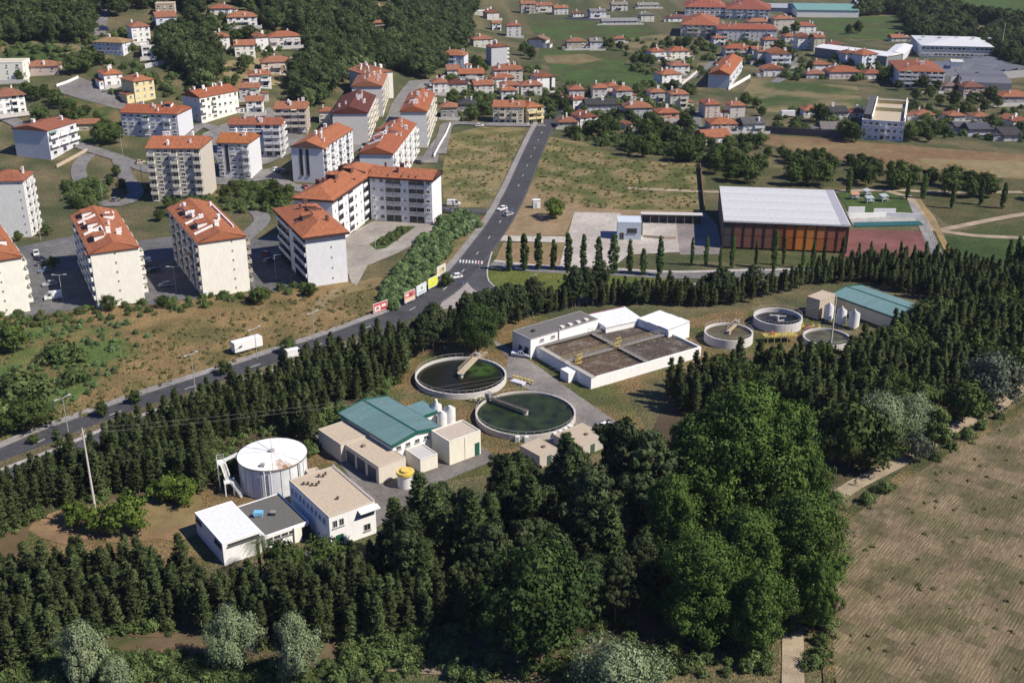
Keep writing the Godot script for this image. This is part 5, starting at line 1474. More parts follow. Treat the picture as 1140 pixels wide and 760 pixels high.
func flat_roof(t: Node3D, w: float, d: float, h: float, wall: Color, roof: Color, rim: Color, at := Vector3.ZERO, parapet := 0.25) -> void:
	var mb := Mb.new()
	mb.col = wall
	mb.box(at + Vector3(0, h / 2 - 0.2, 0), Vector3(w, h + 0.2, d))
	obj("wall", mb.mesh(M.wall), t)
	var r := Mb.new()
	r.col = roof
	r.box(at + Vector3(0, h - 0.04, 0), Vector3(w - 0.5, 0.16, d - 0.5))
	var e := Mb.new()
	e.col = rim
	for s in [-1, 1]:
		e.box(at + Vector3(s * (w / 2 - 0.12), h + parapet / 2 - 0.1, 0), Vector3(0.26, parapet + 0.1, d + 0.02))
		e.box(at + Vector3(0, h + parapet / 2 - 0.1, s * (d / 2 - 0.12)), Vector3(w - 0.5, parapet + 0.1, 0.26))
	obj("roof", e.mesh(M.wall, r.mesh(M.concrete)), t)

func place(called: String, label: String, category: String, x: float, z: float, turn: float, group := "") -> Node3D:
	return thing(called, label, category, on(x, z), turn, group)

func railing(mb: Mb, a: Vector3, b: Vector3, high := 1.1, gap := 1.5) -> void:
	mb.bar(a + Vector3(0, high, 0), b + Vector3(0, high, 0), 0.06, 0.06)
	mb.bar(a + Vector3(0, high * 0.5, 0), b + Vector3(0, high * 0.5, 0), 0.05, 0.05)
	var n := maxi(1, int(a.distance_to(b) / gap))
	for i in n + 1:
		var p := a.lerp(b, float(i) / n)
		mb.tube(p, p + Vector3(0, high, 0), 0.035, 0.035, 5, false)

func works() -> void:
	control_house()
	digester()
	press_house()
	clarifiers()
	kiosks()
	aeration()
	thickeners()
	store_house()

func control_house() -> void:
	# white shed, low link and the two storey office
	var q := [-52.7, -178.6, 7.3, 13.1, 35.9]
	var t := place("white_shed", "white flat roofed shed with a long slit window, left end of the low control buildings", "shed", q[0], q[1], q[4])
	var w: float = q[2]
	var d: float = q[3]
	flat_roof(t, w, d, 4.6, LIMEWASH, Color(0.62, 0.64, 0.66), LIMEWASH, Vector3.ZERO, 0.12)
	add_window(t, face_at("f", w, d, 0.05, 3.9), w * 0.84, 0.5, 0.0, Color(0.1, 0.1, 0.1), true)
	add_window(t, face_at("l", w, d, -0.36, 3.7), 2.6, 0.8, 0.0, Color(0.1, 0.1, 0.12), true)
	add_window(t, face_at("l", w, d, 0.34, 3.7), 3.0, 0.8, 0.0, Color(0.1, 0.1, 0.12), true)
	q = [-45.4, -183.3, 8.9, 12.8, 36.3]
	var l := place("link_building", "low building with a grey felt roof between the white shed and the office", "low building", q[0], q[1], q[4])
	w = q[2]
	d = q[3]
	flat_roof(l, w, d, 3.3, LIMEWASH, Color(0.115, 0.11, 0.105), LIMEWASH, Vector3(0, 0, 0), 0.15)
	for k in 4:
		add_window(l, face_at("f", w, d, -0.40 + k * 0.17, 2.4), 1.3, 0.7, 0.0, Color(0.2, 0.2, 0.2), true)
	add_window(l, face_at("f", w, d, 0.38, 1.4), 2.6, 2.4, 0.0, Color(0.05, 0.05, 0.05), true, "gateway")
	part(l, "pillar", "wall", CREAM, Vector3(w * 0.22, 1.6, d / 2 + 0.2), Vector3(1.5, 3.2, 0.4))
	var tk := part(self, "blue_tank", "paint", Color(0.16, 0.42, 0.62), Vector3.ZERO, Vector3(1.7, 0.7, 1.1))
	part(tk, "frame", "plain", Color(0.3, 0.3, 0.3), Vector3(0, -0.6, 0), Vector3(1.4, 0.5, 0.9))
	tk.position = l.position + Vector3(-2.3, 4.2, 1.0)
	tag(tk, "pale blue tank on a frame on the grey felt roof", "tank")
	var v := part(self, "roof_vent", "plain", Color(0.06, 0.06, 0.06), Vector3(0, 0.3, 0), Vector3(0.8, 0.7, 0.8))
	part(v, "cowl", "plain", Color(0.2, 0.2, 0.2), Vector3(0, 0.72, 0), Vector3(1.0, 0.12, 1.0))
	v.position = l.position + Vector3(0.3, 3.35, 0.3)
	tag(v, "small black vent box on the grey felt roof", "vent")
	q = [-34.4, -186.1, 9.6, 16.7, 35.7]
	var o := place("office_building", "white two storey office with a tan gravel roof and a green door", "office building", q[0], q[1], q[4])
	w = q[2]
	d = q[3]
	flat_roof(o, w, d, 6.8, LIMEWASH, GRAVELROOF, Color(0.50, 0.44, 0.36), Vector3.ZERO, 0.16)
	add_window(o, face_at("f", w, d, -0.38, 5.0), 0.95, 1.5, 0.0, Color(0.4, 0.4, 0.4), true)
	add_window(o, face_at("f", w, d, -0.24, 5.0), 0.95, 1.5, 0.0, Color(0.4, 0.4, 0.4), true)
	add_window(o, face_at("f", w, d, 0.24, 5.3), 1.1, 0.9, 0.0, Color(0.2, 0.2, 0.2), true)
	add_window(o, face_at("f", w, d, 0.38, 5.3), 1.1, 0.9, 0.0, Color(0.2, 0.2, 0.2), true)
	add_window(o, face_at("f", w, d, 0.30, 2.0), 1.4, 1.4, 0.0, Color(0.3, 0.3, 0.3), true)
	part(o, "door", "paint", Color(0.012, 0.09, 0.05), Vector3(-w * 0.30, 1.25, d / 2 + 0.03), Vector3(1.5, 2.5, 0.1))
	part(o, "awning", "sheet_metal", Color(0.62, 0.62, 0.60), Vector3(w * 0.33, 6.0, d / 2 + 0.6), Vector3(4.2, 0.12, 1.4), Basis(Vector3.RIGHT, 0.3))
	for k in 9:
		add_window(o, face_at("l", w, d, -0.42 + k * 0.1, 5.1), 0.95, 1.2, 0.0, Color(0.62, 0.62, 0.64), true)
	var rail := Mb.new()
	rail.col = Color(0.5, 0.5, 0.5)
	railing(rail, Vector3(w / 2 - 0.15, 6.9, d / 2), Vector3(w / 2 - 0.15, 6.9, -d / 2), 0.5, 1.6)
	obj("roof_railing", rail.mesh(M.plain), o)
	var n := 0
	for p: Array in [[-0.34, -0.30, 2], [-0.22, -0.22, 3], [0.05, -0.36, 3], [-0.05, 0.22, 1]]:
		var r := thing("roof_vents", ["pair of small brown roof vents nearest the big tank on the office roof", "cluster of three brown vents in the middle left of the office roof", "cluster of three brown vents at the back of the office roof", "single brown vent near the front of the office roof"][n], "vent", o.position + Vector3(0, 6.9, 0), q[4], "vents on the office roof")
		for k in p[2]:
			var m := Mb.new()
			m.col = Color(0.12, 0.08, 0.06)
			m.tube(Vector3(k * 0.7, 0, (k % 2) * 0.5), Vector3(k * 0.7, 0.45, (k % 2) * 0.5), 0.16, 0.16, 8)
			m.tube(Vector3(k * 0.7, 0.45, (k % 2) * 0.5), Vector3(k * 0.7, 0.62, (k % 2) * 0.5), 0.34, 0.08, 8)
			var piece := obj("vent", m.mesh(M.plain), r)
			piece.position = Vector3(p[0] * w, 0, p[1] * d)
		n += 1

func digester() -> void:
	var q := [-48.6, -200.9, 6.96]
	var r: float = q[2]
	var t := place("digester_tank", "big white round tank with a panelled cone roof and rust stains", "storage tank", q[0], q[1], 0)
	for k in 22:
		var a0 := TAU * k / 22.0 + 0.01
		var a1 := TAU * (k + 1) / 22.0 - 0.01
		var mb := Mb.new()
		var dirt := 0.86 + 0.14 * rng.randf()
		mb.col = Color(0.74, 0.75, 0.76) * dirt
		mb.ring(Vector3(0, -0.1, 0), r - 0.32, r - 0.16 + 0.03 * (k % 2), 6.7, 3, a0, a1)
		obj("wall_panel", mb.mesh(M.sheet_metal), t)
	var inner := Mb.new()
	inner.col = Color(0.4, 0.4, 0.4)
	inner.tube(Vector3(0, 0, 0), Vector3(0, 6.5, 0), r - 0.34, r - 0.34, 48)
	obj("shell", inner.mesh(M.sheet_metal), t)
	var n := 14
	for k in n:
		var mb := Mb.new()
		for j in 6:
			for i in 3:
				var a0 := TAU * (k + i / 3.0) / n
				var a1 := TAU * (k + (i + 1) / 3.0) / n
				var r0 := r * (1.0 - j / 6.0)
				var r1 := r * (1.0 - (j + 1) / 6.0)
				var am := (a0 + a1) / 2
				var rm := (r0 + r1) / 2 / r
				# the rust patch runs from the hatch to the eave on the near right side
				var rust := ease3(1.0 - absf(am - 5.30) / 0.36) * ease3((rm - 0.40) * 3.0) * (0.95 + 1.2 * rough_noise.get_noise_2d(am * 60, rm * 40))
				var grime := 0.5 + 0.5 * rough_noise.get_noise_2d(am * 22, rm * 9)
				var c := Color(0.80, 0.80, 0.79).lerp(Color(0.60, 0.53, 0.42), clampf(grime * 0.7 * ease3((rm - 0.2) * 2.0) * ease3(1.2 - absf(am - 5.2) / 1.2), 0, 1))
				mb.col = c.lerp(Color(0.34, 0.16, 0.07), clampf(rust * 0.75, 0, 1))
				var y0 := 6.75 + (r - r0) * 0.085
				var y1 := 6.75 + (r - r1) * 0.085
				var A := Vector3(cos(a0) * r0, y0, -sin(a0) * r0)
				var B := Vector3(cos(a1) * r0, y0, -sin(a1) * r0)
				var C := Vector3(cos(a1) * r1, y1, -sin(a1) * r1)
				var D := Vector3(cos(a0) * r1, y1, -sin(a0) * r1)
				if j < 5: mb.quad(A, B, C, D)
				else: mb.tri(A, B, C)
		obj("roof_panel", mb.mesh(M.sheet_metal), t)
	var seams := Mb.new()
	seams.col = Color(0.62, 0.61, 0.58)
	for k in n:
		var a := TAU * k / n
		seams.bar(Vector3(cos(a) * r, 6.79, -sin(a) * r), Vector3(cos(a) * 0.4, 6.79 + r * 0.082, -sin(a) * 0.4), 0.09, 0.07)
	var sm := obj("roof_seam", seams.mesh(M.sheet_metal), t)
	sm.set_meta("kind", "stuff")
	var rim := Mb.new()
	rim.col = Color(0.22, 0.19, 0.16)
	rim.ring(Vector3(0, 6.45, 0), r - 0.1, r + 0.06, 0.24, 64)
	obj("rim", rim.mesh(M.sheet_metal), t)
	var hat := Mb.new()
	hat.col = Color(0.36, 0.32, 0.28)
	hat.tube(Vector3(0, 7.2, 0), Vector3(0, 7.75, 0), 0.6, 0.6, 12)
	obj("top_hatch", hat.mesh(M.sheet_metal), t)
	var mh := part(t, "manhole", "plain", Color(0.30, 0.27, 0.24), Vector3(-0.8, 7.15, r * 0.78), Vector3(0.8, 0.7, 0.8))
	var pipe := Mb.new()
	pipe.col = Color(0.55, 0.56, 0.57)
	for a: float in [4.68, 4.86, 5.75]:
		pipe.tube(Vector3(cos(a) * (r + 0.25), 0, -sin(a) * (r + 0.25)), Vector3(cos(a) * (r + 0.25), 6.6, -sin(a) * (r + 0.25)), 0.14, 0.14, 6)
	obj("downpipes", pipe.mesh(M.plain), t).name = "downpipe"
	# access stair beside the tank
	var s := place("stair_tower", "white steel stair tower with a platform beside the big round tank", "stair", q[0] - r - 2.6, q[1] + 3.2, 18)
	var deck := part(s, "platform", "paint", Color(0.62, 0.62, 0.60), Vector3(0, 5.6, -1.8), Vector3(1.6, 0.16, 2.4))
	var walk := Mb.new()
	walk.col = Color(0.62, 0.62, 0.60)
	walk.bar(Vector3(0.7, 5.7, -2.3), Vector3(3.6, 6.3, -3.2), 1.1, 0.14)
	obj("gangway", walk.mesh(M.paint), s)
	for p: Array in [[-0.7, -2.9, 5.6], [0.7, -2.9, 5.6], [-0.7, -0.7, 5.6], [0.7, -0.7, 5.6], [0.2, 2.4, 2.9], [1.8, 2.4, 2.9], [1.8, 0.6, 2.9]]:
		var mb := Mb.new()
		mb.col = Color(0.66, 0.66, 0.65)
		mb.box(Vector3(p[0], p[2] / 2, p[1]), Vector3(0.22, p[2], 0.22))
		obj("post", mb.mesh(M.paint), s)
	part(s, "landing", "paint", Color(0.62, 0.62, 0.60), Vector3(1.0, 2.9, 1.5), Vector3(1.9, 0.14, 2.0))
	for f in 2:
		var a := Vector3(0.3, 5.5, -0.6) if f == 0 else Vector3(1.6, 2.9, 2.4)
		var b := Vector3(0.9, 3.0, 1.0) if f == 0 else Vector3(3.2, 0.1, 3.6)
		var fl := Mb.new()
		fl.col = Color(0.60, 0.60, 0.58)
		var across := (b - a).cross(Vector3.UP).normalized()
		fl.bar(a + across * 0.5, b + across * 0.5, 0.08, 0.25)
		fl.bar(a - across * 0.5, b - across * 0.5, 0.08, 0.25)
		for k in 11:
			fl.box(a.lerp(b, (k + 0.5) / 11.0), Vector3(1.0, 0.05, 0.26), Basis(across, Vector3.UP, across.cross(Vector3.UP)))
		railing(fl, a + across * 0.5, b + across * 0.5, 1.0, 0.8)
		railing(fl, a - across * 0.5, b - across * 0.5, 1.0, 0.8)
		obj("flight", fl.mesh(M.paint), s)
	var rl := Mb.new()
	rl.col = Color(0.6, 0.6, 0.58)
	railing(rl, Vector3(-0.75, 5.7, -2.9), Vector3(-0.75, 5.7, -0.7))
	railing(rl, Vector3(-0.75, 5.7, -2.9), Vector3(0.7, 5.7, -2.9))
	obj("railing", rl.mesh(M.paint), s)
	var hut := place("pump_hut", "small tan brick hut between the big round tank and the office", "hut", q[0] + r + 1.6, q[1] + 2.0, 30)
	flat_roof(hut, 2.4, 3.0, 3.6, Color(0.52, 0.42, 0.30), Color(0.40, 0.34, 0.27), Color(0.5, 0.42, 0.33))

func ribbed_roof(t: Node3D, w: float, d: float, h: float, rise: float, c: Color, edge: Color, step := 1.1) -> void:
	# a metal gable roof, its ridge along z; every sheet a piece
	var a := w / 2 + 0.5
	var b := d / 2 + 0.5
	var n := int(round(2 * b / (step * 2)))
	for s in [-1.0, 1.0]:
		for k in n:
			var z0 := -b + 2 * b * k / n
			var z1 := -b + 2 * b * (k + 1) / n
			var mb := Mb.new()
			mb.col = c * rng.randf_range(0.93, 1.07)
			var lift_k := 0.012 * (k % 2)
			var e0 := Vector3(s * a, h - 0.12 + lift_k, z0)
			var e1 := Vector3(s * a, h - 0.12 + lift_k, z1)
			var r0 := Vector3(0, h + rise + lift_k, z0)
			var r1 := Vector3(0, h + rise + lift_k, z1)
			if s > 0: mb.quad(e1, e0, r0, r1)
			else: mb.quad(e0, e1, r1, r0)
			mb.col = c * 0.8
			for j in 2:
				var m := (j + 0.5) / 2.0
				mb.bar(e0.lerp(e1, m) + Vector3(0, 0.02, 0), r0.lerp(r1, m) + Vector3(0, 0.02, 0), 0.07, 0.09)
			obj("roof_sheet", mb.mesh(M.sheet_metal), t)
	var e := Mb.new()
	e.col = edge
	for s in [-1.0, 1.0]:
		e.box(Vector3(s * a, h - 0.33, 0), Vector3(0.1, 0.5, 2 * b))
		for f in [-1.0, 1.0]:
			var p := Vector3(s * a, h - 0.2, f * b)
			var m := Vector3(0, h + rise - 0.06, f * b)
			e.bar(p, m, 0.1, 0.75)
	e.bar(Vector3(0, h + rise + 0.05, -b), Vector3(0, h + rise + 0.05, b), 0.4, 0.1)
	obj("fascia", e.mesh(M.paint), t)

func press_house() -> void:
	var q := [-26.6, -219, 13.2, 20.4, 40.8]
	var w: float = q[2]
	var d: float = q[3]
	var t := place("teal_roofed_hall", "white hall with a ribbed teal metal gable roof in the middle of the works", "hall", q[0], q[1], q[4])
	obj("wall", wall_mesh("gable_z", w - 0.6, d - 0.6, 5.3, 1.0, LIMEWASH), t)
	ribbed_roof(t, w - 0.9, d - 0.9, 5.4, 1.0, TEAL, TEALDARK)
	for k in 5:
		add_window(t, face_at("f", w - 0.6, d - 0.6, -0.38 + k * 0.19, 4.2), 1.2, 0.8, 0.0, Color(0.3, 0.3, 0.3), true)
	# lean-to with the same roof at the back right
	var s2 := place("teal_lean_to", "small teal roofed annexe at the far corner of the teal hall", "annexe", q[0] + 6.0, q[1] - 7.6, q[4])
	obj("wall", wall_mesh("mono", 5.0, 5.0, 4.0, 0.4, LIMEWASH), s2)
	obj("roof", roof_mesh("mono", 5.0, 5.0, 4.1, 0.4, 0.3, TEAL, TEALDARK, "sheet_metal"), s2)
	# tan flat roofed garages on the left
	var a := [-36, -215.6, 7.9, 9.2, 39.8]
	var g1 := place("garage_block", "low block with a tan gravel roof, upper left of the teal hall", "garage", a[0], a[1], a[4], "tan roofed garages by the teal hall")
	flat_roof(g1, a[2], a[3], 4.2, Color(0.60, 0.55, 0.47), GRAVELROOF, Color(0.48, 0.42, 0.34), Vector3.ZERO, 0.18)
	a = [-28.6, -207.4, 6.7, 12.6, 40]
	var g2 := place("garage_block", "low block with a tan gravel roof and dark blue doors left of the teal hall", "garage", a[0], a[1], a[4], "tan roofed garages by the teal hall")
	flat_roof(g2, a[2], a[3], 3.9, Color(0.60, 0.55, 0.47), GRAVELROOF, Color(0.48, 0.42, 0.34), Vector3.ZERO, 0.18)
	for k in 3:
		part(g2, "garage_door", "paint", Color(0.035, 0.05, 0.09), Vector3(-a[2] / 2 - 0.03, 1.5, -a[3] * (0.34 - 0.32 * k)), Vector3(0.12, 3.0, a[3] * 0.24))
	var rv := part(g2, "roof_vent", "plain", Color(0.2, 0.17, 0.14), Vector3(-a[2] * 0.12, 4.2, -a[3] * 0.25), Vector3(0.7, 0.5, 0.7))
	# cream block on the right
	a = [-11.8, -213.1, 8.2, 6.1, 38.5]
	var cb := place("cream_block", "cream flat roofed block with a green door right of the teal hall", "works building", a[0], a[1], a[4])
	var cd := 6.6
	flat_roof(cb, a[2], cd, 5.5, Color(0.72, 0.69, 0.57), Color(0.42, 0.36, 0.30), Color(0.68, 0.66, 0.58), Vector3(0, 0, a[3] / 2 - cd / 2), 0.3)
	part(cb, "door", "paint", TEALDARK, Vector3(a[2] * 0.38, 1.6, a[3] / 2 + 0.03), Vector3(1.2, 3.0, 0.1))
	part(cb, "pilaster", "wall", Color(0.72, 0.70, 0.60), Vector3(0, 2.7, a[3] / 2 + 0.05), Vector3(0.25, 5.4, 0.12))
	a = [-19, -208.3, 4.3, 5.7, 37.5]
	var hut := place("cream_hut", "low cream hut with a grey roof between the teal hall and the cream block", "hut", a[0], a[1], a[4])
	flat_roof(hut, a[2], a[3], 3.2, Color(0.70, 0.67, 0.58), Color(0.44, 0.43, 0.42), Color(0.6, 0.58, 0.53))
	part(hut, "doorway", "plain", Color(0.02, 0.02, 0.02), Vector3(a[2] / 2 + 0.02, 1.3, 0), Vector3(0.08, 2.4, a[3] * 0.5))
	# white silos behind the cream block
	var n := 0
	for p: Array in [[Vector2(-17.1, -228), 1.25, 4.6], [Vector2(-15.7, -225.3), 1.1, 3.8], [Vector2(-14, -226.7), 1.3, 4.4]]:
		var at: Vector2 = p[0]
		var v := place("white_silo", ["white cylinder tank with a domed neck, leftmost beside the teal roof", "middle white cylinder tank beside the teal roof, partly hidden", "white flat topped cylinder tank nearest the round basin, beside the cream block"][n], "tank", at.x, at.y, 0, "white tanks beside the teal hall")
		var mb := Mb.new()
		mb.col = Color(0.74, 0.74, 0.74)
		mb.tube(Vector3.ZERO, Vector3(0, p[2], 0), p[1], p[1], 20)
		obj("body", mb.mesh(M.paint), v)
		var top := Mb.new()
		top.col = Color(0.74, 0.74, 0.74)
		top.tube(Vector3(0, p[2], 0), Vector3(0, p[2] + 0.6, 0), p[1], 0.35, 20)
		if n == 0: top.tube(Vector3(0, p[2] + 0.6, 0), Vector3(0, p[2] + 1.4, 0), 0.4, 0.3, 12)
		obj("cap", top.mesh(M.paint), v)
		n += 1
	var yt: Vector2 = Vector2(-21.6, -199.7)
	var y := place("yellow_capped_tank", "small white round tank with a yellow lid below the teal hall", "tank", yt.x, yt.y, 0)
	var mb := Mb.new()
	mb.col = Color(0.66, 0.66, 0.63)
	mb.tube(Vector3.ZERO, Vector3(0, 3.0, 0), 1.7, 1.7, 24)
	obj("body", mb.mesh(M.paint), y)
	mb = Mb.new()
	mb.col = Color(0.66, 0.48, 0.10)
	mb.tube(Vector3(0, 3.0, 0), Vector3(0, 3.5, 0), 1.95, 1.8, 24)
	mb.tube(Vector3(0, 3.5, 0), Vector3(0, 3.75, 0), 1.4, 0.9, 16)
	obj("lid", mb.mesh(M.paint), y)
	part(y, "step_ladder", "paint", Color(0.45, 0.45, 0.43), Vector3(1.9, 1.4, 0.4), Vector3(0.5, 2.8, 0.12), Basis(Vector3.UP, 1.2))

func round_basin(called: String, label: String, x: float, z: float, r: float, h: float, level: float, wall: Color, water: Array, wet := "water") -> Node3D:
	var t := place(called, label, "settling basin", x, z, 0, "round settling basins")
	var mb := Mb.new()
	mb.col = wall
	mb.ring(Vector3(0, -0.2, 0), r - 0.38, r, h + 0.2, 96)
	obj("rim_wall", mb.mesh(M.concrete), t)
	var hr := Mb.new()
	hr.col = Color(0.40, 0.38, 0.35)
	for i in 40:
		var a := Vector3(cos(TAU * i / 40), 0, sin(TAU * i / 40)) * (r - 0.1) + Vector3(0, h, 0)
		var b := Vector3(cos(TAU * (i + 1) / 40), 0, sin(TAU * (i + 1) / 40)) * (r - 0.1) + Vector3(0, h, 0)
		hr.tube(a, a + Vector3(0, 0.9, 0), 0.03, 0.03, 4, false)
		hr.bar(a + Vector3(0, 0.9, 0), b + Vector3(0, 0.9, 0), 0.05, 0.05)
	obj("handrail", hr.mesh(M.plain), t)
	var lau := Mb.new()
	lau.col = Color(0.06, 0.06, 0.05)
	lau.ring(Vector3(0, level - 0.3, 0), r - 1.15, r - 1.05, 0.36, 96)
	obj("weir", lau.mesh(M.concrete), t)
	# the water, green where algae float: colour of the scum itself
	var w := Mb.new()
	var n := 20
	var k := 72
	for i in n:
		for j in k:
			var r0 := (r - 0.3) * i / n
			var r1 := (r - 0.3) * (i + 1) / n
			var a0 := TAU * j / k
			var a1 := TAU * (j + 1) / k
			var p := [Vector3(cos(a0) * r0, level, -sin(a0) * r0), Vector3(cos(a0) * r1, level, -sin(a0) * r1), Vector3(cos(a1) * r1, level, -sin(a1) * r1), Vector3(cos(a1) * r0, level, -sin(a1) * r0)]
			var m: Vector3 = (p[0] + p[2]) / 2
			var f := clampf(0.5 + 1.1 * rough_noise.get_noise_2d(m.x * 2.2 + x, m.z * 2.2 + z) + 0.3 * patch_noise.get_noise_2d(m.x * 8, m.z * 8), 0, 1)
			if water.size() > 2:
				var c: Vector3 = water[2]
				f *= ease3(1.2 - Vector2(m.x - c.x, m.z - c.y).length() / c.z)
			w.col = (water[0] as Color).lerp(water[1], f)
			if i == 0: w.tri(p[0], p[1], p[2])
			else: w.quad(p[0], p[1], p[2], p[3])
	obj("water", w.mesh(M[wet]), t)
	return t

func bridge(t: Node3D, r: float, y: float, az: float, wide: float, c: Color, rails: Color, reach := 1.0) -> void:
	var e := Vector3(cos(az), 0, -sin(az))
	var s := e.cross(Vector3.UP)
	var mb := Mb.new()
	mb.col = c
	mb.bar(Vector3(0, y, 0) - e * 0.6, e * (r * reach) + Vector3(0, y, 0), wide, 0.28)
	obj("bridge_deck", mb.mesh(M.concrete), t)
	for side in [-1.0, 1.0]:
		var rl := Mb.new()
		rl.col = rails
		railing(rl, s * side * wide * 0.48 + Vector3(0, y + 0.14, 0), e * (r * reach) + s * side * wide * 0.48 + Vector3(0, y + 0.14, 0), 1.0, 1.2)
		obj("bridge_railing", rl.mesh(M.plain), t)
	var col := Mb.new()
	col.col = Color(0.45, 0.42, 0.38)
	col.tube(Vector3(0, 0, 0), Vector3(0, y - 0.1, 0), 0.6, 0.6, 20)
	col.tube(Vector3(0, y - 0.1, 0), Vector3(0, y + 0.05, 0), wide * 0.6, wide * 0.6, 20)
	obj("centre_column", col.mesh(M.concrete), t)
	var dr := Mb.new()
	dr.col = Color(0.25, 0.25, 0.25)
	dr.box(e * (r - 0.4) + Vector3(0, y + 0.5, 0), Vector3(1.2, 0.9, 1.2), Basis(Vector3.UP, az))
	obj("drive_unit", dr.mesh(M.plain), t)

func clarifiers() -> void:
	var q := [-12.6, -251.6, 11.26]
	var t := round_basin("settling_basin", "large round basin with nearly black water and a green patch, below the pine row", q[0], q[1], q[2], 1.4, 0.75, Color(0.56, 0.54, 0.51), [Color(0.012, 0.014, 0.011), Color(0.045, 0.10, 0.02), Vector3(4.6, -5.0, 5.5)])
	bridge(t, q[2], 1.9, 1.22, 1.5, Color(0.45, 0.37, 0.27), Color(0.5, 0.42, 0.32), 1.06)
	var st := Mb.new()
	st.col = Color(0.45, 0.37, 0.27)
	for k in 8:
		st.box(Vector3(4.0 + 0.25 * k, 0.2 + 0.22 * k, -11.6 - 0.22 * k), Vector3(1.4, 0.12, 0.5))
	obj("bridge_steps", st.mesh(M.concrete), t).name = "stair"
	q = [3.1, -230.7, 11.5]
	t = round_basin("settling_basin", "large round basin with dull green water and white pillars along its near rim", q[0], q[1], q[2], 1.4, 0.9, Color(0.50, 0.46, 0.42), [Color(0.015, 0.019, 0.012), Color(0.028, 0.042, 0.016)])
	bridge(t, q[2], 1.9, 2.45, 1.1, Color(0.10, 0.09, 0.08), Color(0.07, 0.065, 0.06), 1.03)
	for a: float in [4.55, 4.72, 5.28, 5.42, 5.56, 5.70]:
		var mb := Mb.new()
		mb.col = Color(0.66, 0.66, 0.64)
		mb.box(Vector3(cos(a) * (q[2] + 0.35), 0.65, -sin(a) * (q[2] + 0.35)), Vector3(0.7, 1.4, 0.9), Basis(Vector3.UP, a))
		obj("pillar", mb.mesh(M.wall), t)

func kiosks() -> void:
	var n := 0
	for a: Array in [[5.8, -211.2, 5.3, 6.3, 40.1], [14.8, -216.8, 8.7, 7.8, 40.2]]:
		var w: float = a[2]
		var d: float = a[3]
		var t := place("pump_house", ["tan roofed pump house with a notched corner, below the green basin, left of two", "larger tan roofed pump house below the green basin, right of two"][n], "pump house", a[0], a[1], a[4], "tan roofed pump houses")
		flat_roof(t, w, d, 2.8, Color(0.46, 0.42, 0.37), Color(0.40, 0.33, 0.25), Color(0.42, 0.36, 0.29), Vector3.ZERO, 0.12)
		part(t, "door", "paint", Color(0.05, 0.08, 0.06), Vector3(0, 1.1, d / 2 + 0.03), Vector3(1.2, 2.1, 0.1))
		add_window(t, face_at("r", w, d, 0.2, 1.7), 1.0, 0.7, 0.0, Color(0.3, 0.3, 0.3), true)
		part(t, "roof_hatch", "plain", Color(0.16, 0.12, 0.09), Vector3(w * 0.12, 3.0, d * 0.1), Vector3(0.7, 0.4, 0.7))
		n += 1
	var a := [10.5, -217.4, 3.8, 7.3, 21.1]
	var sl := place("concrete_chamber", "grey concrete chamber cover between the two tan pump houses", "chamber", a[0], a[1], 32)
	part(sl, "slab", "concrete", Color(0.22, 0.21, 0.21), Vector3(0, 0.45, 0), Vector3(3.4, 0.9, 5.0))
	part(sl, "cover", "plain", Color(0.14, 0.14, 0.14), Vector3(0, 0.94, 0.6), Vector3(1.4, 0.08, 1.4))

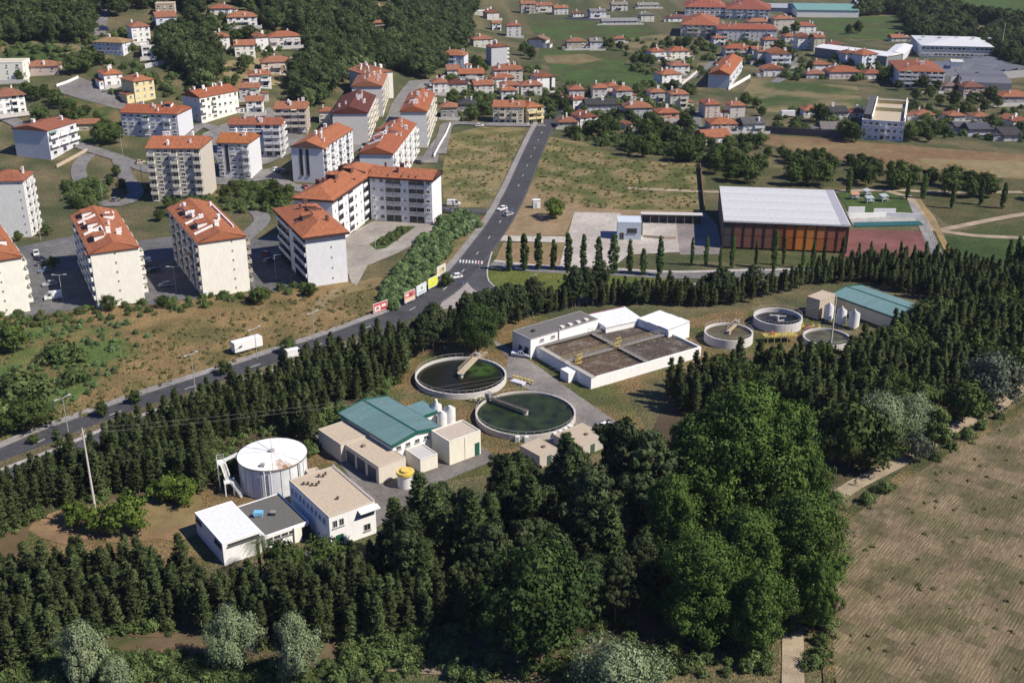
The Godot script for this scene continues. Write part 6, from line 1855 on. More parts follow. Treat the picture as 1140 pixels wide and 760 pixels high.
func aeration() -> void:
	var q := [27.3, -265.9, 35.5, 23.9, 33.5]
	var w: float = q[2]
	var d: float = q[3]
	var h := 2.9
	var t := place("aeration_basin", "large white walled rectangular basin with four pools of frothy brown water", "aeration basin", q[0], q[1], q[4])
	for s in [-1.0, 1.0]:
		part(t, "wall", "wall", LIMEWASH, Vector3(0, h / 2 - 0.1, s * (d / 2 - 0.2)), Vector3(w, h + 0.2, 0.4))
		part(t, "wall", "wall", LIMEWASH, Vector3(s * (w / 2 - 0.2), h / 2 - 0.1, 0), Vector3(0.4, h + 0.2, d - 0.8))
	for s in [-1.0, 1.0]:
		for f in [-1.0, 1.0]:
			var mb := Mb.new()
			var c := Color(0.155, 0.105, 0.068) if s < 0 else Color(0.115, 0.088, 0.068)
			var n := 26
			for i in n:
				for j in n:
					var a := Vector2(lerpf(0.3, w / 2 - 0.4, float(i) / n), lerpf(0.3, d / 2 - 0.4, float(j) / n))
					var b := Vector2(lerpf(0.3, w / 2 - 0.4, float(i + 1) / n), lerpf(0.3, d / 2 - 0.4, float(j + 1) / n))
					var m := (a + b) / 2 * Vector2(s, f)
					var froth := ease3(rough_noise.get_noise_2d(m.x * 2.2, m.y * 2.2) * 2.4 - 0.1 + 0.6 * patch_noise.get_noise_2d(m.x * 9, m.y * 9))
					mb.col = c.lerp(Color(0.30, 0.26, 0.21), froth * 0.65)
					var y := h - 0.55
					mb.quad(Vector3(a.x * s, y, b.y * f), Vector3(b.x * s, y, b.y * f), Vector3(b.x * s, y, a.y * f), Vector3(a.x * s, y, a.y * f))
			obj("pool", mb.mesh(M.sludge), t)
	# the walkways
	for k in 2:
		var mb := Mb.new()
		mb.col = Color(0.24, 0.22, 0.20)
		if k == 0: mb.box(Vector3(0, h - 0.05, 0), Vector3(w, 0.3, 1.3))
		else: mb.box(Vector3(0, h - 0.06, 0), Vector3(1.3, 0.3, d - 0.5))
		obj("walkway", mb.mesh(M.concrete), t)
		for s in [-1.0, 1.0]:
			var rl := Mb.new()
			rl.col = Color(0.36, 0.30, 0.14) if k == 0 and s < 0 else Color(0.22, 0.20, 0.17)
			if k == 0: railing(rl, Vector3(-w / 2, h + 0.1, s * 0.62), Vector3(w / 2, h + 0.1, s * 0.62))
			else: railing(rl, Vector3(s * 0.62, h + 0.1, -d / 2), Vector3(s * 0.62, h + 0.1, d / 2))
			obj("railing", rl.mesh(M.plain), t)
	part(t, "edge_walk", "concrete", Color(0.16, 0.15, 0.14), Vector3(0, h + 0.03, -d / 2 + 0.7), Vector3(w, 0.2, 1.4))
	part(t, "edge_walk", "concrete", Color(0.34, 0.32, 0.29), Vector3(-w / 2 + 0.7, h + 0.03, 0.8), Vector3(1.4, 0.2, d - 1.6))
	var pk := [[-0.40, 0.05], [-0.05, 0.02], [-0.46, 0.15], [0.02, -0.08]]
	for p: Array in pk:
		var mb := Mb.new()
		mb.col = STEELYELLOW
		var c := Vector3(p[0] * w, h + 0.1, p[1] * d)
		for j in 4:
			mb.tube(c + Vector3(j * 0.55, 0, 0), c + Vector3(j * 0.55, 1.3, 0), 0.09, 0.09, 6)
		mb.bar(c + Vector3(0, 1.3, 0), c + Vector3(1.65, 1.3, 0), 0.14, 0.14)
		mb.bar(c + Vector3(0, 0.6, 0.5), c + Vector3(1.65, 0.6, 0.5), 0.2, 0.2)
		obj("yellow_valve_frame", mb.mesh(M.paint), t)
	var box := part(t, "inlet_box", "wall", LIMEWASH, Vector3(-w / 2 - 1.2, h / 2 - 0.2, d * 0.18), Vector3(2.4, h - 0.2, 3.4))
	# the long grey roofed blower house on the left
	var a := [11.7, -274.6, 6.7, 23.3, -52.3]
	var bw: float = a[2]
	var bd: float = a[3]
	var q2 := [11.6, -274.7, 23.3, 7.6, 38]
	bw = q2[2]
	bd = q2[3]
	var b := place("blower_house", "long white building with a dark grey roof and skylights beside the brown basins", "works building", q2[0], q2[1], q2[4])
	flat_roof(b, bw, bd, 5.4, LIMEWASH, Color(0.13, 0.125, 0.12), Color(0.32, 0.31, 0.30), Vector3.ZERO, 0.1)
	for k in 4:
		part(b, "skylight", "plain", Color(0.60, 0.57, 0.52), Vector3(bw * (0.0 + k * 0.12), 5.6, bd * 0.32), Vector3(1.1, 0.5, 1.1))
	part(b, "roof_vent", "plain", Color(0.05, 0.05, 0.05), Vector3(-bw * 0.33, 5.65, 0), Vector3(0.8, 0.6, 0.8))
	for k in 2:
		add_window(b, face_at("f", bw, bd, -0.34 + k * 0.16, 4.4), 1.3, 0.6, 0.0, Color(0.4, 0.4, 0.4), true)
	part(b, "door", "paint", Color(0.02, 0.03, 0.06), Vector3(-bw / 2 - 0.03, 1.5, bd * 0.30), Vector3(0.1, 2.8, 1.6))
	part(b, "door", "paint", Color(0.03, 0.03, 0.04), Vector3(-bw / 2 - 0.03, 1.3, -bd * 0.05), Vector3(0.1, 2.4, 1.2))
	var pipe := Mb.new()
	pipe.col = Color(0.4, 0.4, 0.4)
	pipe.tube(Vector3(-bw * 0.10, 2.6, bd / 2 + 0.2), Vector3(-bw * 0.10, 6.4, bd / 2 + 0.2), 0.12, 0.12, 8)
	obj("vent_pipe", pipe.mesh(M.plain), b)
	# the two white roofs behind
	var r1 := [28, -282.8, 11.7, 8.3, 29.5]
	var s1 := place("white_roofed_store", "white building with a plain sloping roof behind the brown basins, left of two", "works building", r1[0], r1[1], r1[4], "white roofed stores behind the basins")
	obj("wall", wall_mesh("mono", r1[2], r1[3], 4.2, 0.7, LIMEWASH), s1)
	obj("roof", roof_mesh("mono", r1[2], r1[3], 4.2, 0.7, 0.2, Color(0.66, 0.68, 0.70), LIMEWASH, "sheet_metal"), s1)
	part(s1, "ridge_cap", "tile", Color(0.35, 0.13, 0.1), Vector3(0, 5.15, -r1[3] / 2), Vector3(r1[2], 0.14, 0.3))
	var r2 := [40.8, -280.2, 8.7, 10.8, 42.3]
	var s2 := place("white_roofed_store", "white building with a pieced white roof at the brown basins, right of two", "works building", r2[0], r2[1], r2[4], "white roofed stores behind the basins")
	obj("wall", wall_mesh("mono", r2[2], r2[3], 4.4, 0.5, LIMEWASH), s2)
	for k in 3:
		var mb := Mb.new()
		mb.col = Color(0.70, 0.72, 0.74)
		mb.box(Vector3(0, 4.62, r2[3] * (0.333 - 0.333 * k)), Vector3(r2[2] + 0.3, 0.14, r2[3] / 3 - 0.12), Basis(Vector3.RIGHT, 0.04))
		obj("roof_sheet", mb.mesh(M.sheet_metal), s2)
	var yp: Vector2 = Vector2(2.9, -250.5)
	var y := place("yellow_pipework", "yellow painted pipes and valves between the two large round basins", "pipework", yp.x, yp.y, -35)
	for k in 6:
		var mb := Mb.new()
		mb.col = STEELYELLOW * rng.randf_range(0.8, 1.2)
		var x := -3.0 + k * 1.1
		mb.tube(Vector3(x, 0, 0), Vector3(x, 0.9, 0.2), 0.16, 0.16, 7)
		mb.tube(Vector3(x, 0.9, 0.2), Vector3(x + 0.9, 0.9, 0.6), 0.14, 0.14, 7)
		mb.tube(Vector3(x, 0.95, 0.2), Vector3(x, 1.15, 0.2), 0.34, 0.34, 9)
		obj("valve", mb.mesh(M.paint), y)
	part(y, "pale_base", "concrete", Color(0.52, 0.52, 0.56), Vector3(-0.6, 0.3, 1.6), Vector3(3.6, 0.6, 1.6))
	var wp: Vector2 = Vector2(-7.6, -239.8)
	var u := place("pale_pipework", "pale green and cream valves on the grass between the two large round basins", "pipework", wp.x, wp.y, 10)
	for k in 5:
		var mb := Mb.new()
		mb.col = Color(0.55, 0.54, 0.42) * rng.randf_range(0.8, 1.1)
		mb.tube(Vector3(-2.2 + k * 1.1, 0, (k % 2) * 0.8), Vector3(-2.2 + k * 1.1, 1.0, (k % 2) * 0.8), 0.22, 0.18, 8)
		mb.box(Vector3(-2.2 + k * 1.1, 1.05, (k % 2) * 0.8), Vector3(0.7, 0.2, 0.5))
		obj("valve", mb.mesh(M.paint), u)

func thickeners() -> void:
	var q := [57.8, -277.1, 6.46]
	var t := round_basin("thickener_tank", "pale round tank with brown water and a tan bridge, left of three", q[0], q[1], q[2], 2.5, 1.9, Color(0.58, 0.56, 0.54), [Color(0.075, 0.058, 0.035), Color(0.095, 0.085, 0.045)])
	bridge(t, q[2], 2.7, 1.05, 1.0, Color(0.48, 0.38, 0.25), Color(0.45, 0.36, 0.25), 1.1)
	q = [73.4, -288.3, 6.68]
	t = round_basin("thickener_tank", "pale round tank with black water beside the tan cube, middle of three", q[0], q[1], q[2], 2.5, 1.3, Color(0.56, 0.54, 0.53), [Color(0.010, 0.010, 0.012), Color(0.02, 0.02, 0.022)])
	var arm := Mb.new()
	arm.col = Color(0.42, 0.42, 0.43)
	arm.bar(Vector3(-2.0, 2.2, -1.6), Vector3(2.4, 2.2, -0.6), 0.5, 0.3)
	arm.bar(Vector3(-0.6, 2.2, 2.6), Vector3(1.2, 2.2, 2.2), 0.4, 0.3)
	arm.tube(Vector3(0, 0, 0), Vector3(0, 2.6, 0), 0.35, 0.35, 10)
	obj("stirrer", arm.mesh(M.plain), t)
	q = [83.7, -275.8, 6.2]
	t = round_basin("thickener_tank", "round tank half hidden by trees below the white silos, right of three", q[0], q[1], q[2], 1.6, 1.0, Color(0.54, 0.52, 0.50), [Color(0.05, 0.05, 0.035), Color(0.09, 0.09, 0.05)])
	var yp: Vector2 = Vector2(71.3, -276.3)
	var y := place("yellow_platform", "yellow steel platform and pipes in front of the black-water tank", "platform", yp.x, yp.y, 6)
	for k in 5:
		var mb := Mb.new()
		mb.col = STEELYELLOW * rng.randf_range(0.85, 1.2)
		var x := -3.6 + 1.8 * k
		mb.box(Vector3(x, 1.9, 0), Vector3(1.7, 0.16, 2.6))
		mb.tube(Vector3(x, 0, 1.2), Vector3(x, 2.9, 1.2), 0.08, 0.08, 6)
		mb.tube(Vector3(x, 0, -1.2), Vector3(x, 2.9, -1.2), 0.08, 0.08, 6)
		mb.bar(Vector3(x - 0.9, 2.9, 1.2), Vector3(x + 0.9, 2.9, 1.2), 0.1, 0.1)
		mb.bar(Vector3(x - 0.9, 2.4, 1.2), Vector3(x + 0.9, 2.4, 1.2), 0.08, 0.08)
		obj("bay", mb.mesh(M.paint), y)
	part(y, "motor", "paint", Color(0.35, 0.08, 0.05), Vector3(-2.0, 2.4, 0), Vector3(1.0, 0.8, 0.8))
	var yq: Vector2 = Vector2(81.7, -285.2)
	y = place("yellow_pump_set", "yellow and red pumps beside the tan cube", "pump", yq.x, yq.y, 0)
	for k in 4:
		var mb := Mb.new()
		mb.col = STEELYELLOW if k != 1 else Color(0.40, 0.12, 0.10)
		mb.box(Vector3(-2.2 + k * 1.4, 0.5, (k % 2) * 0.9), Vector3(1.1, 1.0, 0.9))
		mb.tube(Vector3(-2.2 + k * 1.4, 1.0, (k % 2) * 0.9), Vector3(-2.2 + k * 1.4, 1.7, (k % 2) * 0.9), 0.3, 0.25, 8)
		obj("pump", mb.mesh(M.paint), y)

func store_house() -> void:
	var q := [103.5, -295.9, 13.5, 23, 35.3]
	var w: float = q[2]
	var d: float = q[3]
	var t := place("teal_roofed_store", "cream hall with a ribbed teal roof among the trees on the right", "hall", q[0], q[1], q[4])
	obj("wall", wall_mesh("gable_z", w - 0.6, d - 0.6, 4.1, 0.9, Color(0.64, 0.60, 0.48)), t)
	ribbed_roof(t, w - 0.9, d - 0.9, 4.2, 0.9, TEAL * 1.1, TEALDARK)
	for k in 3:
		add_window(t, face_at("f", w - 0.6, d - 0.6, -0.3 + k * 0.3, 2.8), 1.2, 0.9, 0.0, Color(0.3, 0.3, 0.28), true)
	var c := [87, -296.1, 7.1, 4.2, 42.3]
	var b := place("tan_cube", "tan windowless cube with a flat roof at the end of the right teal roofed hall", "works building", c[0], c[1], c[4])
	flat_roof(b, c[2] + 0.5, c[3], 5.8, Color(0.44, 0.38, 0.29), Color(0.42, 0.34, 0.26), Color(0.42, 0.36, 0.28), Vector3.ZERO, 0.15)
	var n := 0
	for p: Array in [[Vector2(88.2, -291.3), 1.35, 4.4], [Vector2(90.8, -287.9), 1.35, 4.4], [Vector2(93.5, -285.2), 1.45, 4.6]]:
		var at: Vector2 = p[0]
		var v := place("white_silo", ["white silo right against the tan cube", "white silo in the middle, before the long cream wall", "white silo with a pointed top, nearest the viewer on the right side"][n], "silo", at.x, at.y, 0, "white silos by the right teal roofed hall")
		var mb := Mb.new()
		mb.col = Color(0.72, 0.72, 0.72)
		mb.tube(Vector3(0, 1.0, 0), Vector3(0, p[2], 0), p[1], p[1], 20)
		mb.tube(Vector3(0, 0.2, 0), Vector3(0, 1.0, 0), 0.5, p[1], 20)
		obj("body", mb.mesh(M.paint), v)
		mb = Mb.new()
		mb.col = Color(0.72, 0.72, 0.72)
		mb.tube(Vector3(0, p[2], 0), Vector3(0, p[2] + 0.8, 0), p[1], 0.25, 20)
		mb.tube(Vector3(0, p[2] + 0.8, 0), Vector3(0, p[2] + 1.2, 0), 0.2, 0.2, 8)
		obj("cap", mb.mesh(M.paint), v)
		for k in 4:
			part(v, "leg", "paint", Color(0.5, 0.5, 0.5), Vector3(cos(PI / 4 + k * PI / 2) * p[1] * 0.85, 0.5, sin(PI / 4 + k * PI / 2) * p[1] * 0.85), Vector3(0.18, 1.0, 0.18))
		n += 1

# ---------------------------------------------------------------- sports ground
func sports() -> void:
	var q := [92.9, -375.8, 40.5, 44.2, -7.9]
	var w: float = q[2]
	var d: float = q[3]
	var h := 9.6
	var t := place("sports_hall", "sports hall with a flat white sheet roof and rust to orange mesh front", "sports hall", q[0], q[1], q[4])
	var n := 9
	for k in n:
		part(t, "roof_sheet", "sheet_metal", Color(0.55, 0.55, 0.54) * (0.94 + 0.04 * (k % 2)), Vector3(-1.2, h + 0.1 + 0.03 * (k % 2), d * (0.5 - (k + 0.5) / n)), Vector3(w - 2.4, 0.2, d / n - 0.05))
	part(t, "grey_roof_edge", "sheet_metal", Color(0.34, 0.34, 0.37), Vector3(w / 2 - 1.4, h + 0.16, 0), Vector3(2.6, 0.2, d))
	part(t, "roof_rim", "sheet_metal", Color(0.66, 0.66, 0.65), Vector3(w / 2, h - 0.1, 0), Vector3(0.3, 0.6, d + 0.3))
	part(t, "roof_rim", "sheet_metal", Color(0.62, 0.62, 0.61), Vector3(0, h - 0.15, d / 2 + 0.05), Vector3(w, 0.5, 0.2))
	var cols := 12
	for k in cols + 1:
		var x := -w / 2 + 0.2 + (w - 0.4) * k / cols
		part(t, "column", "plain", Color(0.07, 0.045, 0.04), Vector3(x, h / 2 - 0.2, d / 2 - 0.25), Vector3(0.28, h - 0.3, 0.35))
		part(t, "column", "plain", Color(0.05, 0.045, 0.04), Vector3(x, h / 2 - 0.2, -d / 2 + 0.3), Vector3(0.35, h - 0.3, 0.35))
	for k in cols:
		var x0 := -w / 2 + 0.2 + (w - 0.4) * (k + 0.5) / cols
		var c := Color(0.27, 0.12, 0.09)
		if k < 1: c = Color(0.10, 0.085, 0.085)
		elif k == 5: c = Color(0.30, 0.10, 0.05)
		elif k == 6: c = Color(0.55, 0.16, 0.04)
		elif k == 7: c = Color(0.80, 0.26, 0.045)
		elif k == 8: c = Color(0.78, 0.28, 0.065)
		elif k == 9: c = Color(0.62, 0.20, 0.07)
		elif k >= 10: c = Color(0.42, 0.14, 0.085)
		for j in 2:
			part(t, "screen_panel", "concrete", c * rng.randf_range(0.72, 0.92), Vector3(x0, 2.6 + j * 4.2, d / 2 - 0.28), Vector3((w - 0.4) / cols - 0.45, 4.0, 0.12))
	for s in [-1.0, 1.0]:
		part(t, "side_wall", "concrete", Color(0.20, 0.13, 0.11), Vector3(s * (w / 2 - 0.3), h / 2 - 0.3, 0), Vector3(0.2, h - 0.8, d - 1.0))
	part(t, "back_wall", "concrete", Color(0.25, 0.16, 0.13), Vector3(0, h / 2 - 0.3, -d / 2 + 0.4), Vector3(w - 1.0, h - 0.8, 0.2))
	# courts
	sheet("red_court", [Vector2(117, -378), Vector2(143, -376), Vector2(139, -349), Vector2(124, -344), Vector2(107, -348)], 0.14, "paving", 3.0, Color(0.21, 0.088, 0.078), Color(0.17, 0.07, 0.062), 0.5)
	sheet("paved_terrace", [Vector2(48, -398), Vector2(71, -400), Vector2(73, -384), Vector2(69, -350), Vector2(55, -350), Vector2(59, -389)], 0.12, "paving", 3.0, Color(0.28, 0.245, 0.235), Color(0.22, 0.195, 0.19), 0.5)
	sheet("pool_lawn", [Vector2(127, -428), Vector2(151, -428), Vector2(150, -405), Vector2(147, -391), Vector2(124, -396)], 0.12, "grass", 3.0, GREEN, FRESH, 0.5)
	sheet("pool_terrace", [Vector2(123, -400), Vector2(148, -398), Vector2(147, -384), Vector2(121, -382)], 0.15, "paving", 3.0, Color(0.45, 0.44, 0.41), Color(0.38, 0.38, 0.36), 0.5)
	sheet("ochre_path", [Vector2(155, -420), Vector2(157, -420), Vector2(151, -381), Vector2(144, -349), Vector2(142, -349), Vector2(148, -378)], 0.2, "soil", 3.0, Color(0.40, 0.28, 0.12), Color(0.33, 0.25, 0.13), 0.5)
	sheet("grey_path", [Vector2(153, -425), Vector2(155, -423), Vector2(147, -378), Vector2(141, -349), Vector2(137, -348), Vector2(143, -378)], 0.18, "paving", 3.0, Color(0.24, 0.23, 0.23), Color(0.30, 0.29, 0.28), 0.5)
	var pl := Mb.new()
	pl.col = Color(0.02, 0.09, 0.085)
	pl.prism(PackedVector2Array([Vector2(122, -386), Vector2(146, -388), Vector2(146, -383), Vector2(121, -381)]), 0.0, 0.34)
	struct("pool_water", pl.mesh(M.water))
	wall_run("long white wall between the pool lawn and the red court", [Vector2(122, -392), Vector2(136, -394), Vector2(148, -392)], 1.8, LIMEWASH, "", "white_wall")
	wall_run("white pool house front left of the lawn tree", [Vector2(123, -397), Vector2(129, -397)], 3.0, LIMEWASH, "", "white_wall")
	wall_run("white pool house front right of the lawn tree", [Vector2(132, -396), Vector2(140, -396)], 2.6, LIMEWASH, "", "white_wall")
	var n2 := 0
	for p: Array in [[[Vector2(108, -347), Vector2(138, -347)]], [[Vector2(144, -377), Vector2(139, -348)]]]:
		var f := Mb.new()
		f.col = Color(0.08, 0.09, 0.08)
		var a: Vector2 = p[0][0]
		var b: Vector2 = p[0][1]
		railing(f, on(a.x, a.y), on(b.x, b.y), 3.0, 2.5)
		var o := obj("court_fence", f.mesh(M.plain))
		tag(o, ["tall wire fence along the near side of the red court", "tall wire fence along the right side of the red court"][n2], "fence", "fences of the red court")
		n2 += 1
	# pale grey cube with a dark window
	var c := [40.1, -370.1, 8.1, 16.8, -4.1]
	var cube := place("grey_pavilion", "pale blue-grey pavilion cube with a dark window behind the poplars", "pavilion", c[0], c[1], c[4])
	flat_roof(cube, c[2], 8.0, 6.2, Color(0.50, 0.56, 0.62), Color(0.46, 0.52, 0.57), Color(0.48, 0.54, 0.6), Vector3.ZERO, 0.15)
	add_window(cube, face_at("f", c[2], 8.0, 0.12, 3.4), 3.2, 1.4, 0.0, Color(0.03, 0.03, 0.03), true)
	add_window(cube, face_at("f", c[2], 8.0, -0.3, 1.4), 1.4, 2.4, 0.0, Color(0.2, 0.2, 0.2), true, "door")
	var cp := [56.9, -386.4, 21.8, 5.8, -4.2]
	var can := place("long_canopy", "long dark walled shelter with a pale roof edge at the foot of the dry meadow", "shelter", cp[0], cp[1], cp[4])
	part(can, "roof", "concrete", Color(0.46, 0.44, 0.42), Vector3(0, 3.4, 0), Vector3(cp[2], 0.25, 3.2))
	part(can, "back_wall", "concrete", Color(0.10, 0.09, 0.09), Vector3(0, 1.6, -1.2), Vector3(cp[2] - 0.4, 3.2, 0.3))
	for k in 8:
		part(can, "post", "plain", Color(0.2, 0.2, 0.2), Vector3(-cp[2] / 2 + 0.4 + k * (cp[2] - 0.8) / 7, 1.6, 1.3), Vector3(0.2, 3.3, 0.2))
	wall_run("low tan wall of the paved yard beside the grey pavilion", [Vector2(45, -369), Vector2(52, -367), Vector2(56, -367)], 1.0, Color(0.45, 0.36, 0.27), "", "low_wall")
	wall_run("dark brown fence line running down the right side of the dry meadow", [Vector2(80, -469), Vector2(75, -431), Vector2(71, -400)], 1.8, Color(0.17, 0.10, 0.06), "", "meadow_fence")
	var wb := [Vector2(9.1, -406.3)]
	var tb := place("electricity_cabinet", "white electricity cabinet standing alone on bare ground by the main street", "cabinet", wb[0].x, wb[0].y, 10)
	part(tb, "body", "wall", LIMEWASH, Vector3(0, 1.5, 0), Vector3(2.6, 3.0, 2.4))
	part(tb, "cap", "concrete", Color(0.6, 0.6, 0.58), Vector3(0, 3.08, 0), Vector3(2.9, 0.16, 2.7))
	part(tb, "door", "paint", Color(0.4, 0.4, 0.4), Vector3(-0.4, 1.2, 1.22), Vector3(1.0, 2.0, 0.06))
	var pp := [Vector2(131.3, -417.6), Vector2(135.3, -412.5), Vector2(141.5, -415.1), Vector2(137.3, -422.8)]
	var lab := ["orange roofed play house on the lawn behind the sports hall", "pale play frame on the lawn behind the sports hall, middle", "pale play frame on the lawn behind the sports hall, right", "white play tower on the lawn behind the sports hall"]
	for k in 4:
		var f := place("play_frame", lab[k], "play equipment", pp[k].x, pp[k].y, 12 * k, "play equipment on the pool lawn")
		for s in [[-1, -1], [1, -1], [-1, 1], [1, 1]]:
			part(f, "post", "paint", Color(0.5, 0.5, 0.5), Vector3(s[0] * 1.3, 1.1, s[1] * 0.9), Vector3(0.16, 2.2, 0.16))
		part(f, "deck", "paint", Color(0.55, 0.55, 0.56), Vector3(0, 1.1, 0), Vector3(2.7, 0.12, 1.9))
		part(f, "roof", "paint", Color(0.42, 0.22, 0.13) if k == 0 else Color(0.32, 0.35, 0.36), Vector3(0, 2.4, 0), Vector3(3.2, 0.14, 2.4), Basis(Vector3.RIGHT, 0.25))
		part(f, "slide", "paint", Color(0.45, 0.47, 0.5), Vector3(2.2, 0.6, 0), Vector3(2.0, 0.1, 0.7), Basis(Vector3.BACK, -0.5))

# ---------------------------------------------------------------- woods, hedges, single trees
func by_distance(pts: Array) -> Array:
	pts.sort_custom(func(a, b): return a.length_squared() < b.length_squared())
	return pts

func stand(breed_name: String, called: String, label: String, group: String, pts: Array, category := "tree", high := 0.0, spot := {}) -> void:
	for p: Vector2 in pts:
		tree(breed_name, called, label + ((", " + spot[p]) if spot.has(p) else ""), group, p.x, p.y, high, -1, category)

var homes := []
var blocks := []
func ranks(pts: Array) -> Dictionary:
	var line := pts.duplicate()
	line.sort_custom(func(a, b): return a.x < b.x)
	var out := {}
	for k in line.size():
		out[line[k]] = "%s from the left" % nth(k + 1)
	return out

# trees of gardens, named after the house that each stands by
func garden_trees(pts: Array, near: Array, group: String, lo := 4.5, hi := 9.5) -> void:
	var used := {}
	for p: Vector2 in pts:
		var best: Array = near[0]
		for q: Array in near:
			if p.distance_squared_to(q[0]) < p.distance_squared_to(best[0]): best = q
		var d: Vector2 = p - best[0]
		var way := ("right of" if d.x > 0 else "left of") if absf(d.x) > absf(d.y) else ("in front of" if d.y > 0 else "behind")
		var words: PackedStringArray = best[1].split(",")[0].split(" with ")[0].split(" ")
		var s := "dark garden tree %s the %s" % [way, " ".join(words.slice(0, 9))]
		used[s] = used.get(s, 0) + 1
		if used[s] > 1: s = s.replace("dark garden tree", nth(used[s]) + " garden tree")
		tree("broadleaf", "garden_tree", s, group, p.x, p.y, rng.randf_range(lo, hi))

func woods() -> void:
	# plantation: four stands; the nearest trees are objects of their own
	var keep_out := [
		[Vector2(-64, -190), Vector2(-57, -198), Vector2(-44, -200), Vector2(-43, -216), Vector2(-27, -198), Vector2(-23, -188), Vector2(-23, -176), Vector2(-31, -171), Vector2(-37, -168), Vector2(-43, -168), Vector2(-51, -168), Vector2(-59, -171)],
		[Vector2(-91, -176), Vector2(-60, -176), Vector2(-61, -180), Vector2(-92, -180)],
		[Vector2(-45, -231), Vector2(-28, -248), Vector2(-15, -233), Vector2(-5, -228), Vector2(-5, -204), Vector2(-13, -198), Vector2(-18, -193), Vector2(-30, -193), Vector2(-42, -216)],
		[Vector2(-65, -216), Vector2(-54, -224), Vector2(-43, -216), Vector2(-41, -198), Vector2(-53, -190), Vector2(-60, -193)],
		[Vector2(-1, -216), Vector2(23, -232), Vector2(25, -216), Vector2(15, -206), Vector2(4, -208)],
		[Vector2(-94, -189), Vector2(-76, -196), Vector2(-64, -197), Vector2(-59, -179), Vector2(-71, -176), Vector2(-88, -178)],
	]
	var bottom := scatter([Vector2(-97, -161), Vector2(-83, -165), Vector2(-70, -166), Vector2(-57, -164), Vector2(-51, -160), Vector2(-42, -160), Vector2(-33, -163), Vector2(-22, -168), Vector2(-17, -178), Vector2(-9, -183), Vector2(-2, -168), Vector2(3, -155), Vector2(-15, -150), Vector2(-20, -148), Vector2(-35, -147), Vector2(-48, -150), Vector2(-55, -152), Vector2(-65, -151), Vector2(-72, -143), Vector2(-87, -138)], 2.2, 0.45, keep_out)
	var bottom_spot := places(bottom)
	var strip_pts := scatter([Vector2(-108, -181), Vector2(-101, -192), Vector2(-94, -202), Vector2(-85, -213), Vector2(-77, -225), Vector2(-64, -239), Vector2(-51, -253), Vector2(-39, -265), Vector2(-29, -273), Vector2(-26, -262), Vector2(-26, -251), Vector2(-30, -245), Vector2(-36, -241), Vector2(-40, -233), Vector2(-44, -223), Vector2(-42, -208), Vector2(-53, -216), Vector2(-59, -212), Vector2(-60, -197), Vector2(-64, -195), Vector2(-75, -194), Vector2(-90, -190), Vector2(-95, -179), Vector2(-101, -166)], 2.05, 0.45, keep_out)
	var strip_spot := places(strip_pts)
	var north := scatter([Vector2(-27, -269), Vector2(-15, -284), Vector2(-3, -293), Vector2(18, -305), Vector2(34, -308), Vector2(58, -310), Vector2(71, -310), Vector2(70, -305), Vector2(54, -301), Vector2(43, -303), Vector2(21, -302), Vector2(8, -295), Vector2(0, -287), Vector2(-17, -274), Vector2(-25, -263)], 1.95, 0.45, [])
	var north2 := scatter([Vector2(72, -312), Vector2(91, -325), Vector2(110, -335), Vector2(140, -339), Vector2(149, -325), Vector2(138, -311), Vector2(125, -305), Vector2(122, -306), Vector2(108, -324), Vector2(89, -319), Vector2(72, -306)], 2.2, 0.45, [])
	var right := scatter([Vector2(37, -240), Vector2(48, -249), Vector2(62, -252), Vector2(73, -253), Vector2(85, -257), Vector2(97, -269), Vector2(107, -280), Vector2(122, -296), Vector2(155, -320), Vector2(187, -335), Vector2(148, -256), Vector2(127, -254), Vector2(112, -245), Vector2(98, -234), Vector2(84, -223), Vector2(72, -216), Vector2(67, -228), Vector2(55, -237), Vector2(39, -228)], 2.4, 0.45, [])
	var right_spot := places(right)
	# broadleaved trees mixed into the wood on the right
	var mixed := []
	for p: Vector2 in right.duplicate():
		if patch_noise.get_noise_2d(p.x * 2.2, p.y * 2.2) + rng.randf_range(-0.2, 0.2) > 0.12:
			mixed.append(p)
			right.erase(p)
	var spare := []
	for k in mixed.size():
		if k % 4 == 0: spare.append(mixed[k])
	stand("broadleaf", "wood_tree", "broadleaved tree in the wood on the right", "broadleaved trees of the wood on the right", spare, "tree", 8.5, right_spot)
	bottom = by_distance(bottom)
	strip_pts = by_distance(strip_pts)
	right = by_distance(right)
	stand("pine", "plantation_pine", "pine of the bottom left stand", "pines of the bottom left stand", bottom.slice(0, 150), "tree", 0.0, bottom_spot)
	tree_mass("pine", "pine_wood", "rest of the dense pine stand at the bottom left", "pine wood", bottom.slice(150), 0.65, 1.2)
	stand("pine", "plantation_pine", "pine of the belt along the carriageway", "pines of the belt along the dual carriageway", strip_pts.slice(0, 70), "tree", 0.0, strip_spot)
	tree_mass("pine", "pine_wood", "rest of the pine belt between the dual carriageway and the works", "pine wood", strip_pts.slice(70), 0.6, 1.15)
	stand("pine", "plantation_pine", "pine of the wood on the right", "pines of the wood right of the works", right.slice(0, 80), "tree", 0.0, right_spot)
	tree_mass("pine", "pine_wood", "rest of the pine wood on the right", "pine wood", right.slice(80), 0.65, 1.25)
	var odd := []
	for p: Vector2 in north.duplicate():
		if patch_noise.get_noise_2d(p.x * 3.0, p.y * 3.0) > 0.14:
			odd.append(p)
			north.erase(p)
	tree_mass("shaggy", "dark_row", "darker bushy trees in the pine row behind the brown basins", "wood", odd, 0.5, 0.85)
	tree_mass("pine", "pine_row", "row of pines behind the brown basins, below the poplars", "pine wood", north, 0.62, 0.9)
	tree_mass("pine", "pine_row", "row of pines behind the right teal roofed hall", "pine wood", north2, 0.6, 0.85)
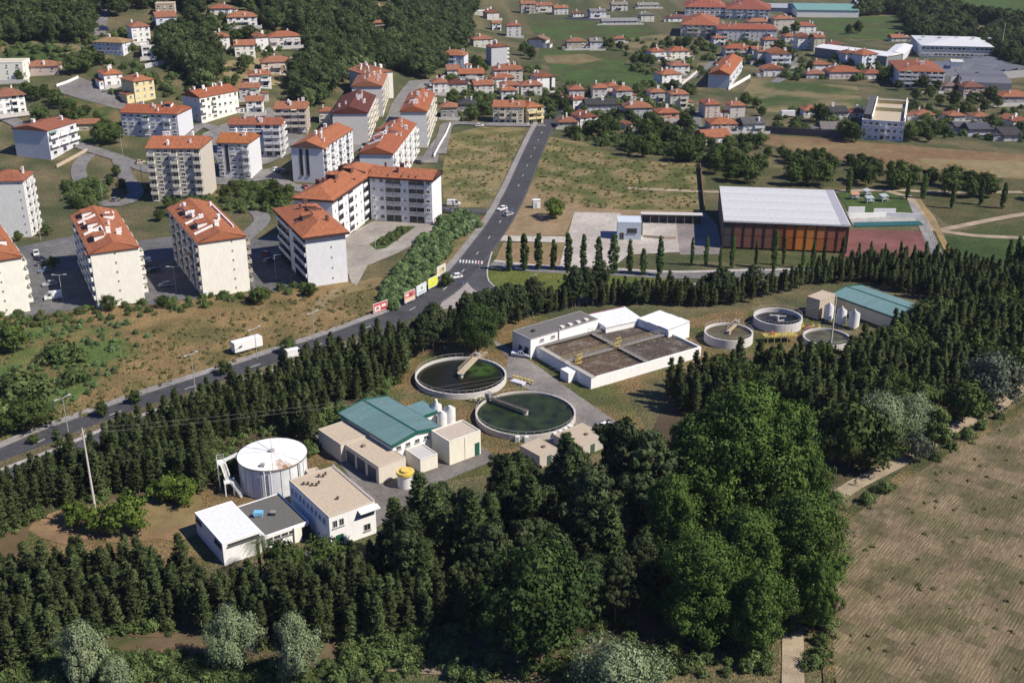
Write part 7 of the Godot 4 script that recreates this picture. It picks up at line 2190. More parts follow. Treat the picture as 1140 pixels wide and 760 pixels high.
	tree_mass("shrub", "undergrowth", "dark undergrowth between the pines of the belts", "undergrowth", scatter([Vector2(-106, -181), Vector2(-93, -200), Vector2(-74, -223), Vector2(-51, -250), Vector2(-29, -269), Vector2(-28, -247), Vector2(-43, -211), Vector2(-60, -199), Vector2(-90, -191), Vector2(-96, -180)], 2.4, 0.5, [], 0.6) + scatter([Vector2(-97, -161), Vector2(-58, -165), Vector2(-42, -161), Vector2(-21, -168), Vector2(-2, -168), Vector2(-1, -153), Vector2(-35, -148), Vector2(-65, -151), Vector2(-72, -143), Vector2(-87, -139)], 2.4, 0.5, keep_out, 0.6), 0.5, 1.3)
	# taller pines in the middle foreground
	var mid := scatter([Vector2(-22, -169), Vector2(-17, -179), Vector2(-5, -183), Vector2(5, -189), Vector2(21, -193), Vector2(28, -180), Vector2(22, -153), Vector2(10, -147), Vector2(3, -155), Vector2(-8, -155), Vector2(-15, -157), Vector2(-22, -153)], 5.6, 0.4, keep_out)
	var mid_spot := places(mid)
	var firs := []
	var open_crowned := []
	for p: Vector2 in mid:
		if rng.randf() < 0.45: firs.append(p)
		else: open_crowned.append(p)
	stand("tall_pine", "tall_pine", "tall pointed pine below the works", "tall pines below the works", firs, "tree", 0.0, mid_spot)
	stand("shaggy", "shaggy_pine", "open crowned pine below the works", "tall pines below the works", open_crowned, "tree", 0.0, mid_spot)
	var i := 0
	for q: Array in [[4.5, -144.2, 21], [13.6, -168.3, 21.8], [20.2, -179.9, 24.4], [24.9, -176.9, 24.2], [11.8, -179.9, 19], [-1.7, -184.7, 15]]:
		tree(["big_round", "shaggy", "shaggy", "shaggy", "shaggy", "shaggy"][i], ["conical_tree", "tall_pine", "tall_pine", "tall_pine", "round_tree", "round_tree"][i], ["big conical mid green tree at the bottom, below the tan pump houses", "tall ragged pine standing over the shaded yard below the pump houses", "dark tall pine left of the giant bright green trees", "dark tall pine touching the giant bright green trees", "dark round tree just below the larger pump house", "dark round tree just below the cream block with the green door"][i], "", q[0], q[1], q[2])
		i += 1
	var dk := [-8.9, -269, 13.5]
	tree("big_round", "dark_tree", "dark tree standing over the bridge end of the black round basin", "", dk[0], dk[1], dk[2])
	# the giants
	i = 0
	for q: Array in [[34.4, -182.4, 24.6], [42.2, -182.4, 30.4], [50.1, -181.2, 28.1], [53, -179.3, 20.8], [48.6, -161.8, 20.6], [38.7, -156.7, 20.6], [39, -146.4, 15.6], [30.3, -151.4, 18.9], [27.1, -165.5, 21.9], [49.4, -151.9, 14.3]]:
		tree("giant", "giant_poplar", [
			"bright green giant tree, back left of the giant group", "tallest bright green giant tree, at the top of the giant group", "bright green giant tree, back right of the giant group",
			"bright green giant tree at the right edge, by the bend of the path", "bright green giant tree half way down the right side of the group", "bright green giant tree in the middle of the group",
			"lowest bright green giant tree, near the walk at the bottom", "shaded giant tree at the lower left of the group", "dark giant tree at the left edge of the group", "slim bright green tree over the gravel walk, right foot of the group"][i], "", q[0], q[1], q[2], i % 3, "tree", [1.05, 1.0, 0.95, 0.62, 1.0, 1.1, 0.95, 1.0, 0.85, 0.7][i])
		i += 1
	# silvery trees at the water's edge
	i = 0
	for q: Array in [[-65.1, -138.7, 11.7], [-43.9, -142.8, 10.8], [-32.9, -139.1, 13], [16.1, -133.2, 12.8], [-60.3, -137.7, 6.4], [-64.9, -193, 5.3]]:
		tree("willow" if i < 5 else "lime", "willow" if i < 5 else "lime_tree", ["silvery green willow at the water, leftmost of the bottom row", "round silvery willow at the water, below the white shed", "large silvery willow at the water, right of the round one", "pale green willow at the bottom edge, below the dark pines", "small green willow at the foot of the leftmost willow", "small fresh green tree at the back of the sandy clearing"][i], "", q[0], q[1], q[2], -1, "tree", [0.7, 0.72, 0.66, 1.0, 0.9, 1.0][i])
		i += 1
	i = 0
	for q: Array in [[-72.1, -182.4, 8.2], [-68.5, -193.6, 5.7], [-78.6, -182.4, 5.1], [-83.6, -185, 4.8], [-14.5, -165, 5.9], [-32.7, -168.3, 7.1], [-39.3, -165, 8.5]]:
		tree("lime" if i < 5 else "broadleaf", "lime_tree" if i < 5 else "round_tree", ["large yellow-green tree in the clearing right of the concrete pole", "yellow-green tree behind the clearing, nearest the big round tank", "small yellow-green bush tree just left of the concrete pole", "dark green small tree in the clearing left of the concrete pole", "bright yellow-green treetop among the tall pines, bottom middle", "dark round tree right in front of the office door", "dark round tree before the low link building"][i], "", q[0], q[1], q[2])
		i += 1
	palm()
	# right bank of the wood along the walk
	i = 0
	for q: Array in [[79.4, -215.5, 12.5], [87.6, -220.6, 10.5], [91.4, -215.5, 9.5], [85.9, -210.7, 6], [112.7, -237.8, 12], [102.5, -228.5, 10.3], [70.5, -206.8, 14.6], [68.7, -210.7, 9], [74.2, -208.3, 10.6], [121.9, -246.8, 10.4], [107.5, -232.1, 5]]:
		tree(["willow", "willow", "broadleaf", "olive", "olive", "broadleaf", "broadleaf", "lime", "broadleaf", "broadleaf", "shrub"][i], ["grey_green_tree", "grey_green_tree", "round_tree", "olive_tree", "olive_tree", "round_tree", "round_tree", "round_tree", "round_tree", "round_tree", "shrub_tree"][i], [
			"pale grey-green tree beside the walk, left of two at the wood's edge", "round grey-green tree beside the walk, right of two at the wood's edge", "bright green round tree close to the walk at the middle right", "small silver-grey tree overhanging the walk", "olive green round tree at the far end of the walk",
			"dark green tree where the walk disappears", "dark green tree above the sunny patch of the walk", "light green treetop above the sunny patch of the walk", "dark green tree just left of the pale grey-green pair", "dark tree at the right edge above the walk", "low green shrub by the far end of the walk"][i], "", q[0], q[1], q[2])
		i += 1
	var ws := [Vector2(62.8, -190.9), Vector2(64.4, -193), Vector2(70.4, -193), Vector2(75.1, -197.2), Vector2(90.1, -210.7), Vector2(95.3, -215.5), Vector2(100.7, -220.6), Vector2(105.2, -224.9), Vector2(111.4, -230.3), Vector2(51.9, -152.8), Vector2(50, -149.1), Vector2(48.7, -144.8), Vector2(51.9, -155.3), Vector2(47.3, -143.3), Vector2(49.5, -155.3)]
	stand("shrub", "walk_shrub", "green shrub between the gravel walk and the fallow field", "shrubs along the walk", ws, "shrub", 0.0, ranks(ws))
	# poplars
	i = 0
	for q: Array in [[-0.8, -333.4, 11.7], [3.7, -334.3, 12.3], [8.3, -335.2, 12.1], [13, -335.2, 10], [17.5, -334.3, 12.3], [22.4, -334.3, 12.1], [27, -333.4, 11.5], [31.7, -331.7, 12.8], [36.5, -330.9, 11.4], [40.6, -330, 8.8], [45.7, -329.2, 13.1]]:
		tree("poplar", "poplar", "dark columnar poplar, number %s from the left in the straight row before the concrete yard" % ["one", "two", "three", "four", "five", "six", "seven", "eight", "nine", "ten", "eleven"][i], "row of poplars", q[0], q[1], q[2])
		i += 1
	for q: Array in [[57.1, -338.7, 9.5], [61.7, -338.7, 10.1], [65.9, -336.9, 7.1], [69.6, -336.9, 10.7], [77.2, -337.8, 9.2], [82.6, -335.2, 12.9], [86.2, -338.7, 9.5], [91.4, -335.2, 7.1], [94.5, -335.2, 9.5], [97.7, -334.3, 8.6], [103.1, -333.4, 11.7], [107.9, -332.6, 9.7], [111.5, -332.6, 10.3], [116, -332.6, 9.7], [120.5, -331.7, 10.5], [124.8, -331.7, 9.4], [128.1, -330.9, 10.8], [131.7, -330.9, 10.2]]:
		tree("poplar", "young_poplar", "young green poplar before the sports hall and red court, %s from the left" % nth(i - 10), "young poplars before the sports hall", q[0], q[1], q[2], -1, "tree", 0.62)
		i += 1
	i = 0
	for q: Array in [[155.2, -333.4, 10.6], [157.7, -333.4, 11.7], [159.2, -331.7, 10], [15.3, -392.1, 7], [199.9, -450.6, 0]]:
		if i < 4: tree("poplar" if i < 3 else "lime", "poplar" if i < 3 else "young_tree", ["columnar poplar on the right lawn, left of three", "tallest columnar poplar on the right lawn, middle of three", "columnar poplar on the right lawn, right of three", "single young tree on the bare ground right of the white cabinet"][i], "", q[0], q[1], q[2], -1, "tree", 1.1)
		i += 1
	# park and orchard
	var park := scatter([Vector2(50, -514), Vector2(83, -485), Vector2(111, -469), Vector2(133, -454), Vector2(157, -448), Vector2(200, -428), Vector2(232, -420), Vector2(222, -400), Vector2(193, -410), Vector2(164, -425), Vector2(139, -434), Vector2(104, -436), Vector2(83, -442), Vector2(81, -463), Vector2(51, -485)], 8.5, 0.45, [], 0.6)
	var park_spot := places(park)
	var orchard := scatter([Vector2(120, -496), Vector2(138, -485), Vector2(166, -463), Vector2(162, -451), Vector2(137, -454), Vector2(111, -469), Vector2(111, -489)], 6.5, 0.4, [], 0.7)
	stand("broadleaf", "park_tree", "park tree behind the sports hall", "park trees behind the sports hall", park, "tree", 0.0, park_spot)
	stand("broadleaf", "orchard_tree", "orchard tree below the ploughed field", "orchard trees below the ploughed field", orchard, "tree", 5.0, places(orchard))
	var cy := [Vector2(157.9, -418.9), Vector2(182.7, -405.1), Vector2(131.8, -428.1), Vector2(88.8, -465.8), Vector2(151.3, -417.6), Vector2(163.9, -405.1), Vector2(176.5, -410)]
	stand("poplar", "cypress", "dark pointed cypress in the park strip", "cypresses of the park strip", cy, "tree", 10.0, ranks(cy))
	# gardens
	var garden := [
		Vector2(29.2, -569.2), Vector2(36.5, -569.2), Vector2(53.7, -558.1), Vector2(59.2, -569.2), Vector2(61.1, -551.6), Vector2(62.6, -537.1), Vector2(39, -539.1), Vector2(45.5, -539.1), Vector2(49.5, -535.1), Vector2(68.3, -537.1), Vector2(70.3, -529.1), Vector2(67.3, -551.6), Vector2(79.4, -580.7), Vector2(90.5, -636.8), Vector2(92.3, -620.5), Vector2(98.1, -636.8), Vector2(63.5, -525.2), Vector2(73.3, -519.4), Vector2(36.5, -533.1), Vector2(29.8, -529.1), Vector2(41.8, -529.1), Vector2(55, -525.2), Vector2(85.3, -560.3), Vector2(84.3, -543.2),
		Vector2(75, -510), Vector2(80.3, -510), Vector2(85.4, -502.7), Vector2(89.7, -499.1), Vector2(96.3, -495.6), Vector2(105.5, -510), Vector2(109.9, -513.7), Vector2(112.2, -504.5), Vector2(102.6, -488.7), Vector2(81.8, -492.1), Vector2(68.2, -495.6), Vector2(75.3, -488.7), Vector2(90, -482), Vector2(59.5, -508.2), Vector2(65.5, -513.7), Vector2(73.8, -533.1),
		Vector2(113.3, -829.1), Vector2(119.2, -824.5), Vector2(125.6, -824.5), Vector2(132.8, -829.1), Vector2(137.1, -815.6), Vector2(142, -806.9), Vector2(90.1, -739.1), Vector2(85.1, -746.5), Vector2(79.8, -746.5), Vector2(98.2, -794.1), Vector2(66, -820), Vector2(70.2, -815.6), Vector2(76.1, -811.2), Vector2(80.8, -806.9), Vector2(13.1, -837.4), Vector2(8.6, -783.5), Vector2(13.3, -768.8), Vector2(-22.2, -706.8), Vector2(-16.5, -699.3), Vector2(-34.8, -626.9), Vector2(-30.5, -588.3), Vector2(-25.6, -584.2), Vector2(-18.7, -585.3), Vector2(-13.8, -574), Vector2(-20.1, -559), Vector2(-13.4, -601.5), Vector2(24.1, -605), Vector2(27.5, -595.1),
		Vector2(207.1, -541.2), Vector2(200.3, -529.1), Vector2(207.7, -533.1), Vector2(191.5, -523.2), Vector2(185.2, -519.4), Vector2(193.7, -517.5), Vector2(247.8, -610.1), Vector2(262.1, -617.9), Vector2(259.3, -600), Vector2(247.9, -590.2), Vector2(236.2, -585.4), Vector2(236.3, -602.5), Vector2(230.5, -623.2), Vector2(231.3, -610.1), Vector2(222.2, -620.5), Vector2(226.6, -578.4), Vector2(231.3, -576), Vector2(252.7, -612.7), Vector2(228.2, -684.4), Vector2(222, -678.1), Vector2(188.6, -721.1), Vector2(185.4, -761.7), Vector2(207.7, -877.2), Vector2(222, -903.3), Vector2(261.9, -897.9), Vector2(270.5, -903.3), Vector2(185.3, -794.1), Vector2(233.8, -533.1), Vector2(236.5, -529.1), Vector2(231.5, -539.1), Vector2(128.6, -578.4), Vector2(154.2, -562.5), Vector2(157.8, -517.5), Vector2(156.6, -525.2), Vector2(125.4, -605), Vector2(130.2, -600), Vector2(251.8, -639.6), Vector2(245.7, -653.9), Vector2(237.4, -653.9), Vector2(186.2, -566.9), Vector2(205.6, -587.8), Vector2(222.9, -653.9),
		Vector2(-231, -538.6), Vector2(-224.8, -533.1), Vector2(-222.1, -537.5), Vector2(-216.4, -531), Vector2(-211.7, -524.6), Vector2(-240.6, -555.4), Vector2(-219, -566.9), Vector2(-214.4, -569.4), Vector2(-212.4, -574.2), Vector2(-208.5, -579.3), Vector2(-201.8, -510.1), Vector2(-195, -504.1), Vector2(-189.1, -511), Vector2(-195.9, -516.9), Vector2(-203.2, -495.2), Vector2(-212.4, -505.5), Vector2(-179.9, -494.5), Vector2(-178.9, -483.9), Vector2(-172.8, -484.3), Vector2(-180.5, -540.8), Vector2(-157.5, -560.4), Vector2(-138.4, -589.4), Vector2(-139.3, -572.1), Vector2(-111.2, -586.1), Vector2(-131.5, -621.5), Vector2(-145.7, -640.3), Vector2(-151.1, -628.2), Vector2(-174.4, -601.9),
	]
	garden_trees(garden, homes, "garden trees of the town")
	garden_trees([Vector2(-87.2, -409.9), Vector2(-85.6, -419.5), Vector2(-93.1, -412.2), Vector2(-99.6, -417), Vector2(-107.9, -426.5), Vector2(-109.8, -416.9), Vector2(-92.9, -426.7), Vector2(-113.3, -397.9), Vector2(-128.4, -405), Vector2(-126.4, -388.7), Vector2(-121.8, -395.6), Vector2(-140.4, -435.1), Vector2(-160.2, -445.8), Vector2(-159.5, -434.7), Vector2(-152.5, -428.1), Vector2(-162.6, -405), Vector2(-162.6, -416.6), Vector2(-161.5, -425.7), Vector2(-197.4, -429.8), Vector2(-167.8, -365.2), Vector2(-160.4, -371.3), Vector2(-72.9, -304.7), Vector2(-100.2, -301.8), Vector2(-115.5, -299.6), Vector2(-59.6, -310.7), Vector2(-90.3, -316.9), Vector2(-144.8, -335.2)], blocks, "trees of the estate", 3.5, 5.5)
	# hillside woods
	var hill := []
	var pale := []
	hill.append_array(scatter([Vector2(-322, -711), Vector2(-254, -711), Vector2(-226, -624), Vector2(-228, -612), Vector2(-244, -612), Vector2(-262, -610), Vector2(-276, -599)], 8.0, 0.42, []))
	hill.append_array(scatter([Vector2(-243, -706), Vector2(-185, -729), Vector2(-178, -699), Vector2(-182, -677), Vector2(-175, -658), Vector2(-178, -646), Vector2(-192, -672), Vector2(-217, -670), Vector2(-221, -645)], 8.0, 0.4, []))
	hill.append_array(scatter([Vector2(-188, -611), Vector2(-179, -636), Vector2(-169, -651), Vector2(-154, -596), Vector2(-146, -566), Vector2(-152, -557), Vector2(-165, -573), Vector2(-181, -584)], 6.0, 0.4, []))
	hill.append_array(scatter([Vector2(-177, -740), Vector2(-44, -1151), Vector2(-31, -993), Vector2(-34, -749), Vector2(-40, -658), Vector2(-50, -633), Vector2(-62, -651), Vector2(-83, -617), Vector2(-91, -579), Vector2(-94, -540), Vector2(-106, -553), Vector2(-114, -579), Vector2(-113, -618), Vector2(-117, -670), Vector2(-130, -677), Vector2(-141, -661), Vector2(-156, -695), Vector2(-165, -695)], 7.8, 0.44, [[Vector2(-98, -743), Vector2(-82, -784), Vector2(-75, -716), Vector2(-91, -689)], [Vector2(-107, -868), Vector2(-92, -916), Vector2(-84, -839), Vector2(-99, -799)], [Vector2(-96, -776), Vector2(-87, -801), Vector2(-84, -770), Vector2(-93, -747)]]))
	hill.append_array(scatter([Vector2(337, -1137), Vector2(450, -1189), Vector2(385, -1004), Vector2(373, -942), Vector2(341, -857), Vector2(298, -857), Vector2(323, -942), Vector2(344, -1031), Vector2(305, -1017)], 7.5, 0.4, []))
	hill.append_array(scatter([Vector2(341, -848), Vector2(398, -931), Vector2(496, -954), Vector2(366, -691), Vector2(317, -704), Vector2(316, -746)], 7.5, 0.4, []))
	hill.append_array(scatter([Vector2(379, -991), Vector2(414, -920), Vector2(445, -909), Vector2(453, -925), Vector2(424, -942), Vector2(389, -1017)], 5.0, 0.3, []))
	hill.append_array(scatter([Vector2(37, -1208), Vector2(204, -1266), Vector2(320, -1266), Vector2(306, -1208), Vector2(192, -1189), Vector2(63, -1171)], 9.0, 0.4, [], 0.5))
	hill.append_array(scatter([Vector2(75, -1402), Vector2(666, -1481), Vector2(582, -1287), Vector2(67, -1246)], 12.0, 0.4, [], 0.7))
	for p: Vector2 in hill.duplicate():
		if rng.randf() < 0.22:
			pale.append(p)
			hill.erase(p)
	tree_mass("pale_tree", "hillside_wood", "lighter green trees scattered through the dark hillside wood", "wood", pale, 0.5, 1.3)
	hill = by_distance(hill)
	stand("hill_tree", "hill_tree", "round dark tree of the woods on the hillside", "trees of the hillside woods", hill.slice(0, 120))
	tree_mass("hill_tree", "hillside_wood", "dark green wood covering the hill at the top of the picture", "wood", hill.slice(120), 0.65, 1.3)
	# thickets
	tree_mass("cane", "cane_thicket", "thick green cane and bramble behind the roadside billboards", "thicket", scatter([Vector2(-38, -303), Vector2(-38, -320), Vector2(-34, -342), Vector2(-31, -365), Vector2(-22, -371), Vector2(-21, -351), Vector2(-24, -335), Vector2(-27, -322), Vector2(-31, -309), Vector2(-34, -299)], 1.8, 0.5, [], 0.8), 0.6, 1.05)
	tree_mass("cane", "cane_thicket", "green thicket at the corner of the paved court and the main street", "thicket", scatter([Vector2(-28, -371), Vector2(-25, -386), Vector2(-19, -396), Vector2(-14, -391), Vector2(-11, -380), Vector2(-15, -371), Vector2(-21, -365)], 1.9, 0.5, [], 0.75), 0.6, 1.05)
	tree_mass("cane", "scrub", "green scrub covering the left part of the near meadow", "scrub", scatter([Vector2(-157, -285), Vector2(-133, -292), Vector2(-110, -292), Vector2(-97, -281), Vector2(-99, -264), Vector2(-100, -248), Vector2(-105, -230), Vector2(-114, -224), Vector2(-123, -211)], 2.6, 0.5, [], 0.5), 0.15, 0.5)
	tree_mass("shrub", "scrub", "line of low bushes along the foot of the cream apartment blocks", "scrub", scatter([Vector2(-153, -292), Vector2(-131, -299), Vector2(-105, -305), Vector2(-87, -311), Vector2(-61, -322), Vector2(-59, -314), Vector2(-76, -305), Vector2(-102, -295), Vector2(-126, -288), Vector2(-147, -279)], 2.4, 0.5, [], 0.55), 0.4, 1.0)
	tree_mass("shrub", "scrub", "bushes on the bank between the tower and the cream blocks", "scrub", scatter([Vector2(-177, -434), Vector2(-165, -439), Vector2(-156, -421), Vector2(-156, -403), Vector2(-165, -407)], 2.6, 0.5, [], 0.8), 0.8, 1.6)
	tree_mass("shrub", "scrub", "bushes on the bank between the stone grey block and the white one", "scrub", scatter([Vector2(-144, -428), Vector2(-129, -412), Vector2(-112, -398), Vector2(-89, -400), Vector2(-83, -417), Vector2(-96, -434), Vector2(-111, -438), Vector2(-114, -419), Vector2(-127, -417), Vector2(-143, -435)], 3.0, 0.5, [], 0.6), 0.8, 1.5)
	tree_mass("shrub", "hedge", "hedge planted in the paved court of the angled block", "hedge", scatter([Vector2(-47, -361), Vector2(-39, -380), Vector2(-35, -380), Vector2(-42, -359)], 1.6, 0.4, []), 0.4, 0.7)
	tree_mass("shrub", "scrub", "bushes between the houses and the upper edge of the dry meadow", "scrub", scatter([Vector2(25, -541), Vector2(55, -529), Vector2(84, -492), Vector2(105, -479), Vector2(102, -466), Vector2(82, -479), Vector2(53, -499), Vector2(29, -521)], 4.0, 0.5, [], 0.8), 0.9, 1.6)
	tree_mass("tuft", "meadow_tufts", "low tufts on the meadows beside the main street", "tufts", scatter([Vector2(-32, -514), Vector2(7, -545), Vector2(3, -495), Vector2(-8, -410), Vector2(-25, -408)], 1.8, 0.5, [], 0.25) + scatter([Vector2(18, -525), Vector2(51, -482), Vector2(79, -472), Vector2(70, -403), Vector2(23, -405), Vector2(8, -418)], 1.8, 0.5, [], 0.25), 0.3, 1.0)
	tree_mass("tuft", "meadow_tufts", "low tufts on the near dry meadow", "tufts", scatter([Vector2(-100, -248), Vector2(-100, -281), Vector2(-64, -311), Vector2(-41, -322), Vector2(-34, -305), Vector2(-47, -287), Vector2(-73, -260), Vector2(-94, -236), Vector2(-106, -222), Vector2(-112, -218), Vector2(-111, -226)], 1.5, 0.5, [], 0.28), 0.3, 1.0)
	tree_mass("tuft", "field_weeds", "weeds scattered over the fallow field", "weeds", scatter([Vector2(144, -248), Vector2(114, -230), Vector2(81, -202), Vector2(60, -181), Vector2(53, -155), Vector2(48, -136), Vector2(90, -136)], 2.4, 0.5, [], 0.16), 0.3, 0.8) 
	tree_mass("shrub", "undergrowth", "green undergrowth on the river bank", "undergrowth", scatter([Vector2(-27, -143), Vector2(-15, -152), Vector2(-7, -148), Vector2(-1, -143), Vector2(10, -144), Vector2(42, -148), Vector2(40, -141), Vector2(10, -139), Vector2(-13, -140), Vector2(-26, -139)], 2.0, 0.5, [], 0.6) + scatter([Vector2(-89, -143), Vector2(-72, -143), Vector2(-53, -145), Vector2(-27, -143), Vector2(-26, -139), Vector2(-86, -137)], 1.7, 0.5, [], 0.75) + scatter([Vector2(-28, -151), Vector2(-15, -154), Vector2(-7, -149), Vector2(-1, -144), Vector2(-27, -143)], 1.7, 0.5, [], 0.7), 0.5, 1.3)
	tree_mass("shrub", "undergrowth", "shaded undergrowth beneath the pines and giant trees", "undergrowth", scatter([Vector2(5, -180), Vector2(30, -193), Vector2(56, -180), Vector2(48, -148), Vector2(10, -145), Vector2(-15, -152), Vector2(-22, -153), Vector2(-21, -168)], 3.0, 0.5, [], 0.4), 0.5, 1.2)
	tree_mass("shrub", "scrub", "bushes scattered on the hill meadow at the top left", "scrub", scatter([Vector2(-275, -621), Vector2(-225, -615), Vector2(-215, -594), Vector2(-213, -569), Vector2(-235, -586), Vector2(-260, -581)], 5.0, 0.5, [], 0.6), 0.8, 1.8)
	tree_mass("shrub", "garden_hedges", "hedges and small bushes in the gardens between the houses", "hedges", scatter([Vector2(-43, -677), Vector2(-6, -775), Vector2(28, -704), Vector2(25, -576), Vector2(14, -562), Vector2(-31, -551)], 6.0, 0.5, [], 0.4) + scatter([Vector2(26, -666), Vector2(107, -678), Vector2(87, -514), Vector2(26, -537)], 6.0, 0.5, [], 0.45) + scatter([Vector2(166, -786), Vector2(255, -754), Vector2(231, -678), Vector2(147, -691)], 7.0, 0.5, [], 0.35) + scatter([Vector2(149, -605), Vector2(273, -600), Vector2(238, -517), Vector2(122, -541)], 7.0, 0.5, [], 0.4) + scatter([Vector2(-232, -635), Vector2(-145, -693), Vector2(-108, -592), Vector2(-134, -525), Vector2(-191, -521)], 6.0, 0.5, [], 0.35) + scatter([Vector2(80, -857), Vector2(159, -887), Vector2(193, -794), Vector2(103, -684), Vector2(73, -718)], 7.0, 0.5, [], 0.35), 0.7, 2.0)
	i = 0
	for q: Array in [[-107.9, -225.8, 7.2], [-130.1, -269, 7.6], [-115.8, -263.1, 4.5], [-118.1, -242.8, 5.2], [-107.3, -251, 3.4], [-115.5, -228.5, 4.5]]:
		tree("broadleaf" if i < 2 else "shrub", "dark_bush" if i < 2 else "meadow_bush", ["big round dark bush on the near meadow close to the road", "dark green bushy tree at the left edge below the first cream block", "bright bush in the left scrub below the car park", "tall bush in the left scrub near the picture's edge", "low bush where the scrub meets the dry grass", "dark bush at the left edge beside the road"][i], "", q[0], q[1], q[2], -1, "tree", 1.4)
		i += 1
	i = 0
	for q: Array in [[-104.7, -218, 2.2], [-94, -231.2, 3.9], [-88.8, -238.3, 3.3], [-71.7, -255.3, 3.4], [-58, -267.8, 4.5], [-19.8, -320.1, 4]]:
		tree("broadleaf", "median_tree", ["small young tree on the median, near the picture's left edge", "young tree on the median, second from the left", "young tree on the median, third from the left", "young tree on the median, fourth, beside the parked trailer", "round young tree on the median right beside the white van", "single dark bush tree on the street corner near the green verge"][i], "", q[0], q[1], q[2])
		i += 1

func palm() -> void:
	var q := [-44.7, -168.3, 8.2]
	var t := place("palm_tree", "spiky palm tree in front of the white shed's right corner", "palm tree", q[0], q[1], 0)
	var tr := Mb.new()
	tr.col = Color(0.17, 0.13, 0.09)
	tr.tube(Vector3(0, -0.3, 0), Vector3(0, q[2] - 1.5, 0), 0.32, 0.26, 9)
	obj("trunk", tr.mesh(M.bark), t)
	var g := RandomNumberGenerator.new()
	g.seed = 77
	for k in 40:
		var az := TAU * k / 34.0 * 5.0 + g.randf()
		var lift_k := g.randf_range(-0.1, 1.0)
		var e := Vector3(cos(az), 0, sin(az))
		var s := e.cross(Vector3.UP)
		var mb := Mb.new()
		var p := Vector3(0, q[2] - 1.6, 0)
		for j in 7:
			var dir := (e + Vector3(0, lift_k - 0.32 * j, 0)).normalized()
			var n := p + dir * 0.52
			mb.col = Color(0.05, 0.075, 0.02) * g.randf_range(0.7, 1.3)
			var half := 0.75 * sin(PI * (j + 1.2) / 8.5)
			for f in 2:
				var m := p.lerp(n, f * 0.5)
				for w in [-1.0, 1.0]:
					var tip: Vector3 = m + s * w * half + dir * 0.25 - Vector3(0, 0.12, 0)
					if w > 0: mb.tri(m, m + dir * 0.09, tip)
					else: mb.tri(m, tip, m + dir * 0.09)
			p = n
		obj("frond", mb.mesh(M.leaf), t)

# ---------------------------------------------------------------- street furniture
func lamp(label: String, x: float, z: float, h: float, turn: float, arms: int, group := "street lamps") -> void:
	var t := place("street_lamp", label, "street lamp", x, z, turn, group)
	var mb := Mb.new()
	mb.col = Color(0.33, 0.33, 0.32)
	mb.tube(Vector3.ZERO, Vector3(0, h, 0), 0.11, 0.07, 8)
	obj("pole", mb.mesh(M.paint), t)
	for k in arms:
		var s := 1.0 if k == 0 else -1.0
		var a := Mb.new()
		a.col = Color(0.42, 0.42, 0.42)
		a.tube(Vector3(0, h - 0.05, 0), Vector3(s * 1.3, h + 0.12, 0), 0.06, 0.05, 6)
		var arm := obj("arm", a.mesh(M.paint), t)
		var hd := Mb.new()
		hd.col = Color(0.42, 0.42, 0.41)
		hd.box(Vector3(s * 1.65, h + 0.12, 0), Vector3(0.9, 0.16, 0.36))
		hd.col = Color(0.75, 0.75, 0.72)
		hd.box(Vector3(s * 1.65, h + 0.03, 0), Vector3(0.6, 0.04, 0.26))
		obj("lamp_head", hd.mesh(M.paint), arm)

func billboard(label: String, p0: Vector2, turn: float, w: float, h: float, low: float, c: Color, marks: Array) -> void:
	var t := place("billboard", label, "billboard", p0.x, p0.y, turn, "roadside billboards")
	for s in [-1.0, 1.0]:
		part(t, "post", "plain", Color(0.25, 0.24, 0.23), Vector3(s * w * 0.32, (low + h) / 2 - 0.1, -0.12), Vector3(0.18, low + h, 0.16))
	var p := part(t, "panel", "paint", c, Vector3(0, low + h / 2, 0), Vector3(w, h, 0.1))
	var fr := Mb.new()
	fr.col = Color(0.62, 0.62, 0.6)
	for s in [-1.0, 1.0]:
		fr.box(Vector3(s * w / 2, low + h / 2, 0), Vector3(0.12, h + 0.12, 0.16))
		fr.box(Vector3(0, low + h / 2 + s * h / 2, 0), Vector3(w - 0.12, 0.12, 0.16))
	obj("frame", fr.mesh(M.plain), t)
	for m: Array in marks:                 # the printed areas: [x, y, w, h, colour] as shares of the panel
		var q := Mb.new()
		q.col = m[4]
		q.box(Vector3(m[0] * w, low + h / 2 + m[1] * h, 0.056), Vector3(m[2] * w, m[3] * h, 0.012))
		obj("print", q.mesh(M.paint), p)

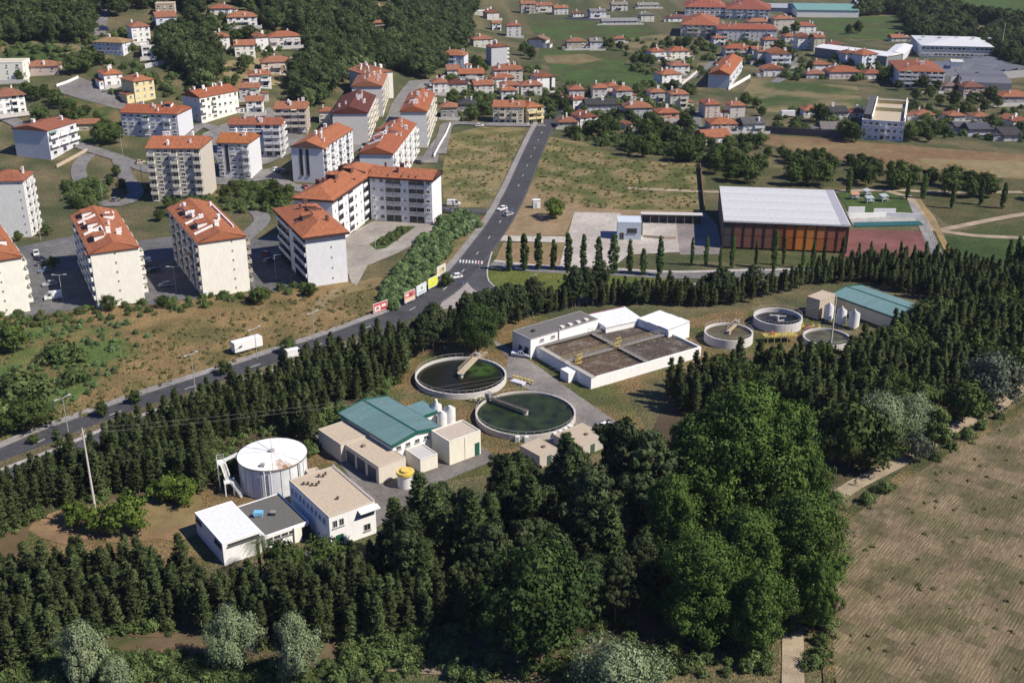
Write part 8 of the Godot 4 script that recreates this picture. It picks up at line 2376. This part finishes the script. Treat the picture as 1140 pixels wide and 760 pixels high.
func street_things() -> void:
	var n := 0
	for q: Array in [[-130.8, -306.2, 8.3, 5.0, 2], [-99.9, -313.8, 8.2, 5.0, 2], [-72.4, -325, 8.1, 10.0, 1], [-98.2, -221.4, 9.5, 55.0, 2], [-76.6, -245.8, 9.4, 55.0, 2], [-65.5, -264.3, 8.5, 55.0, 2], [-14.5, -361.2, 8.1, 20.0, 1], [-21.2, -407.5, 8.6, 20.0, 1], [-9.2, -397.9, 8.8, 20.0, 1], [-165.9, -471.8, 8.5, 0.0, 1], [-155.6, -414.3, 8.4, 0.0, 1], [-45.5, -357.2, 7.5, 0.0, 1], [5.4, -315.4, 5.1, 0.0, 1], [-52.7, -276.3, 8.2, 55.0, 2], [-147.1, -436.1, 7.6, 0.0, 1], [-160.2, -365.2, 7, 0.0, 1]]:
		lamp([
			"double armed lamp in the car park right of the first cream block", "double armed lamp in the car park between the second and third cream blocks", "single armed lamp in the shade left of the white block with dark eaves",
			"tall double armed lamp on the median of the dual carriageway, nearest the left edge", "tall double armed lamp on the median below the white trailer", "tall double armed lamp on the median between trailer and white van", "lamp on the verge of the main street beside the cane thicket", "lamp at the side street with parked cars", "lamp where the side street meets the main street",
			"lamp at the street corner below the hill car park", "lamp post on the street beside the bank right of the tower", "slim lamp in the paved court of the angled block", "lamp on the green verge below the poplars", "tall double armed lamp on the median right of the white van", "lamp on the street in front of the stone grey block", "lamp at the foot of the tall white tower"][n], q[0], q[1], q[2], q[3], q[4])
		n += 1
	var zebra := Mb.new()
	zebra.col = Color(0.5, 0.5, 0.5)
	var z0: Vector2 = Vector2(-13.3, -343.2)
	for k in 8:
		var c := z0 + Vector2(-3.6 + k * 1.0, 0.2 * k)
		zebra.quad(on(c.x, c.y + 1.6, 0.175), on(c.x + 0.5, c.y + 1.7, 0.175), on(c.x + 0.5, c.y - 1.4, 0.175), on(c.x, c.y - 1.5, 0.175))
	struct("zebra_crossing", zebra.mesh(M.plain))
	n = 0
	for p: Vector2 in [Vector2(-10.2, -335.2), Vector2(-14.5, -316.9), Vector2(-10.9, -384.2), Vector2(0, -395.6)]:
		var t := place("road_sign", ["round road sign at the corner of the green verge", "road sign on the paved island by the roundabout road", "road sign at the left of the side street junction", "road sign at the right of the side street junction"][n], "road sign", p.x, p.y, 20, "road signs")
		part(t, "post", "plain", Color(0.35, 0.35, 0.35), Vector3(0, 1.2, 0), Vector3(0.08, 2.6, 0.08))
		var mb := Mb.new()
		mb.col = [Color(0.5, 0.05, 0.04), Color(0.05, 0.12, 0.4)][n % 2]
		mb.tube(Vector3(0, 2.4, 0.05), Vector3(0, 2.4, 0.09), 0.35, 0.35, 16)
		obj("plate", mb.mesh(M.paint), t)
		n += 1
	n = 0
	var tops := []
	for q: Array in [[-78.6, -183.1, 21.6], [81.1, -263.1, 17.6], [331.6, -777.6, 22.4]]:
		var t := place("utility_pole", ["tall pale concrete power pole in the sandy clearing", "tall pale power pole in front of the white silos on the right", "tall pale mast beside the white factory, top right"][n], "utility pole", q[0], q[1], 0)
		var mb := Mb.new()
		mb.col = Color(0.52, 0.47, 0.41)
		mb.tube(Vector3(0, -0.5, 0), Vector3(0, q[2], 0), 0.30, 0.14, 10)
		obj("shaft", mb.mesh(M.concrete), t)
		mb = Mb.new()
		mb.col = Color(0.3, 0.28, 0.26)
		mb.box(Vector3(0, q[2] - 0.9, 0), Vector3(0.12, 0.14, 2.2))
		obj("crossarm", mb.mesh(M.plain), t)
		for s in [-1.0, 0.0, 1.0]:
			part(t, "insulator", "paint", Color(0.35, 0.2, 0.15), Vector3(0, q[2] - 0.68, s), Vector3(0.12, 0.3, 0.12))
		tops.append(on(q[0], q[1], q[2] - 0.55))
		n += 1
	for s in [-1.0, 1.0]:
		var mb := Mb.new()
		mb.col = Color(0.16, 0.16, 0.16)
		var a: Vector3 = tops[0] + Vector3(0, 0, s)
		var b: Vector3 = tops[1] + Vector3(0, 0, s)
		var p := a
		for k in 40:
			var f := (k + 1) / 40.0
			var q := a.lerp(b, f) - Vector3(0, 4.0 * 5.0 * f * (1.0 - f), 0)
			mb.tube(p, q, 0.022, 0.022, 4, false)
			p = q
		tag(obj("power_line", mb.mesh(M.plain)), "thin power cable between the two pale concrete poles, %s strand" % ["nearer" if s > 0 else "farther"], "power line", "power cables")
	# billboards
	var W := Color(0.68, 0.66, 0.64)
	billboard("red and white billboard, nearest and lowest of the five at the roadside", Vector2(-37.4, -297.5), 48, 5.2, 2.6, 0.6, Color(0.50, 0.08, 0.09), [[-0.2, -0.1, 0.42, 0.55, W], [0.25, 0.05, 0.3, 0.3, W], [0.25, -0.3, 0.35, 0.14, Color(0.3, 0.04, 0.05)], [-0.2, -0.1, 0.2, 0.3, Color(0.45, 0.1, 0.1)]])
	billboard("pinkish red billboard, second from the near end of the five", Vector2(-29.6, -304.7), 56, 4.8, 3.0, 0.9, Color(0.52, 0.14, 0.13), [[0.0, -0.28, 0.9, 0.36, Color(0.62, 0.50, 0.38)], [0.1, 0.1, 0.3, 0.4, Color(0.30, 0.05, 0.06)], [-0.25, 0.2, 0.3, 0.2, W]])
	billboard("pale blue-white billboard, middle of the five", Vector2(-26.7, -310.7), 60, 5.0, 3.0, 0.9, Color(0.55, 0.62, 0.66), [[0.05, 0.1, 0.4, 0.5, Color(0.66, 0.66, 0.60)], [0.05, 0.1, 0.2, 0.3, Color(0.35, 0.36, 0.28)], [0.0, -0.32, 0.7, 0.12, Color(0.3, 0.34, 0.4)]])
	billboard("bright yellow-green billboard, fourth of the five", Vector2(-23.7, -316.9), 60, 5.0, 3.0, 0.9, Color(0.62, 0.66, 0.06), [[0.1, 0.0, 0.4, 0.18, Color(0.55, 0.55, 0.18)], [-0.1, -0.26, 0.5, 0.12, Color(0.5, 0.5, 0.12)]])
	billboard("cream billboard with brown picture, farthest of the five", Vector2(-21.8, -327.5), 60, 4.8, 3.0, 1.0, Color(0.60, 0.56, 0.42), [[0.05, 0.0, 0.6, 0.5, Color(0.46, 0.40, 0.28)], [0.2, 0.05, 0.2, 0.3, Color(0.35, 0.27, 0.17)]])

# ---------------------------------------------------------------- vehicles
func car_meshes(kind: String, c: Color) -> Dictionary:
	var key := kind + str(c)
	if cache.has(key): return cache[key]
	var L := 4.2
	var W := 1.74
	var H := 1.45
	if kind == "van":
		L = 5.0
		W = 1.95
		H = 2.2
	# side outlines: lower body, cabin
	var low := [Vector2(-L / 2, 0.28), Vector2(L / 2, 0.28), Vector2(L / 2, 0.62), Vector2(L / 2 - 0.12, 0.78), Vector2(L / 2 - 1.0, 0.92), Vector2(-L / 2 + 0.2, 0.95), Vector2(-L / 2, 0.75)]
	var cab := [Vector2(L / 2 - 1.05, 0.92), Vector2(L / 2 - 1.85, H), Vector2(-L / 2 + 0.75, H), Vector2(-L / 2 + 0.12, 0.94)]
	if kind == "van":
		low = [Vector2(-L / 2, 0.3), Vector2(L / 2, 0.3), Vector2(L / 2, 0.8), Vector2(L / 2 - 0.2, 1.05), Vector2(L / 2 - 0.7, 1.2), Vector2(-L / 2, 1.2)]
		cab = [Vector2(L / 2 - 0.7, 1.2), Vector2(L / 2 - 1.5, H), Vector2(-L / 2 + 0.1, H), Vector2(-L / 2, 1.2)]
	elif kind == "pickup":
		L = 4.9
		low = [Vector2(-L / 2, 0.35), Vector2(L / 2, 0.35), Vector2(L / 2, 0.8), Vector2(L / 2 - 1.1, 1.0), Vector2(-L / 2, 1.0)]
		cab = [Vector2(L / 2 - 1.15, 1.0), Vector2(L / 2 - 1.8, 1.65), Vector2(-0.3, 1.65), Vector2(-0.5, 1.0)]
	var d := {"L": L, "W": W}
	d.body = extrude(low, W, 0.0, c).mesh(M.paint)
	d.cabin = extrude(cab, W - 0.12, 0.14, Color(0.02, 0.022, 0.025)).mesh(M.glass)
	var roof := Mb.new()
	roof.col = c
	var a: Vector2 = cab[1]
	var b: Vector2 = cab[2]
	roof.box(Vector3(0, a.y, (a.x + b.x) / 2), Vector3(W - 0.36, 0.06, absf(a.x - b.x)))
	for s in [-1.0, 1.0]:
		roof.bar(Vector3(s * (W / 2 - 0.19), a.y, a.x), Vector3(s * (W / 2 - 0.08), cab[0].y, cab[0].x), 0.07, 0.07)
		roof.bar(Vector3(s * (W / 2 - 0.19), b.y, b.x), Vector3(s * (W / 2 - 0.08), cab[3].y, cab[3].x), 0.10, 0.12)
		if kind == "van":
			roof.box(Vector3(s * (W / 2 - 0.10), 1.7, -0.9), Vector3(0.12, 1.0, 3.0))
		else:
			roof.bar(Vector3(s * (W / 2 - 0.17), a.y, (a.x + b.x) / 2), Vector3(s * (W / 2 - 0.07), 0.94, (a.x + b.x) / 2), 0.08, 0.08)
	d.roof = roof.mesh(M.paint)
	var w := Mb.new()
	w.col = Color(0.02, 0.02, 0.02)
	w.tube(Vector3(-0.11, 0, 0), Vector3(0.11, 0, 0), 0.32, 0.32, 14)
	d.wheel = w.mesh(M.rubber)
	w = Mb.new()
	w.col = Color(0.45, 0.45, 0.46)
	w.tube(Vector3(-0.125, 0, 0), Vector3(0.125, 0, 0), 0.19, 0.19, 10)
	d.rim = w.mesh(M.paint)
	w = Mb.new()
	w.col = Color(0.6, 0.6, 0.58)
	w.box(Vector3.ZERO, Vector3(0.36, 0.14, 0.06))
	d.light = w.mesh(M.glass)
	w = Mb.new()
	w.col = Color(0.3, 0.015, 0.01)
	w.box(Vector3.ZERO, Vector3(0.28, 0.2, 0.06))
	d.tail = w.mesh(M.glass)
	cache[key] = d
	return d

func extrude(side: Array, w: float, taper: float, c: Color) -> Mb:
	var mb := Mb.new()
	mb.col = c
	var y0 := 99.0
	var y1 := -99.0
	for p: Vector2 in side:
		y0 = minf(y0, p.y)
		y1 = maxf(y1, p.y)
	var pts := [[], []]
	for k in 2:
		for p: Vector2 in side:
			var t := taper * (p.y - y0) / (y1 - y0)
			pts[k].append(Vector3((w / 2 - t) * (1.0 if k == 0 else -1.0), p.y, p.x))
	var n := side.size()
	var area := 0.0
	for i in n:
		area += side[i].cross(side[(i + 1) % n])
	for i in n:
		var j := (i + 1) % n
		if area > 0: mb.quad(pts[0][j], pts[0][i], pts[1][i], pts[1][j])
		else: mb.quad(pts[0][i], pts[0][j], pts[1][j], pts[1][i])
	for i in range(1, n - 1):
		if area > 0:
			mb.tri(pts[0][0], pts[0][i + 1], pts[0][i])
			mb.tri(pts[1][0], pts[1][i], pts[1][i + 1])
		else:
			mb.tri(pts[0][0], pts[0][i], pts[0][i + 1])
			mb.tri(pts[1][0], pts[1][i + 1], pts[1][i])
	return mb

func car(called: String, label: String, category: String, kind: String, c: Color, p: Vector2, turn: float, group := "parked and driving cars") -> void:
	var d := car_meshes(kind, c)
	var t := place(called, label, category, p.x, p.y, turn, group)
	t.position.y += 0.15
	obj("body", d.body, t)
	obj("windows", d.cabin, t).name = "cabin_glass"
	obj("roof", d.roof, t)
	for s in [-1.0, 1.0]:
		for f in [0.31, -0.30]:
			var w := obj("wheel", d.wheel, t, Transform3D(Basis(), Vector3(s * (d.W / 2 - 0.10), 0.32, f * d.L)))
			obj("rim", d.rim, w)
		obj("headlight", d.light, t, Transform3D(Basis(), Vector3(s * (d.W / 2 - 0.28), 0.66, d.L / 2)))
		obj("tail_light", d.tail, t, Transform3D(Basis(), Vector3(s * (d.W / 2 - 0.22), 0.72, -d.L / 2)))

func vehicles() -> void:
	var CW := Color(0.72, 0.72, 0.72)
	var SILVER := Color(0.36, 0.37, 0.39)
	car("white_car", "white car driving towards the viewer on the main street by the billboards", "car", "car", CW, Vector2(-17.4, -326.7), -62)
	car("white_car", "white car at the junction with the side street, left of two", "car", "car", CW, Vector2(-3.7, -402.7), -40)
	car("silver_car", "silver car at the junction with the side street, right of two", "car", "car", SILVER, Vector2(-1.3, -395.6), 140)
	car("white_van", "white van on the dual carriageway beside a round young tree", "van", "van", CW, Vector2(-56.1, -266), 118)
	car("white_pickup", "white pickup parked at the side street behind the angled block", "pickup truck", "van", CW, Vector2(-21.9, -408.8), 90)
	car("dark_car", "dark car parked beside the white pickup at the side street", "car", "car", Color(0.04, 0.04, 0.05), Vector2(-19.2, -400.3), 80)
	car("grey_car", "grey car parked below the white pickup at the side street", "car", "car", Color(0.12, 0.12, 0.13), Vector2(-23.4, -399.1), 80)
	car("white_pickup", "white pickup parked at the end of the long grey roofed works building", "pickup truck", "pickup", CW, Vector2(2.3, -266), 70)
	car("silver_car", "silver car parked by the green office door", "car", "car", Color(0.48, 0.49, 0.52), Vector2(-34.2, -173.7), 28)
	car("white_car", "white car parked right of the larger tan pump house", "car", "car", CW, Vector2(21.4, -224.9), 60)
	car("blue_car", "blue-grey car in the shade of the car park right of the first cream block", "car", "car", Color(0.10, 0.14, 0.22), Vector2(-146.1, -332.6), -60)
	car("dark_car", "dark car behind the blue-grey one in the first car park", "car", "car", Color(0.05, 0.05, 0.06), Vector2(-149.7, -339.6), -60)
	car("silver_car", "silver car below the blue-grey one in the first car park", "car", "car", SILVER, Vector2(-140, -320.1), -62)
	car("white_van", "white van beside the double armed lamp in the first car park", "van", "van", CW, Vector2(-134.5, -308.5), -64)
	car("grey_car", "grey car at the back of the second car park", "car", "car", Color(0.16, 0.17, 0.19), Vector2(-115.6, -338.7), -60)
	car("dark_car", "dark car right of the grey one in the second car park", "car", "car", Color(0.04, 0.045, 0.06), Vector2(-112.4, -332.6), -60)
	car("silver_car", "silver car beside the double armed lamp in the second car park", "car", "car", SILVER, Vector2(-104.7, -319.3), -64)
	car("dark_car", "dark car parked at the near corner of the hill car park", "car", "car", Color(0.03, 0.03, 0.035), Vector2(-186.8, -537.6), 60)
	car("blue_van", "dark blue van parked on the uphill road at the top left", "van", "van", Color(0.02, 0.03, 0.10), Vector2(-222, -629.4), 100)
	car("red_car", "small dark red car at the foot of the tower, by the left edge", "car", "car", Color(0.2, 0.03, 0.03), Vector2(-213.8, -477.2), 30)
	car("white_car", "white car in front of the big cream corner house", "car", "car", CW, Vector2(-15.8, -546.2), 90)
	car("silver_car", "silver car in the open court behind the uphill terraces", "car", "car", SILVER, Vector2(-46.6, -626.8), 60)
	car("white_car", "white car in the open court behind the uphill terraces", "car", "car", CW, Vector2(-44.4, -638.3), 70)
	car("dark_car", "dark car on the diagonal road beside the long terrace", "car", "car", Color(0.05, 0.05, 0.06), Vector2(115, -697.3), -30)
	car("white_car", "white car parked on the street between the two uphill terraces", "car", "car", CW, Vector2(-59.5, -528.7), 150)
	var tones := [Color(0.55, 0.55, 0.56), Color(0.06, 0.06, 0.07), CW, Color(0.10, 0.13, 0.20), Color(0.28, 0.05, 0.04), SILVER, Color(0.05, 0.12, 0.08), Color(0.42, 0.36, 0.26), Color(0.16, 0.16, 0.17)]
	var spots := [Vector2(-65.7, -489), Vector2(-65, -496.4), Vector2(-64.4, -505.4), Vector2(-63.7, -513.2), Vector2(-62.2, -523), Vector2(-57.8, -537.6), Vector2(-112.1, -445.4), Vector2(-108.1, -450.4), Vector2(-97.4, -456), Vector2(-94, -453.8), Vector2(-81.5, -431.9), Vector2(-121.1, -459.2), Vector2(-105.9, -505.8), Vector2(-155.3, -461.5), Vector2(-150.9, -414.4), Vector2(-155.6, -349.6), Vector2(-152.3, -344.1), Vector2(-118.7, -344.1), Vector2(-77.8, -342.2), Vector2(-80.4, -349.6), Vector2(-50.6, -479.5), Vector2(-39.9, -471.9), Vector2(-29.8, -400.3), Vector2(162.5, -710.7), Vector2(93.1, -525.2), Vector2(19.2, -571.5), Vector2(203.2, -785.7)]
	for k in spots.size():
		var c: int = k - (0 if k < 6 else 6 if k < 15 else 15 if k < 20 else 20)
		car("parked_car", "%s car parked %s" % [["pale grey", "black", "white", "dark blue", "dark red", "silver", "dark green", "beige", "charcoal"][c], ["in the lane between the uphill terraces", "in the estate yards", "at the left car parks", "near the old houses"][0 if k < 6 else 1 if k < 15 else 2 if k < 20 else 3]], "car", "car", tones[c], spots[k], 25.0 + 37.0 * (k % 5), "parked cars of the estate")
	# white trailers
	for k in 2:
		var p: Vector2 = [Vector2(-69.3, -270.2), Vector2(141.5, -576)][k]
		var t := place("box_trailer", ["long white box trailer standing in the near meadow beside the road", "white box trailer on the grass left of the cottage with the orange pyramid roof"][k], "trailer", p.x, p.y, [40.0, 4.0][k])
		var L: float = [8.0, 7.0][k]
		part(t, "box", "paint", CW, Vector3(0, 2.0, 0), Vector3(L, 2.6, 2.3))
		part(t, "chassis", "plain", Color(0.06, 0.06, 0.06), Vector3(0, 0.6, 0), Vector3(L * 0.95, 0.25, 1.2))
		part(t, "door_frame", "plain", Color(0.5, 0.5, 0.5), Vector3(L / 2 + 0.03, 2.0, 0), Vector3(0.06, 2.4, 2.1))
		for s in [-1.0, 1.0]:
			for f in [-0.36, -0.22, 0.3]:
				var w := Mb.new()
				w.col = Color(0.02, 0.02, 0.02)
				w.tube(Vector3(f * L, 0.45, s * 0.85), Vector3(f * L, 0.45, s * 1.1), 0.45, 0.45, 14)
				obj("wheel", w.mesh(M.rubber), t)

# ---------------------------------------------------------------- the cyclist on the walk
# distance to tapered bones, joined smoothly and meshed as surface nets
func nets(bones: Array, cell: float, soft: float, c: Callable, mb: Mb) -> void:
	var lo := Vector3(99, 99, 99)
	var hi := -lo
	for b: Array in bones:
		for k in 2:
			lo = lo.min(b[k] - Vector3.ONE * (maxf(b[2], b[3]) + cell * 2))
			hi = hi.max(b[k] + Vector3.ONE * (maxf(b[2], b[3]) + cell * 2))
	var n := Vector3i(((hi - lo) / cell).ceil()) + Vector3i.ONE
	var f := PackedFloat32Array()
	f.resize(n.x * n.y * n.z)
	var at := 0
	for z in n.z:
		for y in n.y:
			for x in n.x:
				var p := lo + Vector3(x, y, z) * cell
				var d := 9.0
				for b: Array in bones:
					var ab: Vector3 = b[1] - b[0]
					var t := clampf((p - b[0]).dot(ab) / maxf(ab.length_squared(), 1e-6), 0, 1)
					var e: float = (p - b[0] - ab * t).length() - lerpf(b[2], b[3], t)
					var h := clampf(0.5 + 0.5 * (d - e) / soft, 0, 1)
					d = lerpf(d, e, h) - soft * h * (1.0 - h)
				f[at] = d
				at += 1
	var verts := {}
	var idx := func(x: int, y: int, z: int) -> int: return x + n.x * (y + n.y * z)
	for z in n.z - 1:
		for y in n.y - 1:
			for x in n.x - 1:
				var s := Vector3.ZERO
				var k := 0
				for e: Array in [[0, 0, 0, 1, 0, 0], [0, 1, 0, 1, 1, 0], [0, 0, 1, 1, 0, 1], [0, 1, 1, 1, 1, 1], [0, 0, 0, 0, 1, 0], [1, 0, 0, 1, 1, 0], [0, 0, 1, 0, 1, 1], [1, 0, 1, 1, 1, 1], [0, 0, 0, 0, 0, 1], [1, 0, 0, 1, 0, 1], [0, 1, 0, 0, 1, 1], [1, 1, 0, 1, 1, 1]]:
					var a := f[x + e[0] + n.x * (y + e[1] + n.y * (z + e[2]))]
					var b := f[x + e[3] + n.x * (y + e[4] + n.y * (z + e[5]))]
					if (a < 0) != (b < 0):
						s += Vector3(e[0], e[1], e[2]).lerp(Vector3(e[3], e[4], e[5]), a / (a - b))
						k += 1
				if k: verts[x + n.x * (y + n.y * z)] = lo + (Vector3(x, y, z) + s / k) * cell
	var step := [1, n.x, n.x * n.y]
	for i: int in verts:
		var x := i % n.x
		var y := (i / n.x) % n.y
		var z := i / (n.x * n.y)
		for axis in 3:
			var u := (axis + 1) % 3
			var w := (axis + 2) % 3
			var pos := [x, y, z]
			if pos[u] == 0 or pos[w] == 0: continue
			var a := f[i]
			var b := f[i + step[axis]]
			if (a < 0) == (b < 0): continue
			var q := [i, i - step[u], i - step[u] - step[w], i - step[w]]
			if not (verts.has(q[1]) and verts.has(q[2]) and verts.has(q[3])): continue
			if a > 0: q.reverse()
			mb.col = c.call(verts[q[0]])
			mb.quad(verts[q[0]], verts[q[1]], verts[q[2]], verts[q[3]])

func rider() -> void:
	var p: Vector2 = Vector2(69.9, -199.7)
	var turn := 38.0
	var b := thing("bicycle", "dark bicycle ridden along the sunny stretch of the gravel walk", "bicycle", on(p.x, p.y, 0.2), turn)
	for s in [-1.0, 1.0]:
		var tyre := Mb.new()
		tyre.col = Color(0.02, 0.02, 0.02)
		var c := Vector3(0, 0.34, s * 0.52)
		for k in 24:
			var a0 := TAU * k / 24
			var a1 := TAU * (k + 1) / 24
			tyre.tube(c + Vector3(0, cos(a0), sin(a0)) * 0.32, c + Vector3(0, cos(a1), sin(a1)) * 0.32, 0.022, 0.022, 6, false)
		var w := obj("wheel", tyre.mesh(M.rubber), b)
		var sp := Mb.new()
		sp.col = Color(0.5, 0.5, 0.5)
		for k in 12:
			sp.tube(c, c + Vector3(0, cos(TAU * k / 12), sin(TAU * k / 12)) * 0.31, 0.004, 0.004, 3, false)
		sp.tube(c - Vector3(0.05, 0, 0), c + Vector3(0.05, 0, 0), 0.03, 0.03, 8)
		obj("spokes", sp.mesh(M.plain), w)
	var fr := Mb.new()
	fr.col = Color(0.05, 0.05, 0.06)
	var crank := Vector3(0, 0.30, -0.02)
	var seat := Vector3(0, 0.80, -0.20)
	var head := Vector3(0, 0.78, 0.38)
	for e: Array in [[crank, seat], [seat, head], [crank, head], [crank, Vector3(0, 0.34, -0.52)], [seat, Vector3(0, 0.34, -0.52)], [head, Vector3(0, 0.34, 0.52)], [head, head + Vector3(0, 0.18, 0)]]:
		fr.tube(e[0], e[1], 0.02, 0.018, 7)
	obj("frame", fr.mesh(M.paint), b)
	var bar := Mb.new()
	bar.col = Color(0.08, 0.08, 0.08)
	bar.tube(head + Vector3(-0.28, 0.18, 0.02), head + Vector3(0.28, 0.18, 0.02), 0.014, 0.014, 7)
	obj("handlebar", bar.mesh(M.paint), b)
	part(b, "saddle", "rubber", Color(0.03, 0.03, 0.03), seat + Vector3(0, 0.06, 0), Vector3(0.14, 0.06, 0.26))
	var t := thing("person", "person in dark clothes riding a bicycle along the gravel walk", "person", on(p.x, p.y, 0.2), turn)
	var hip := Vector3(0, 0.93, -0.17)
	var neck := Vector3(0, 1.42, 0.06)
	var bones := [[hip + Vector3(-0.08, 0, 0), hip + Vector3(0.08, 0, 0), 0.12, 0.12], [hip, Vector3(0, 1.22, -0.04), 0.13, 0.15], [Vector3(-0.14, 1.32, 0.03), Vector3(0.14, 1.32, 0.03), 0.075, 0.075], [Vector3(0, 1.22, -0.04), neck, 0.14, 0.06], [neck, Vector3(0, 1.50, 0.10), 0.05, 0.05]]
	for s in [-1.0, 1.0]:
		var knee := Vector3(s * 0.11, 0.62 + 0.12 * s, 0.22)
		var foot := Vector3(s * 0.11, 0.24 + 0.17 * s, 0.02 + 0.05 * s)
		bones.append_array([[hip + Vector3(s * 0.09, -0.02, 0), knee, 0.088, 0.06], [knee, foot, 0.056, 0.036], [foot, foot + Vector3(0, -0.05, 0.16), 0.036, 0.03]])
		var elbow := Vector3(s * 0.26, 1.10, 0.16)
		var wrist := Vector3(s * 0.24, 0.99, 0.36)
		bones.append_array([[Vector3(s * 0.18, 1.33, 0.03), elbow, 0.052, 0.042], [elbow, wrist, 0.038, 0.026], [wrist, wrist + Vector3(0, -0.01, 0.05), 0.030, 0.030]])
	var cloth := func(v: Vector3) -> Color:
		if v.y > 1.40: return Color(0.40, 0.24, 0.17)
		if absf(v.x) > 0.19 and v.z > 0.14: return Color(0.40, 0.24, 0.17)
		if v.y > 0.93: return Color(0.06, 0.055, 0.06)
		if v.y < 0.30 and v.z > -0.05: return Color(0.05, 0.05, 0.05)
		return Color(0.05, 0.055, 0.08)
	var mb := Mb.new()
	nets(bones, 0.026, 0.05, cloth, mb)
	# the head with a face, and the hands closed on the grips
	var hc := Vector3(0, 1.61, 0.13)
	var skull := [[hc + Vector3(0, 0.02, -0.02), hc + Vector3(0, -0.03, 0.015), 0.092, 0.074], [hc + Vector3(0, -0.015, 0.09), hc + Vector3(0, -0.035, 0.102), 0.012, 0.016], [hc + Vector3(0, -0.085, 0.045), hc + Vector3(0, -0.09, 0.06), 0.036, 0.03]]
	for s in [-1.0, 1.0]:
		skull.append([hc + Vector3(s * 0.085, -0.015, -0.01), hc + Vector3(s * 0.09, 0.015, -0.02), 0.016, 0.018])
	var face := func(v: Vector3) -> Color:
		var q := v - hc
		if q.z > 0.05 and absf(absf(q.x) - 0.032) < 0.014 and absf(q.y - 0.01) < 0.012: return Color(0.05, 0.04, 0.04)
		if q.z > 0.06 and absf(q.x) < 0.028 and absf(q.y + 0.068) < 0.008: return Color(0.28, 0.11, 0.09)
		if q.y > 0.035 - q.z * 0.1 or q.z < -0.04: return Color(0.05, 0.035, 0.025)
		return Color(0.40, 0.24, 0.17)
	nets(skull, 0.009, 0.03, face, mb)
	for s in [-1.0, 1.0]:
		var palm_at := Vector3(s * 0.24, 0.985, 0.395)
		var hand := [[palm_at + Vector3(-0.03, 0.012, -0.02), palm_at + Vector3(0.03, 0.012, -0.02), 0.022, 0.022]]
		for k in 4:
			var x := -0.033 + 0.022 * k
			var len_k: float = [0.9, 1.0, 0.96, 0.8][k]
			var a := palm_at + Vector3(x, 0.016, 0.005)
			var e := a + Vector3(0, -0.004, 0.030 * len_k)
			var g := e + Vector3(0, -0.028 * len_k, 0.006)
			hand.append_array([[a, e, 0.0095, 0.009], [e, g, 0.009, 0.008], [g, g + Vector3(0, -0.008, -0.018), 0.008, 0.007]])
		hand.append([palm_at + Vector3(-s * 0.035, 0.0, -0.02), palm_at + Vector3(-s * 0.045, -0.02, 0.012), 0.011, 0.009])
		nets(hand, 0.006, 0.008, func(_v: Vector3) -> Color: return Color(0.40, 0.24, 0.17), mb)
	obj("body", mb.mesh(M.plain), t)
